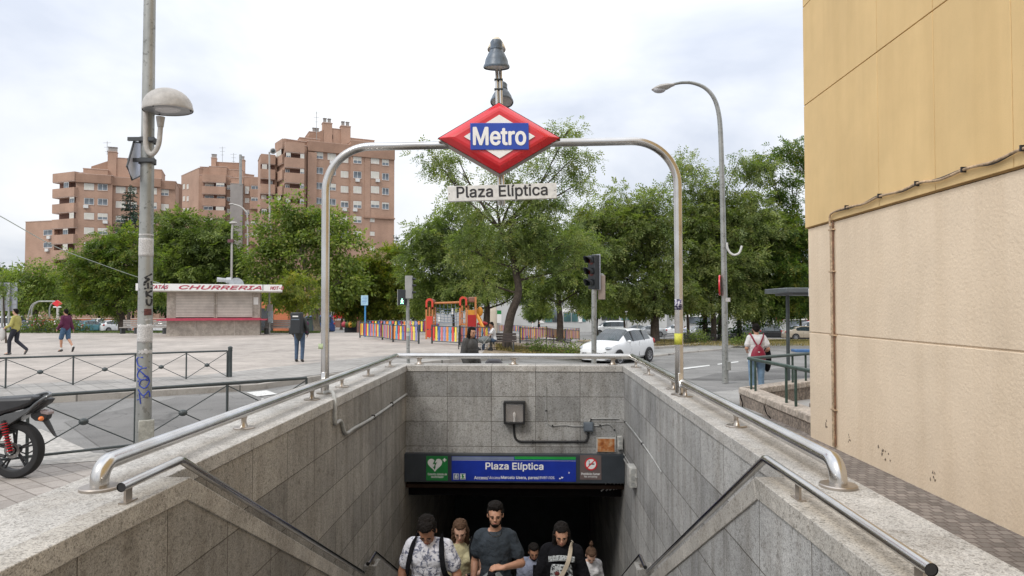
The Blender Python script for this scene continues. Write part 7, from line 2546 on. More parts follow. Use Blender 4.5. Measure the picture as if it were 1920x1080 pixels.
def car(label, kind, col, loc, rz, group=None, name='parked_car'):
    p = PROF[kind]
    t_ = thing(name, label, 'car', loc, rz, group)
    xs, L = p['xs'], p['L']
    n = len(xs)
    body, glass = MB(), MB()
    rings = []
    for i in range(n):
        w, wt, zt, zb__ = p['w'][i], p['wt'][i], p['zt'][i], min(p['belt'][i], p['zt'][i] - .02)
        x = xs[i] - L / 2
        mid = (zb__ + zt) / 2
        prof = [(w * .86, .20), (w * .97, .30), (w, .52), (w * .995, zb__ - .12 if zb__ > .65 else zb__ - .06), (w * .965, zb__), (wt + (w * .95 - wt) * .45, zb__ + (zt - zb__) * .5), (wt, zb__ + (zt - zb__) * .86), (wt * .86, zt - .004 * 0), (wt * .45, zt + .012), (0, zt + .018)]
        half = [Vector((x, y, z)) for y, z in prof]
        ring = half + [Vector((v.x, -v.y, v.z)) for v in half[-2::-1]]
        rings.append(ring)
    m = len(rings[0])
    vs = [v for r_ in rings for v in r_]
    fs = []
    g0, g1 = p['glass']
    gset = []
    for i in range(n - 1):
        for k in range(m - 1):
            f = (i * m + k, i * m + k + 1, (i + 1) * m + k + 1, (i + 1) * m + k)
            kk = k if k < m // 2 else m - 2 - k
            side = kk in (4, 5) and g0 + 1 <= i < g1 - 1
            wind = kk in (5, 6, 7, 8) and (g0 <= i < g0 + 2 or i == g1 - 1)
            wind = wind and not (kk == 5 and True)
            if side or wind: gset.append((f, side))
            fs.append(f)
        fs.append((i * m, (i + 1) * m, (i + 1) * m + m - 1, i * m + m - 1))
    fs += [tuple(range(m))[::-1], tuple((n - 1) * m + k for k in range(m))]
    body.add(vs, fs)
    o = body.build('body', col, t_, 0, 32)
    me_b = o.data
    # glass: faces lifted 6 mm off the body
    cen = Vector((0, 0, .8))
    for f, side in gset:
        q = [vs[j] for j in f]
        c = sum(q, Vector()) / 4
        nr = (q[1] - q[0]).cross(q[3] - q[0]).normalized()
        if nr.dot(c - cen) < 0: nr = -nr
        glass.add([c + (v - c) * (.995 if side else .985) + nr * .007 for v in q], [(0, 1, 2, 3)])
    glass.build('window', M_glass, t_)
    for sx, wd in ((.50, .045), (.735, .04)):
        i = max(j for j in range(n) if xs[j] <= L * sx)
        wt_, zt_, zb_ = p['wt'][i], p['zt'][i], p['belt'][i]
        for s in (-1, 1):
            MB().tube([(-L / 2 + L * sx, s * (p['w'][i] * .965 + .012), zb_), (-L / 2 + L * sx + .03, s * (wt_ + .028), zb_ + (zt_ - zb_) * .86)], wd * .6, 6).build('pillar', M_plas, t_)
    # sill, bumpers
    MB().box(-L / 2 + .15, L / 2 - .12, -p['W'] * .9, p['W'] * .9, .16, .22).build('sill', M_plas, t_)
    for s in (-1, 1):
        for ax_ in p['ax']:
            x = ax_ - L / 2; y = s * (p['W'] - .10)
            Mw_ = Matrix.Translation((x, y, p['rw'])) @ Matrix.Rotation(R(90) * s, 4, 'X')
            # dark arch
            b = MB().lathe([(.001, -.135), (p['rw'] + .055, -.135), (p['rw'] + .05, -.11), (.001, -.11)], 26, Mw_ @ Matrix.Translation((0, 0, 0.01)), cap=False)
            b.build('wheel_arch', M_plas, t_)
            wh = MB().lathe([(p['rw'] * .66, -.155), (p['rw'] * .96, -.16), (p['rw'], -.13), (p['rw'], .05), (p['rw'] * .7, .06), (.001, .06)], 26, Mw_, cap=False)
            wo = wh.build('wheel', M_tyre, t_)
            rim = MB()
            rim.lathe([(.001, -.135), (p['rw'] * .2, -.14), (p['rw'] * .2, -.12), (.001, -.12)], 14, Mw_, cap=False)
            rim.lathe([(p['rw'] * .60, -.15), (p['rw'] * .68, -.158), (p['rw'] * .69, -.13), (p['rw'] * .6, -.13)], 26, Mw_, cap=False)
            for k in range(7):
                rim.box(-.018, .018, p['rw'] * .15, p['rw'] * .64, -.145, -.13, M=Mw_ @ Matrix.Rotation(2 * math.pi * k / 7, 4, 'Z'))
            r_ = rim.build('rim', M_rim, wo)
        # lights
        fx, bx = -L / 2, L / 2
        zb__ = p['belt'][2]
        MB().ball((fx + .30, s * p['w'][2] * .84, zb__ - .06), (.26, .13, .085), n=12, k=6).build('headlight', M_hl, t_)
        MB().ball((bx - .12, s * p['w'][-3] * .90, p['belt'][-3] - .12), (.14, .10, .13), n=10, k=6).build('tail_light', M_tail, t_)
        x = p['xs'][4] + .45 - L / 2
        MB().ball((x, s * (p['W'] + .09), p['belt'][4] + .06), (.07, .10, .065), n=10, k=6).build('door_mirror', col, t_)
        # door seams and handles
        for sx in (.42, .62):
            MB().box(-L / 2 + L * sx, -L / 2 + L * sx + .012, s * p['W'] * .985 - .01, s * p['W'] * .985 + .014, .32, p['belt'][6] - .03).build('door_seam', M_plas, t_)
            MB().box(-L / 2 + L * sx + L * .13 - .1, -L / 2 + L * sx + L * .13, s * p['W'] * .99 - .01, s * p['W'] * .99 + .02, p['belt'][6] - .14, p['belt'][6] - .11).build('door_handle', col, t_)
    MB().ball((-L / 2 + .10, 0, .44), (.12, p['w'][1] * .62, .12), n=14, k=6).build('grille', M_plas, t_)
    MB().ball((-L / 2 + .10, 0, .29), (.12, p['w'][1] * .85, .06), n=14, k=6).build('lower_grille', M_plas, t_)
    MB().box(-L / 2 - .04, -L / 2 - .02, -.26, .26, .42, .53).build('number_plate', M_plate, t_)
    MB().box(L / 2 + .0, L / 2 + .02, -.26, .26, .66, .77).build('number_plate', M_plate, t_)
    return t_


def put_car(label, kind, col, px, Y, rz, group=None, name='parked_car'):
    g = gx(px, Y)
    return car(label, kind, PA[col], (g.x, g.y, g.z + .01), R(rz), group, name)


# the white hatchback coming towards the crossing, seen from its front left corner
put_car('white hatchback on the road behind the tall traffic light', 'hatch', 'white', 1157, 30.5, 51, None, 'white_hatchback')
LC = [('teal hatchback seen from behind under the spreading tree', 'hatch', 'teal', 171, 84, -105), ('white suv behind the teal hatchback', 'suv', 'white', 199, 97, -115), ('white hatchback with red tail lamps beside the spreading tree trunk', 'hatch', 'white', 216, 86, -118),
      ('black hatchback just right of the purple shirted man', 'hatch', 'black', 143, 90, -60), ('white car half hidden by the rose bushes', 'sedan', 'white', 102, 88, 10), ('white hatchback left of the rose bushes, behind the yellow shirted man', 'hatch', 'white', 60, 86, 20),
      ('dark blue car behind the yellow shirted man', 'sedan', 'blue', 48, 78, 15), ('white van at the far left edge', 'van', 'white', 6, 82, 5), ('pale car seen through the bench gap left of the kiosk', 'sedan', 'white', 304, 84, 5)]
for a in LC: put_car(*a, name='parked_car')
CCs = [('silver lilac car roof beyond the playground, left of the play tower', 'sedan', 'silver', 742, 92, 5), ('dark car beyond the playground next to the silver one', 'hatch', 'blue', 795, 90, 10),
       ('blue van behind the green recycling bin', 'van', 'blue', 586, 74, 15), ('white van beyond the fence right of the tall traffic light', 'van', 'white', 1142, 98, 3), ('dark car parked behind the hatchback roof', 'sedan', 'black', 1190, 94, 5),
       ('silver car left of the broad tree trunk', 'sedan', 'silver', 1215, 90, 5), ('white car right of the broad tree trunk', 'sedan', 'white', 1262, 96, 5), ('pale silver hatchback beyond the columnar evergreens', 'hatch', 'silver', 1308, 84, 12),
       ('dark grey car between the lamp and the white shirted woman', 'hatch', 'grey', 1390, 78, 8), ('silver van directly behind the white shirted woman', 'suv', 'silver', 1405, 88, 20), ('black saloon right of the white shirted woman', 'sedan', 'black', 1449, 80, 174),
       ('silver estate just beyond the black saloon', 'suv', 'silver', 1452, 92, 174), ('dark blue car by the bus shelter post', 'sedan', 'blue', 1492, 92, 8), ('beige car at the right edge by the yellow corner', 'sedan', 'beige', 1512, 72, 176), ('white van at the far right beyond the beige car', 'van', 'white', 1520, 96, 5)]
for a in CCs: put_car(*a, name='parked_car')

# ================================================================== MOTORCYCLE (only its rear half is in the frame)
YM = 7.25
mw = at(29, 852, YM)            # rear axle
Rw = 0.308
mc = thing('motorcycle', 'parked motorcycle with black seat and red shock spring at the left edge', 'motorcycle', (mw.x, YM, 0))
M_seat = pm('black_vinyl', (.022, .023, .026), .42, var=.2)
M_mgrey = pm('graphite_panel', (.085, .09, .095), .35, .3, coat=.4)
M_spring = pm('red_spring', (.42, .012, .02), .35)
M_alu = pm('dull_aluminium', (.30, .29, .28), .4, .8, dirt=.3)
zc = Rw
def Mwx(y=YM): return Matrix.Translation((mw.x, y, zc)) @ Matrix.Rotation(R(90), 4, 'X')
b = MB().lathe([(Rw * .74, .05), (Rw * .80, .058), (Rw * .93, .056), (Rw * .99, .03), (Rw, 0), (Rw * .99, -.03), (Rw * .93, -.056), (Rw * .80, -.058), (Rw * .74, -.05), (Rw * .74, .05)], 56, Mwx(), cap=False)
tw = part(b, 'rear_wheel', M_tyre, mc)
b = MB().lathe([(Rw * .74, .045), (Rw * .70, .03), (Rw * .70, -.03), (Rw * .74, -.045)], 48, Mwx(), cap=False)
for k in range(5):
    a = 2 * math.pi * k / 5 + .35
    for s in (-.10, .10):
        p0 = Vector((math.cos(a) * .05, math.sin(a) * .05, 0)); p1 = Vector((math.cos(a + s) * Rw * .71, math.sin(a + s) * Rw * .71, 0))
        b.tube([Mwx() @ p0, Mwx() @ p1], [.014, .010], 8)
b.lathe([(.05, .04), (.05, -.04)], 18, Mwx())
part(b, 'rim', M_plas, mc)
b = MB().lathe([(.055, .055), (.085, .055), (.085, .051), (.055, .051), (.055, .055)], 32, Mwx(), cap=False)
b.lathe([(.001, .07), (.035, .07), (.035, .05)], 16, Mwx(), cap=False)
part(b, 'brake_disc', M_alu, mc)
# swing arm, exhaust and shock
def mp_(px, py, y=YM): return at(px, py, y)
part(MB().tube([mp_(10, 856, YM - .09), mp_(-60, 840, YM - .09)], [.018, .028], 8), 'swing_arm', M_plas, mc)
part(MB().tube([mp_(17, 829, YM - .1), mp_(-40, 833, YM - .1)], .016, 8), 'foot_peg_bar', M_alu, mc)
s0, s1_ = mp_(19, 845, YM - .11), mp_(7, 795, YM - .11)
b = MB()
cnt = 11
for k in range(cnt):
    c = s0.lerp(s1_, k / (cnt - 1))
    dirv = (s1_ - s0).normalized()
    Mq = frame_M(c, Vector((1, 0, 0)) - dirv * dirv.x, Vector((0, 1, 0)) - dirv * dirv.y)
    b.lathe([(.030, -.006), (.037, 0), (.030, .006), (.026, 0), (.030, -.006)], 16, Mq, cap=False)
part(b, 'shock_spring', M_spring, mc)
part(MB().tube([s0 + (s0 - s1_) * .1, s1_ + (s1_ - s0) * .12], .02, 10), 'shock_rod', M_plas, mc)
# tail bodywork: side panel, seat, grab rail
def slab(name, outline, yc, th, mat, bev=.012):
    P = [mp_(px, py, yc) for px, py in outline]
    b = MB(); n = len(P)
    vs = [p + Vector((0, -th / 2, 0)) for p in P] + [p + Vector((0, th / 2, 0)) for p in P]
    b.add(vs, [tuple(range(n)), tuple(range(n, 2 * n))[::-1]] + [(i, n + i, n + (i + 1) % n, (i + 1) % n) for i in range(n)])
    return part(b, name, mat, mc, bev, 40)
slab('seat', [(-60, 752), (-20, 748), (10, 744), (45, 743), (72, 741), (80, 746), (72, 756), (50, 765), (20, 773), (0, 783), (-60, 800)], YM, .24, M_seat, .035)
slab('side_panel', [(-60, 800), (0, 783), (22, 774), (50, 768), (82, 756), (92, 751), (78, 762), (50, 780), (20, 800), (0, 812), (-60, 822)], YM, .20, M_mgrey, .02)
slab('tail_cowl', [(50, 766), (72, 755), (90, 745), (98, 748), (92, 756), (74, 768), (55, 778)], YM, .13, M_plas, .015)
gr_ = smooth_path([mp_(52, 772, YM - .11), mp_(66, 758, YM - .11), mp_(84, 746, YM - .10), mp_(94, 741, YM - .07), mp_(93, 737, YM), mp_(84, 737, YM + .04), mp_(62, 743, YM + .08)], 5)
part(MB().tube(gr_, .016, 10), 'grab_rail', M_mgrey, mc)
slab('tail_bracket', [(62, 775), (80, 768), (96, 772), (92, 785), (84, 790), (70, 788), (62, 782)], YM, .08, M_plas, .01)
slab('tail_lamp', [(80, 768), (92, 768), (97, 772), (96, 777), (82, 775)], YM, .10, pm('smoked_lens', (.30, .24, .24), .2), .01)
part(MB().ball(mp_(77, 785, YM - .10), (.026, .03, .026), n=14, k=8), 'indicator', pm('amber_lens', (.80, .22, .06), .2), mc)
part(MB().tube([mp_(77, 785, YM - .08), mp_(80, 784, YM)], .012, 8), 'indicator_stem', M_plas, mc)
pl_ = smooth_path([mp_(84, 785), mp_(92, 798), mp_(98, 808), mp_(104, 817), mp_(109, 818)], 4)
part(MB().tube(pl_, [.05 - .04 * i / (len(pl_) - 1) for i in range(len(pl_))], 8, flat=.4), 'mudguard_tail', M_plas, mc)
part(MB().tube(smooth_path([mp_(-60, 815, YM + .03), mp_(0, 812, YM + .03), mp_(30, 806, YM + .03)], 3), .03, 8), 'subframe', M_plas, mc)
# the front half stands outside the picture: tank, engine, fork and front wheel
fx_ = mw.x - 1.35
b = MB().lathe([(Rw * .74, .045), (Rw * .93, .052), (Rw, 0), (Rw * .93, -.052), (Rw * .74, -.045), (Rw * .74, .045)], 40, Matrix.Translation((fx_, YM, zc)) @ Matrix.Rotation(R(90), 4, 'X'), cap=False)
part(b, 'front_wheel', M_tyre, mc)
part(MB().ball((mw.x - .62, YM, .88), (.28, .14, .14), n=18, k=10), 'fuel_tank', M_mgrey, mc)
part(MB().box(mw.x - .85, mw.x - .45, YM - .13, YM + .13, .28, .62), 'engine', M_alu, mc, .04)
for s in (-.09, .09): part(MB().tube([(fx_, YM + s, zc), (fx_ + .32, YM + s, 1.0)], .022, 10), 'fork', M_alu, mc)
part(MB().tube([(fx_ + .35, YM - .35, 1.05), (fx_ + .30, YM, 1.02), (fx_ + .35, YM + .35, 1.05)], .014, 8), 'handlebar', M_plas, mc)
part(MB().tube([(mw.x - .5, YM + .1, .3), (mw.x - .5, YM + .25, .0)], .012, 8), 'side_stand', M_plas, mc)
# ================================================================== PEOPLE
M_skin = pm('skin_tan', (.42, .22, .14), .5, var=.08, scale=20)
M_skin2 = pm('skin_brown', (.30, .145, .085), .5, var=.08, scale=20)
M_skin3 = pm('skin_fair', (.52, .31, .22), .5, var=.06, scale=20)
M_hair = pm('black_hair', (.010, .008, .007), .85, var=.3, scale=60, bump=.4, bscale=160, spec=.15)
M_hairb = pm('brown_hair', (.075, .042, .025), .8, var=.45, scale=50, bump=.4, bscale=160, spec=.2)
M_eye = pm('eye_dark', (.015, .012, .01), .2)
M_eyew = pm('eye_white', (.13, .09, .075), .6)
M_lip = pm('lips', (.33, .10, .08), .5)
M_jean = pm('denim', (.055, .09, .15), .85, var=.25, scale=9)
M_jeanl = pm('light_denim', (.16, .25, .36), .85, var=.25, scale=9)
M_blk = pm('black_cloth', (.010, .010, .012), .95, var=.25, scale=12, spec=.08, bump=.8, bscale=9, bdist=.05)
M_shoe = pm('dark_shoe', (.03, .03, .032), .6)
M_shoew = pm('white_sole', (.6, .6, .58), .6)


def remesh(mb, name, mat, vox, parent, smooth=3, mats=None):
    """melts overlapping volumes into one continuous skin"""
    me = bpy.data.meshes.new('tmp'); me.from_pydata(mb.v, [], mb.f)
    ob = bpy.data.objects.new('tmp', me); C.objects.link(ob)
    m = ob.modifiers.new('r', 'REMESH'); m.mode = 'VOXEL'; m.voxel_size = vox
    if smooth:
        s = ob.modifiers.new('s', 'SMOOTH'); s.factor = .5; s.iterations = smooth
    dg = bpy.context.evaluated_depsgraph_get()
    nm = bpy.data.meshes.new_from_object(ob.evaluated_get(dg))
    bpy.data.objects.remove(ob); bpy.data.meshes.remove(me)
    nm.name = name
    nm.materials.clear(); nm.materials.append(mat)
    nm.polygons.foreach_set('use_smooth', [True] * len(nm.polygons))
    o = bpy.data.objects.new(name, nm); C.objects.link(o); o.parent = parent
    return o


def cap(b, a, c, ra, rc, n=12):
    a, c = Vector(a), Vector(c)
    b.tube([a, c], [ra, rc], n)
    b.ball(a, ra, n=n, k=8); b.ball(c, rc, n=n, k=8)


JD = dict(hipL=(-.092, 0, .93), hipR=(.092, 0, .93), kneeL=(-.10, .03, .50), kneeR=(.10, .03, .50), ankL=(-.10, -.01, .09), ankR=(.10, -.01, .09),
          shL=(-.150, -.01, 1.40), shR=(.150, -.01, 1.40), elL=(-.200, -.03, 1.13), elR=(.200, -.03, 1.13), wrL=(-.205, .07, .90), wrR=(.205, .07, .90),
          pel=(0, 0, .98), wst=(0, 0, 1.12), chs=(0, 0, 1.31), nek=(0, -.01, 1.455), hed=(0, .02, 1.61))


def hand(b, w, d, up, s=1.0, curl=.6, side=1):
    """palm and five fingers growing from wrist w along d; up is the back of the hand"""
    w, d = Vector(w), Vector(d).normalized()
    up = (Vector(up) - d * Vector(up).dot(d)).normalized()
    lat = d.cross(up) * side
    cap(b, w, w + d * .02 * s, .024 * s, .024 * s, 10)
    pc = w + d * .055 * s
    for k in range(4):
        o_ = (k - 1.5) * .019 * s
        kn = w + d * (.088 - .004 * abs(k - 1.2)) * s + lat * o_
        cap(b, w + d * .015 * s + lat * o_ * .6, kn, .0145 * s, .0115 * s, 8)
        L = (.074, .082, .077, .060)[k] * s
        c1 = kn + (d * math.cos(curl * .5) - up * math.sin(curl * .5)) * L * .45
        c2 = c1 + (d * math.cos(curl * 1.3) - up * math.sin(curl * 1.3)) * L * .32
        c3 = c2 + (d * math.cos(curl * 1.9) - up * math.sin(curl * 1.9)) * L * .25
        cap(b, kn, c1, .0100 * s, .0090 * s, 8); cap(b, c1, c2, .0088 * s, .0080 * s, 8); cap(b, c2, c3, .0078 * s, .0068 * s, 8)
    t0 = w + d * .02 * s - lat * .02 * s
    t1 = t0 + (d * .7 - lat * .75 - up * .2).normalized() * .038 * s
    t2 = t1 + (d * .95 - lat * .15 - up * .3).normalized() * .032 * s
    cap(b, t0, t1, .0135 * s, .0110 * s, 8); cap(b, t1, t2, .0105 * s, .0085 * s, 8)


def head_M(J, tilt):
    return Matrix.Translation(J['hed']) @ Matrix.Rotation(tilt[1], 4, 'Z') @ Matrix.Rotation(-tilt[0], 4, 'X') @ Matrix.Rotation(tilt[2] if len(tilt) > 2 else 0, 4, 'Y') @ Matrix.Scale(tilt[3] if len(tilt) > 3 else 1.02, 4)


def person(label, loc, yaw, h=1.72, J=None, head=(0, 0), skin=None, top=None, sleeve='long', bottom=None, leg='long', shoes=None, hair='short', hairm=None, vox=.012, build=1.0, beard=False, loose=.012, group=None, female=False, curl=.6, hem=.90, extra=None, neckline=True, sit=False, face=True):
    s = h / 1.75
    skin = skin or M_skin; hairm = hairm or M_hair
    t_ = thing('person', label, 'person', loc, yaw, group)
    t_.scale = (s, s, s)
    P = {k: Vector(v) for k, v in JD.items()}
    if female:
        for k in ('shL', 'shR'): P[k].x *= .90
        for k in ('elL', 'elR', 'wrL', 'wrR'): P[k].x *= .92
    for k, v in (J or {}).items(): P[k] = Vector(v)
    bw = build
    HM = head_M(P, head)
    b = MB()
    # head: skull, jaw, cheeks, nose, brow, lips, ears
    def hb(c, r, n=16, k=12): b.ball(HM @ Vector(c), r, M=HM.to_3x3().to_4x4(), n=n, k=k)
    hb((0, -.012, .025), (.074, .092, .088)); hb((0, .018, -.035), (.060, .066, .070)); hb((0, .045, -.078), (.032, .034, .028))
    hb((0, .05, .02), (.055, .035, .05)); hb((-.032, .052, -.022), (.024, .024, .022)); hb((.032, .052, -.022), (.024, .024, .022))
    hb((0, .076, .022), (.044, .012, .014)); hb((0, .088, -.002), (.010, .014, .026)); hb((0, .097, -.016), (.015, .015, .011)); hb((0, .080, -.046), (.022, .012, .008)); hb((0, .078, -.058), (.019, .012, .008))
    for sd in (-1, 1): hb((sd * .076, -.008, -.004), (.010, .020, .030), 8, 6)
    neck_top = HM @ Vector((0, -.012, -.055))
    cap(b, P['nek'] + Vector((0, -.005, -.03)), neck_top, .056 * (.88 if female else 1) * bw ** .5, .050 * (.85 if female else 1))
    # torso
    def tb(c, r): b.ball(c, r, n=18, k=12)
    fw = 1.0 if not female else .90
    tb(P['pel'], (.150 * bw, .105 * bw, .11)); tb(P['wst'], (.128 * bw * (.92 if female else 1), .095 * bw, .13)); tb(P['chs'], (.158 * bw * fw, .108 * bw, .16))
    tb((P['pel'] + P['wst']) / 2, (.138 * bw, .10 * bw, .11)); tb((P['wst'] + P['chs']) / 2, (.140 * bw * fw, .10 * bw, .13))
    cap(b, P['shL'] * .96 + P['nek'] * .04, P['shR'] * .96 + P['nek'] * .04, .046 * bw, .046 * bw)
    for sd in ('L', 'R'):
        cap(b, P['nek'] + Vector((0, -.01, -.01)), P['sh' + sd].lerp(P['nek'], .25) + Vector((0, 0, .01)), .045, .045)
        aw = .9 if female else 1.0
        cap(b, P['sh' + sd], P['el' + sd], .046 * bw * aw, .037 * bw * aw); cap(b, P['el' + sd], P['wr' + sd], .039 * bw * aw, .026 * aw)
        cap(b, P['el' + sd].lerp(P['wr' + sd], .05), P['el' + sd].lerp(P['wr' + sd], .4), .041 * bw * aw, .036 * bw * aw)
        dv = (P['wr' + sd] - P['el' + sd]).normalized()
        hd_ = (extra or {}).get('hand' + sd)
        if hd_: hand(b, P['wr' + sd], hd_[0], hd_[1], 1.0, hd_[2], hd_[3])
        else: hand(b, P['wr' + sd], dv, Vector((1 if sd == 'R' else -1, 0, .1)), 1.0, curl, 1 if sd == 'R' else -1)
        cap(b, P['hip' + sd], P['knee' + sd], .082 * bw, .052 * bw ** .5); cap(b, P['knee' + sd], P['ank' + sd], .052 * bw ** .5, .036)
        cap(b, P['knee' + sd].lerp(P['ank' + sd], .12) + Vector((0, -.012, 0)), P['knee' + sd].lerp(P['ank' + sd], .42) + Vector((0, -.012, 0)), .054, .048)
        fd = (extra or {}).get('foot' + sd, Vector((0, 1, -.35)))
        cap(b, P['ank' + sd], P['ank' + sd] + Vector(fd).normalized() * .14, .038, .028)
    body = remesh(b, 'body', skin, vox, t_, 2)
    # clothes
    if top:
        g = MB(); e = loose
        def tb2(c, r): g.ball(c, (r[0] + e, r[1] + e, r[2] + e * .5), n=18, k=12)
        tb2(P['wst'], (.130 * bw, .100 * bw, .13)); tb2(P['chs'], (.160 * bw * fw, .110 * bw, .155)); tb2((P['wst'] + P['chs']) / 2, (.142 * bw * fw, .104 * bw, .14))
        dz = P['pel'].z - hem
        tb2(P['pel'] + Vector((0, 0, .02)), (.152 * bw, .11 * bw, max(.07, dz + .06)))
        tb2((P['pel'] + P['wst']) / 2, (.140 * bw, .105 * bw, .12))
        if female:
            for sx in (-.07, .07): g.ball(P['chs'] + Vector((sx, .075, .0)), .062, n=12, k=8)
        cap(g, P['shL'], P['shR'], .046 * bw + e, .046 * bw + e)
        for sd in ('L', 'R'):
            cap(g, P['nek'] + Vector((0, -.018, -.028)), P['sh' + sd].lerp(P['nek'], .22) + Vector((0, 0, .006)), .058, .050 + e * .6)
            S, E_, W_ = P['sh' + sd], P['el' + sd], P['wr' + sd]
            if sleeve == 'short':
                cap(g, S, S.lerp(E_, .62), .048 * bw + e, .051 * bw + e * 1.2)
            elif sleeve == 'long':
                cap(g, S, E_, .048 * bw + e, .042 * bw + e); cap(g, E_, E_.lerp(W_, .93), .044 * bw + e, .033 + e)
        o = remesh(g, 'top', top, max(vox, .009), t_, 3)
        tx = bpy.data.textures.new('folds', 'CLOUDS'); tx.noise_scale = .13
        dm = o.modifiers.new('folds', 'DISPLACE'); dm.texture = tx; dm.strength = .026; dm.mid_level = .5; dm.texture_coords = 'LOCAL'
    if bottom:
        g = MB(); e = .012
        g.ball(P['pel'] + Vector((0, 0, -.01)), (.152 * bw + e, .108 * bw + e, .11), n=18, k=12)
        for sd in ('L', 'R'):
            H_, K_, A_ = P['hip' + sd], P['knee' + sd], P['ank' + sd]
            if leg == 'long':
                cap(g, H_, K_, .086 * bw + e, .058 + e); cap(g, K_, A_, .058 + e, .044 + e)
            elif leg == 'short':
                cap(g, H_, H_.lerp(K_, .9), .088 * bw + e, .078 + e)
            else:
                cap(g, H_, H_.lerp(K_, .5), .088 * bw + e, .08 + e)
        remesh(g, 'trousers', bottom, max(vox, .011), t_, 3)
    for sd in ('L', 'R'):
        A_ = P['ank' + sd]; fd = Vector((extra or {}).get('foot' + sd, (0, 1, -.28))).normalized()
        g = MB(); he = A_ + Vector((0, 0, -.045)) - fd * .045; to = he + fd * .215
        cap(g, he, he.lerp(to, .45), .040, .042); cap(g, he.lerp(to, .45), to, .042, .034); cap(g, A_ + Vector((0, 0, .0)), he, .042, .040)
        remesh(g, 'shoe', shoes or M_shoe, max(vox * .9, .009), t_, 2)
    # face marks
    if face:
        for sx in (-.031, .031):
            g = MB().ball(HM @ Vector((sx, .0785, .004)), (.0105, .006, .0045), M=HM.to_3x3().to_4x4(), n=10, k=6)
            ey = g.build('eye', M_eyew, t_)
            MB().ball(HM @ Vector((sx, .0825, .003)), (.006, .0045, .006), M=HM.to_3x3().to_4x4(), n=8, k=6).build('iris', M_eye, ey)
            MB().tube([HM @ Vector((sx - .018, .086, .018)), HM @ Vector((sx, .0925, .0235)), HM @ Vector((sx + .018, .086, .018))], .0038, 6).build('eyebrow', hairm, t_)
        MB().tube([HM @ Vector((-.021, .083, -.051)), HM @ Vector((-.008, .0915, -.0495)), HM @ Vector((.008, .0915, -.0495)), HM @ Vector((.021, .083, -.051))], [.002, .0042, .0042, .002], 8).build('mouth', M_lip, t_)
    g = MB()
    R3 = HM.to_3x3().to_4x4()
    def hh(c, r): g.ball(HM @ Vector(c), r, M=R3, n=16, k=12)
    hh((0, -.028, .045), (.080, .086, .082)); hh((0, .012, .085), (.060, .062, .036)); hh((-.058, -.02, .03), (.024, .052, .055)); hh((.058, -.02, .03), (.024, .052, .055))
    if hair in ('short', 'thick'):
        if hair == 'thick': hh((0, .02, .10), (.064, .064, .036)); hh((0, -.03, .085), (.075, .075, .05))
        hh((0, -.06, .0), (.066, .05, .07))
    if hair in ('long', 'waves'):
        hh((0, -.055, -.02), (.076, .058, .10)); hh((0, -.07, -.12), (.075, .045, .11))
        for sx in (-1, 1):
            cap(g, HM @ Vector((sx * .066, -.02, .0)), HM @ Vector((sx * .075, .0, -.17)), .030, .022)
    if hair == 'pony':
        hh((0, -.07, .0), (.068, .045, .075)); cap(g, HM @ Vector((.03, -.09, -.03)), HM @ Vector((.085, -.02, -.20)), .030, .020)
        cap(g, HM @ Vector((-.068, .0, .02)), HM @ Vector((-.078, -.01, -.07)), .018, .014); cap(g, HM @ Vector((.068, .0, .02)), HM @ Vector((.078, -.01, -.07)), .018, .014)
    if hair == 'bun':
        hh((0, -.06, .02), (.06, .045, .06)); hh((0, -.095, .150), (.030, .030, .038)); cap(g, HM @ Vector((0, -.06, .10)), HM @ Vector((0, -.11, .19)), .018, .016)
    ho = remesh(g, 'hair', hairm, max(vox * .8, .006), t_, 1)
    tx = bpy.data.textures.new('locks', 'CLOUDS'); tx.noise_scale = .018
    dm = ho.modifiers.new('locks', 'DISPLACE'); dm.texture = tx; dm.strength = .024 if hair in ('short', 'thick', 'waves') else .008; dm.mid_level = .45; dm.texture_coords = 'LOCAL'
    if beard:
        g = MB()
        def bb_(c, r): g.ball(HM @ Vector(c), r, M=R3, n=14, k=10)
        bb_((0, .046, -.083), (.040, .034, .028)); bb_((-.046, .022, -.055), (.018, .036, .034)); bb_((.046, .022, -.055), (.018, .036, .034)); bb_((0, .082, -.036), (.024, .010, .006))
        bb_((0, .075, -.073), (.022, .014, .012))
        remesh(g, 'beard', hairm, .006, t_, 1)
    return t_, P, HM, s


def lp_(t_, b, name, mat, bevel=0):
    """part in the person's own space"""
    return b.build(name, mat, t_, bevel)


def strap(t_, pts, w, th, mat, name='strap'):
    P = smooth_path(pts, 5)
    b = MB(); vs = []
    for i, p in enumerate(P):
        d = (P[min(i + 1, len(P) - 1)] - P[max(i - 1, 0)]).normalized()
        c = Vector((p.x * .4, p.y, 0)).normalized() if abs(p.y) > .001 else Vector((0, 1, 0))
        sd = d.cross(c).normalized()
        n_ = sd.cross(d).normalized()
        vs += [p - sd * w / 2 - n_ * th / 2, p + sd * w / 2 - n_ * th / 2, p + sd * w / 2 + n_ * th / 2, p - sd * w / 2 + n_ * th / 2]
    fs = [(4 * i + k, 4 * i + (k + 1) % 4, 4 * i + 4 + (k + 1) % 4, 4 * i + 4 + k) for i in range(len(P) - 1) for k in range(4)] + [(0, 1, 2, 3), tuple(len(vs) - 4 + k for k in range(4))]
    b.add(vs, fs)
    return b.build(name, mat, t_, .002)


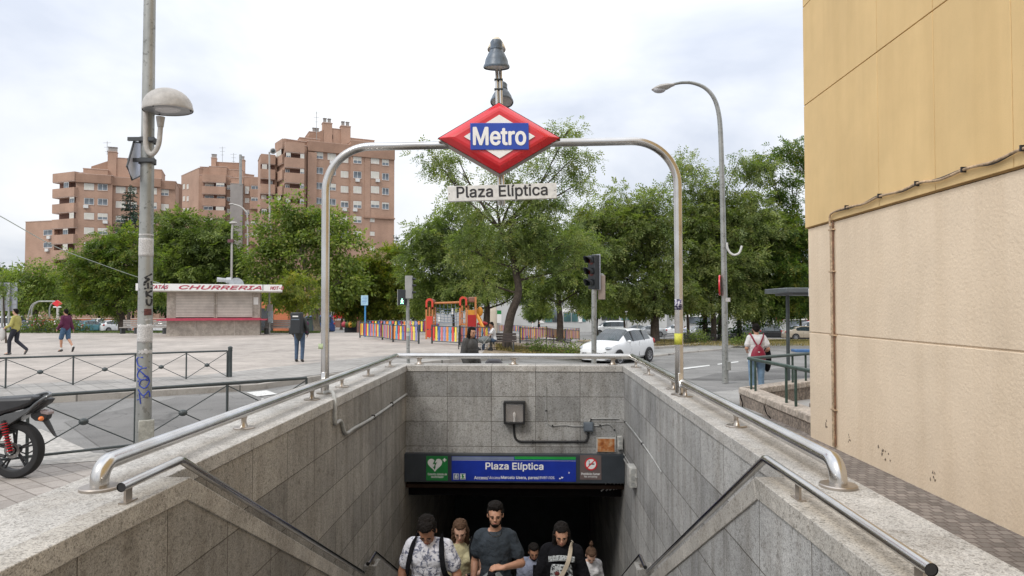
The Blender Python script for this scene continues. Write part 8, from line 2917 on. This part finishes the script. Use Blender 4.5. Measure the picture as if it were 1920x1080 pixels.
def printed(name, base, stops, scale, z=(0, 0), detail=4):
    m, nt, b = _new(name)
    v = _obj(nt)
    n1 = nt.nodes.new('ShaderNodeTexNoise'); n1.inputs['Scale'].default_value = scale; n1.inputs['Detail'].default_value = detail; n1.inputs['Distortion'].default_value = 1.2
    nt.links.new(v, n1.inputs['Vector'])
    nt.links.new(_ramp(nt, n1.outputs['Fac'], stops), b.inputs['Base Color'])
    b.inputs['Roughness'].default_value = .85
    _bump(nt, b, _noise(nt, v, 8, 4), .9, .05)
    return m


def place(px, py, Y, feet=None):
    """crown of the head at a pixel, feet on what is below: location and height"""
    q = at(px, py, Y)
    fz = feet if feet is not None else zg(q.x, Y)
    return Vector((q.x, Y, fz)), q.z - fz
PI = math.pi

# 1 man in a floral white T-shirt, first up the stairs, head bowed
Y = 6.6
loc, h = place(806, 962, Y, stair_z(Y))
M_floral = printed('white_floral_cotton', None, [(0.0, (.56, .56, .60)), (.53, (.56, .56, .60)), (.57, (.16, .17, .23)), (.64, (.10, .11, .16)), (.68, (.52, .52, .56)), (1.0, (.56, .56, .60))], 17)
J = dict(hed=(.0, .10, 1.56), nek=(0, .03, 1.45), chs=(0, .02, 1.30), shL=(-.165, .01, 1.39), shR=(.165, .01, 1.39), elL=(-.27, .0, 1.13), elR=(.27, -.01, 1.13), wrL=(-.27, .10, .91), wrR=(.27, .08, .91), kneeR=(.11, .16, .58), ankR=(.11, .12, .20))
t1_, P, HM, s = person('man in a white floral T-shirt with rucksack straps, head bowed, nearest on the stairs', loc, PI - .12, h + .05, J, head=(R(38), .12, 0, 1.12), skin=M_skin2, top=M_floral, sleeve='short', bottom=M_jean, hair='thick', vox=.0065, build=1.24, loose=.016)
for sx in (-1, 1):
    strap(t1_, [Vector((sx * .11, -.09, 1.44)), Vector((sx * .125, .0, 1.492)), Vector((sx * .14, .085, 1.43)), Vector((sx * .16, .140, 1.31)), Vector((sx * .185, .130, 1.18)), Vector((sx * .215, .03, 1.08))], .050, .012, M_blk)
bk = thing('backpack', 'black rucksack on the back of the man in the floral T-shirt', 'backpack', loc + Vector((0, .22, 1.2)))
b = MB().ball(loc + Vector((-.02, .26, 1.10)), (.16, .11, .24), n=18, k=12)
part(b, 'bag', M_blk, bk)

# 2 woman in a pale yellow top behind him
Y = 7.3
loc, h = place(862, 963, Y, stair_z(Y))
J = dict(hed=(.0, .06, 1.59), elL=(-.23, .05, 1.16), wrL=(-.10, .22, 1.17), elR=(.22, .0, 1.15), wrR=(.14, .20, 1.06))
M_yelt = pm('pale_yellow_knit', (.44, .40, .24), .85, var=.12, scale=30, bump=.9, bscale=9, bdist=.05)
t_, P, HM, s = person('woman with long brown hair in a pale yellow top, between the two leading men', loc, PI + .2, h, J, head=(R(20), -.15, 0, .93), skin=M_skin3, top=M_yelt, sleeve='none', bottom=M_blk, hair='waves', hairm=M_hairb, vox=.0075, female=True, build=.92)
strap(t_, [Vector((-.13, -.08, 1.45)), Vector((-.12, .03, 1.49)), Vector((-.11, .11, 1.40)), Vector((-.13, .13, 1.25)), Vector((-.17, .08, 1.10))], .05, .012, M_blk)
lp_(t_, MB().cbox((-.10, .27, 1.20), (.10, .03, .07)), 'phone', M_eye, .006)

# 3 bearded man in a grey T-shirt carrying a jacket over his arm
Y = 7.0
loc, h = place(929, 937, Y, stair_z(Y))
M_tee = pm('slate_grey_jersey', (.035, .043, .052), .9, var=.15, scale=6, spec=.15, bump=.9, bscale=8, bdist=.06)
J = dict(shL=(-.150, -.01, 1.40), shR=(.150, -.01, 1.40), elL=(-.25, .02, 1.16), wrL=(-.09, .24, 1.20), elR=(.20, -.06, 1.15), wrR=(.21, .06, .95))
t3_, P, HM, s = person('bearded man in a dark grey T-shirt holding a grey and black jacket before him', loc, PI, h, J, head=(R(6), .02, 0, .94), skin=M_skin, top=M_tee, sleeve='short', bottom=M_blk, hair='thick', vox=.0065, build=1.0, beard=True,
                       extra={'handL': (Vector((.95, .15, .05)), Vector((0, .35, 1)), 1.0, -1)}, loose=.013)
# silver chain
b = MB(); b.tube([Vector((-.062 * math.cos(a), .035 + .055 * math.sin(a), 1.462 - .03 * math.sin(a))) for a in [PI * k / 12 for k in range(13)]], .003, 6); lp_(t3_, b, 'neck_chain', M_steel)
jk = thing('jacket', 'grey and black jacket hanging from the bearded man\'s hand', 'jacket', loc + Vector((0, -.3, 1.0)))
M_gcl = pm('grey_green_cloth', (.14, .155, .155), .9, var=.15, scale=8)
JM = Matrix.Translation(loc) @ Matrix.Rotation(PI, 4, 'Z') @ Matrix.Scale(s, 4)
def loft_cloth(secs, n=20):
    """hanging cloth from z down: (z, half width, half depth, cx)"""
    b = MB(); vs = []
    for (z, w_, d_, cx, cy) in secs:
        for k in range(n):
            a = 2 * PI * k / n
            rip = 1 + .09 * math.sin(5 * a + z * 9) + .05 * math.sin(9 * a)
            vs.append(JM @ Vector((cx + w_ * math.cos(a) * rip, cy + d_ * math.sin(a) * rip, z)))
    fs = [(i * n + k, i * n + (k + 1) % n, (i + 1) * n + (k + 1) % n, (i + 1) * n + k) for i in range(len(secs) - 1) for k in range(n)]
    fs += [tuple(range(n))[::-1], tuple((len(secs) - 1) * n + k for k in range(n))]
    b.add(vs, fs); return b
part(loft_cloth([(1.17, .05, .035, .0, .27), (1.12, .10, .05, .01, .27), (1.04, .145, .06, .01, .27), (.92, .175, .07, .01, .26), (.75, .19, .075, .01, .25), (.55, .185, .075, .01, .24), (.45, .17, .06, .01, .24)]), 'jacket_body', M_gcl, jk)
part(loft_cloth([(1.175, .035, .04, .015, .285), (1.10, .07, .055, .02, .295), (.95, .085, .062, .025, .30), (.75, .09, .066, .025, .295), (.5, .09, .06, .02, .285)]), 'black_lining', M_blk, jk)

# 4 man in an open grey shirt with his head down, farther back
Y = 9.9
loc, h = place(1000, 1011, Y, stair_z(Y))
M_grsh = pm('blue_grey_shirt', (.19, .21, .28), .85, var=.12, scale=8, bump=.9, bscale=9, bdist=.06)
t_, P, HM, s = person('dark haired man in an open blue grey shirt, behind the woman in black', loc, PI + .1, h, dict(hed=(0, .07, 1.58), shL=(-.165, -.01, 1.40), shR=(.165, -.01, 1.40)), head=(R(18), 0), skin=M_skin2, top=M_grsh, sleeve='long', bottom=M_blk, vox=.0085, build=1.12, beard=True, loose=.022)
b = MB(); b.prism([(-.02, 0), (.045, 0), (.03, -.42), (-.03, -.42)], .01, frame_M((0, .150, 1.42), (-1, 0, 0), (0, .02, 1))); lp_(t_, b, 'undershirt', M_blk, .003)

# 5 woman in a black sweatshirt with a pale skull print and a cream crossbody bag
Y = 7.0
loc, h = place(1053, 969, Y, stair_z(Y))
J = dict(hed=(.0, .055, 1.585), shL=(-.15, -.01, 1.39), shR=(.15, -.01, 1.39), elL=(-.225, -.02, 1.13), elR=(.225, -.02, 1.13), wrL=(-.235, .08, .90), wrR=(.235, .08, .90))
t5_, P, HM, s = person('woman in an oversized black sweatshirt with a pale print and a cream crossbody strap', loc, PI - .05, h, J, head=(R(20), .03, 0, .98), skin=M_skin, top=M_blk, sleeve='long', bottom=M_blk, hair='waves', vox=.0065, build=1.05, female=True, loose=.028)
M_print = printed('cracked_grey_print', None, [(0, (.42, .44, .44)), (.50, (.40, .42, .42)), (.53, (.03, .03, .03)), (.62, (.02, .02, .02)), (.66, (.36, .38, .38)), (1, (.4, .42, .42))], 26)
M_print2 = printed('cracked_grey_letters', None, [(0, (.42, .44, .44)), (.54, (.40, .42, .42)), (.57, (.05, .05, .05)), (.63, (.05, .05, .05)), (.66, (.36, .38, .38)), (1, (.4, .42, .42))], 45)
def onchest(x, z, lift=.0):
    """a point on the sweatshirt front"""
    u = x / .215
    return Vector((x, .152 * math.sqrt(max(.02, 1 - u * u * .62)) + lift + .010 - max(0, z - 1.32) * .16 - max(0, 1.18 - z) * .04, z))
def chest_patch(poly_fn, name, mat, n=14, k=10):
    b = MB(); vs = []
    for j in range(k + 1):
        for i in range(n + 1):
            x, z = poly_fn(i / n, j / k); vs.append(onchest(x, z, .012))
    b.add(vs, [(j * (n + 1) + i, j * (n + 1) + i + 1, (j + 1) * (n + 1) + i + 1, (j + 1) * (n + 1) + i) for j in range(k) for i in range(n)])
    o = b.build(name, mat, t5_); o.modifiers.new('t', 'SOLIDIFY').thickness = .003
    return o
def skull(u, v):
    w_ = .115 * math.sin(min(1, (v * .95 + .05)) * PI * .62 + .35) ** .6 * (1 if v > .3 else .72 + v * .9)
    return ((u - .5) * 2 * w_, 1.06 + v * .26)
chest_patch(skull, 'skull_print', M_print)
chest_patch(lambda u, v: ((u - .5) * .27, 1.335 + v * .055 + .018 * math.sin(u * PI)), 'letter_print', M_print2, 18, 4)
for sx in (-.045, .045):
    b = MB().ball(onchest(sx, 1.23, .018), (.026, .008, .022), n=12, k=8); lp_(t5_, b, 'eye_hole', M_blk if sx < 0 else pm('dark_red_print', (.10, .015, .015), .8))
b = MB()
for k in range(6): b.cbox(onchest(-.045 + k * .018, 1.095, .017), (.013, .004, .03))
lp_(t5_, b, 'teeth_print', M_grsh)
M_crm = pm('cream_webbing', (.44, .37, .28), .8, var=.1)
strap(t5_, [Vector((-.11, -.06, 1.47)), Vector((-.10, .05, 1.475)), onchest(-.075, 1.38, .028), onchest(-.03, 1.27, .034), onchest(.04, 1.16, .036), onchest(.10, 1.07, .036), Vector((.19, .10, .98))], .042, .012, M_crm, 'bag_strap')
bgt = thing('crossbody_bag', 'small cream bag at the hip of the woman in the black sweatshirt', 'bag', loc + Vector((-.17, -.2, 1.0)))
BM = Matrix.Translation(loc) @ Matrix.Rotation(PI - .05, 4, 'Z') @ Matrix.Scale(s, 4)
part(MB().box(-.07, .07, -.03, .03, -.06, .06, M=BM @ Matrix.Translation((.165, .16, 1.0)) @ Matrix.Rotation(.3, 4, 'Y')), 'bag', M_crm, bgt, .015)
part(MB().box(-.07, .07, .032, .038, 0, .06, M=BM @ Matrix.Translation((.165, .16, 1.0)) @ Matrix.Rotation(.3, 4, 'Y')), 'flap', pm('cream_flap', (.50, .44, .36), .7), bgt, .004)

# 6 woman in a white long-sleeved top, hair in a top knot
Y = 9.9
loc, h = place(1106, 1018, Y, stair_z(Y))
t_, P, HM, s = person('woman in a white long-sleeved top with a top knot, head bowed, rightmost on the stairs', loc, PI + .12, h + .03, dict(hed=(0, .09, 1.56), nek=(0, .02, 1.45)), head=(R(40), -.05), skin=M_skin3, top=pm('white_ribbed_knit', (.50, .49, .49), .85, var=.06, scale=10, bump=.9, bscale=9, bdist=.05), sleeve='long', bottom=M_jean, hair='bun', hairm=M_hairb, vox=.0085, female=True)

# ---- on the square
loc, h = place(562, 603, 21.4, zg(-7.3, 21.4) + KH)
M_olive = pm('black_raincoat', (.030, .034, .032), .6, var=.2)
t_, P, HM, s = person('courier seen from behind under a tall black delivery rucksack, walking on the square', loc, R(4), 1.66, dict(hed=(0, .12, 1.52), nek=(0, .05, 1.43), elR=(.25, -.02, 1.12), wrR=(.24, .06, .93), elL=(-.25, .0, 1.12), wrL=(-.24, .08, .93), ankR=(.11, -.09, .10), kneeR=(.10, .01, .50)), skin=M_skin2, top=M_olive, bottom=M_jean, vox=.012, loose=.03, hem=.74, face=False)
lp_(t_, MB().ball((.245, 0, 1.10), (.062, .07, .16), n=12, k=8).ball((.23, 0, 1.26), (.07, .07, .10), n=12, k=8), 'purple_sleeve', pm('purple_cloth', (.09, .02, .06), .85))
dbg = thing('delivery_rucksack', 'tall black box rucksack worn by the courier on the square', 'backpack', loc + Vector((0, -.3, 1.2)))
Md = Matrix.Translation(loc) @ Matrix.Rotation(R(4), 4, 'Z')
part(MB().box(-.16, .16, -.50, -.14, .90, 1.56, M=Md), 'box', pm('black_nylon', (.020, .023, .027), .55, var=.2, scale=5), dbg, .03)
part(MB().box(-.085, .085, -.508, -.502, 1.42, 1.46, M=Md), 'white_strip', M_kwhite, dbg)
part(MB().box(-.12, .12, -.508, -.502, 1.33, 1.36, M=Md), 'reflective_line', pm('grey_reflective', (.12, .15, .19), .4), dbg)

M_ylw = pm('mustard_shirt', (.36, .33, .10), .85, var=.12, scale=7)
M_nav = pm('dark_navy_cloth', (.018, .020, .030), .85, var=.2)
loc, h = place(30, 583, 24.2, zg(-18, 24.2) + KH)
t_, P, HM, s = person('man in a mustard shirt and dark trousers striding left with a white bag', loc, R(95), 1.68, dict(ankR=(.09, -.36, .20), kneeR=(.095, .02, .52), ankL=(-.09, .16, .09), kneeL=(-.095, .16, .52), wrL=(-.2, .22, 1.03), elL=(-.24, .02, 1.12), wrR=(.23, .16, 1.0)), skin=M_skin3, top=M_ylw, bottom=M_nav, shoes=pm('black_white_trainers', (.08, .08, .08), .6), vox=.012, extra={'footR': (0, .5, -.95)}, loose=.02)
bg_ = thing('carrier_bag', 'white cloth bag hanging from the mustard shirted man\'s hand', 'bag', loc + Vector((-.3, -.2, .8)))
part(MB().ball(loc + Vector((-.34, -.20, .74)), (.11, .08, .24), n=12, k=8), 'bag', pm('white_cotton', (.5, .49, .47), .9), bg_)
part(MB().tube([loc + Vector((-.30, -.2, 1.02)), loc + Vector((-.42, -.2, .92)), loc + Vector((-.42, -.2, .75))], .012, 6).tube([loc + Vector((-.26, -.2, 1.02)), loc + Vector((-.26, -.2, .90))], .012, 6), 'handle', pm('grey_cord', (.3, .3, .3), .9), bg_)

M_pur = pm('purple_sweater', (.085, .012, .045), .85, var=.12)
loc, h = place(124, 580, 25.9, zg(-17, 25.9) + KH)
M_shorts = printed('blue_patterned_cotton', None, [(.35, (.03, .06, .13)), (.5, (.07, .14, .22)), (.62, (.04, .08, .18))], 14)
t_, P, HM, s = person('man in a purple sweater and blue patterned shorts walking left across the square', loc, R(70), 1.66, dict(ankR=(.09, -.34, .19), kneeR=(.095, -.02, .52), ankL=(-.09, .12, .09), kneeL=(-.095, .14, .52), wrL=(-.22, .16, .93), wrR=(.26, -.06, .92)), skin=M_skin, top=M_pur, bottom=M_shorts, leg='short', shoes=pm('black_trainers', (.03, .03, .03), .6), vox=.012, extra={'footR': (0, .45, -1)}, loose=.022)
for sd in ('L', 'R'):
    A_ = P['ank' + sd]; b = MB(); b.tube([A_ + Vector((0, 0, .0)), A_ + Vector((0, .01, .08))], .045, 10); lp_(t_, b, 'sock', M_shoew)

# woman in a dark jacket walking behind the end wall
loc, h = place(882, 615, 12.95, zg(-1.2, 12.95))
M_char = pm('charcoal_jacket', (.048, .047, .045), .7, var=.2, scale=6)
t_, P, HM, s = person('woman with long black hair in a charcoal jacket walking past behind the end wall', loc, R(232), max(1.5, h), dict(hed=(0, .05, 1.60)), head=(R(8), R(-4)), skin=M_skin, top=M_char, bottom=M_blk, hair='waves', vox=.009, female=True, loose=.04, hem=.80)
b = MB()
for dx, dz in ((0, 0), (.02, .03), (-.015, .035)): b.ball((.0 + dx, .165, .93 + dz), (.012, .004, .022), n=8, k=6)
bag = thing('handbag', 'grey bag lying on a low wall right of the woman in the charcoal jacket', 'bag', at(925, 684, 12.6))
q = at(926, 678, 12.9)
b = MB(); b.prism([(-.17, -.75), (.17, -.75), (.17, -.02), (.10, .055), (-.10, .055), (-.17, -.02)], .16, frame_M((q.x, 12.95, q.z), (1, 0, 0), (0, 0, 1)))
part(b, 'bag', pm('grey_nylon', (.07, .07, .08), .7), bag, .03)

# woman with the red rucksack by the green railing
loc, h = place(1418, 605, 14.5, zg(4.7, 14.5))
M_wtee = pm('white_tee', (.58, .57, .57), .85, var=.06, scale=9)
t_, P, HM, s = person('woman from behind in a white T-shirt and jeans with a dark red rucksack', loc, R(-6), h, dict(hed=(0, .03, 1.595), elL=(-.22, -.03, 1.17), wrL=(-.18, .18, 1.10), elR=(.25, -.03, 1.16), wrR=(.22, .16, 1.05)), head=(R(12), 0), skin=M_skin, top=M_wtee, sleeve='short', bottom=M_jeanl, hair='short', vox=.009, build=1.10, loose=.02, female=False, face=False)
M_mar = pm('dark_red_nylon', (.22, .008, .030), .5, var=.12, scale=5)
for sx in (-1, 1):
    strap(t_, [Vector((sx * .16, .06, 1.45)), Vector((sx * .15, -.04, 1.50)), Vector((sx * .12, -.12, 1.43)), Vector((sx * .06, -.165, 1.30)), Vector((sx * .02, -.185, 1.24))], .035, .012, M_mar)
rb_ = thing('red_rucksack', 'dark red drawstring rucksack on the back of the woman in the white T-shirt', 'backpack', loc + Vector((0, -.2, 1.1)))
RM = Matrix.Translation(loc) @ Matrix.Rotation(R(-6), 4, 'Z') @ Matrix.Scale(s, 4)
secs = [(1.255, .03, .03), (1.22, .07, .045), (1.15, .12, .06), (1.06, .155, .072), (.96, .17, .075), (.91, .16, .07)]
b = MB(); vs = []; n = 20
for z, w_, d_ in secs:
    for k in range(n):
        a = 2 * PI * k / n; vs.append(RM @ Vector((w_ * math.cos(a), -.175 + d_ * math.sin(a) - .0, z)))
b.add(vs, [(i * n + k, i * n + (k + 1) % n, (i + 1) * n + (k + 1) % n, (i + 1) * n + k) for i in range(len(secs) - 1) for k in range(n)] + [tuple(range(n)), tuple((len(secs) - 1) * n + k for k in range(n))])
part(b, 'sack', M_mar, rb_, 0, 70)
part(MB().box(-.02, .02, -.256, -.246, 1.09, 1.105, M=RM), 'logo', M_signwhite, rb_)
part(MB().tube([RM @ Vector((-.12, -.16, 1.42)), RM @ Vector((-.03, -.20, 1.26)), RM @ Vector((-.05, -.23, 1.22))], .008, 6), 'drawstring', M_mar, rb_)
jk2 = thing('jacket', 'dark jacket over the right forearm of the woman with the red rucksack', 'jacket', loc + Vector((.3, .1, .9)))
part(MB().ball(loc + Vector((.25, .10, .84)), (.085, .11, .27), n=14, k=10), 'folded_jacket', M_blk, jk2)

# farther people, small in the picture
def far_person(label, px, py_feet, hpx, cols_, yaw, pose=None, hair='short', group=None, lift=None, Y=None, **kw):
    if Y is None:
        g = gp(px, py_feet); Y = g.y
    g = gx(px, Y)
    lift = KH if lift is None else lift
    return person(label, Vector((g.x, Y, g.z + lift)), yaw, hpx * Y / FPX, pose, top=cols_[0], bottom=cols_[1], vox=.022, face=False, hair=hair, loose=.02, **kw)
M_pk = pm('pale_pink_cloth', (.5, .36, .34), .85); M_bl = pm('pale_blue_cloth', (.40, .44, .58), .85)
far_person('person in a pink top standing behind the arch leg near the flower stall', 620, 623, 27, (M_pk, M_nav), PI * .8, hair='long')
far_person('person in a white coat walking with a pushchair left of the arch leg', 597, 624, 27, (M_kwhite, M_wtee), PI * .5)
far_person('person in a white shirt with a dark rucksack near the flower stall', 650, 624, 21, (M_wtee, M_blk), 0)
far_person('tall dark clothed person beside the flower stall', 663, 622, 27, (M_nav, M_blk), PI * .4)
far_person('man in a pale blue shirt beyond the garden, right of the arch leg', 1284, 0, 26, (M_bl, M_nav), PI * .6, Y=62)
far_person('person walking beyond the playground, left of the far shop fronts', 999, 0, 24, (M_wtee, M_nav), PI * .5, Y=86)
far_person('dark clothed person beyond the playground by the far shop fronts', 1011, 0, 24, (M_blk, M_nav), PI * 1.4, Y=86)
# seated child with pale shirt on the dark bench
g = gx(924, 29.1)
SJ = dict(pel=(0, -.05, .56), wst=(0, -.03, .70), chs=(0, .0, .88), nek=(0, .02, 1.04), hed=(0, .07, 1.19), hipL=(-.09, 0, .54), hipR=(.09, 0, .54), kneeL=(-.11, .40, .54), kneeR=(.11, .40, .54), ankL=(-.10, .42, .12), ankR=(.10, .42, .12),
          shL=(-.17, .0, .99), shR=(.17, .0, .99), elL=(-.21, .12, .76), elR=(.21, .12, .76), wrL=(-.12, .32, .68), wrR=(.12, .32, .68))
person('person in a white shirt sitting on the dark bench by the leaning tree', Vector((g.x, 29.2, g.z)), R(100), 1.75, SJ, head=(R(20), 0), skin=M_skin2, top=M_wtee, sleeve='short', bottom=M_jean, vox=.015, face=False, hem=.52)
pch = thing('pushchair', 'grey pushchair standing left of the dark bench behind the woman in charcoal', 'pushchair', gx(908, 28.6))
g = gx(908, 28.6)
for dx in (-.25, .25):
    for dy in (-.2, .2):
        part(MB().lathe([(.001, -.02), (.10, -.02), (.11, 0), (.10, .02), (.001, .02)], 14, Matrix.Translation((g.x + dx, 28.6 + dy, g.z + .12)) @ Matrix.Rotation(R(90), 4, 'X'), cap=False), 'wheel', M_tyre, pch)
part(MB().tube([(g.x - .25, 28.4, g.z + .15), (g.x + .15, 28.4, g.z + .6), (g.x + .42, 28.4, g.z + 1.0)], .014, 6).tube([(g.x + .25, 28.4, g.z + .15), (g.x - .1, 28.4, g.z + .6)], .014, 6), 'frame', M_galv, pch)
part(MB().ball((g.x, 28.6, g.z + .55), (.28, .2, .16), n=12, k=8), 'seat', M_gcl, pch)
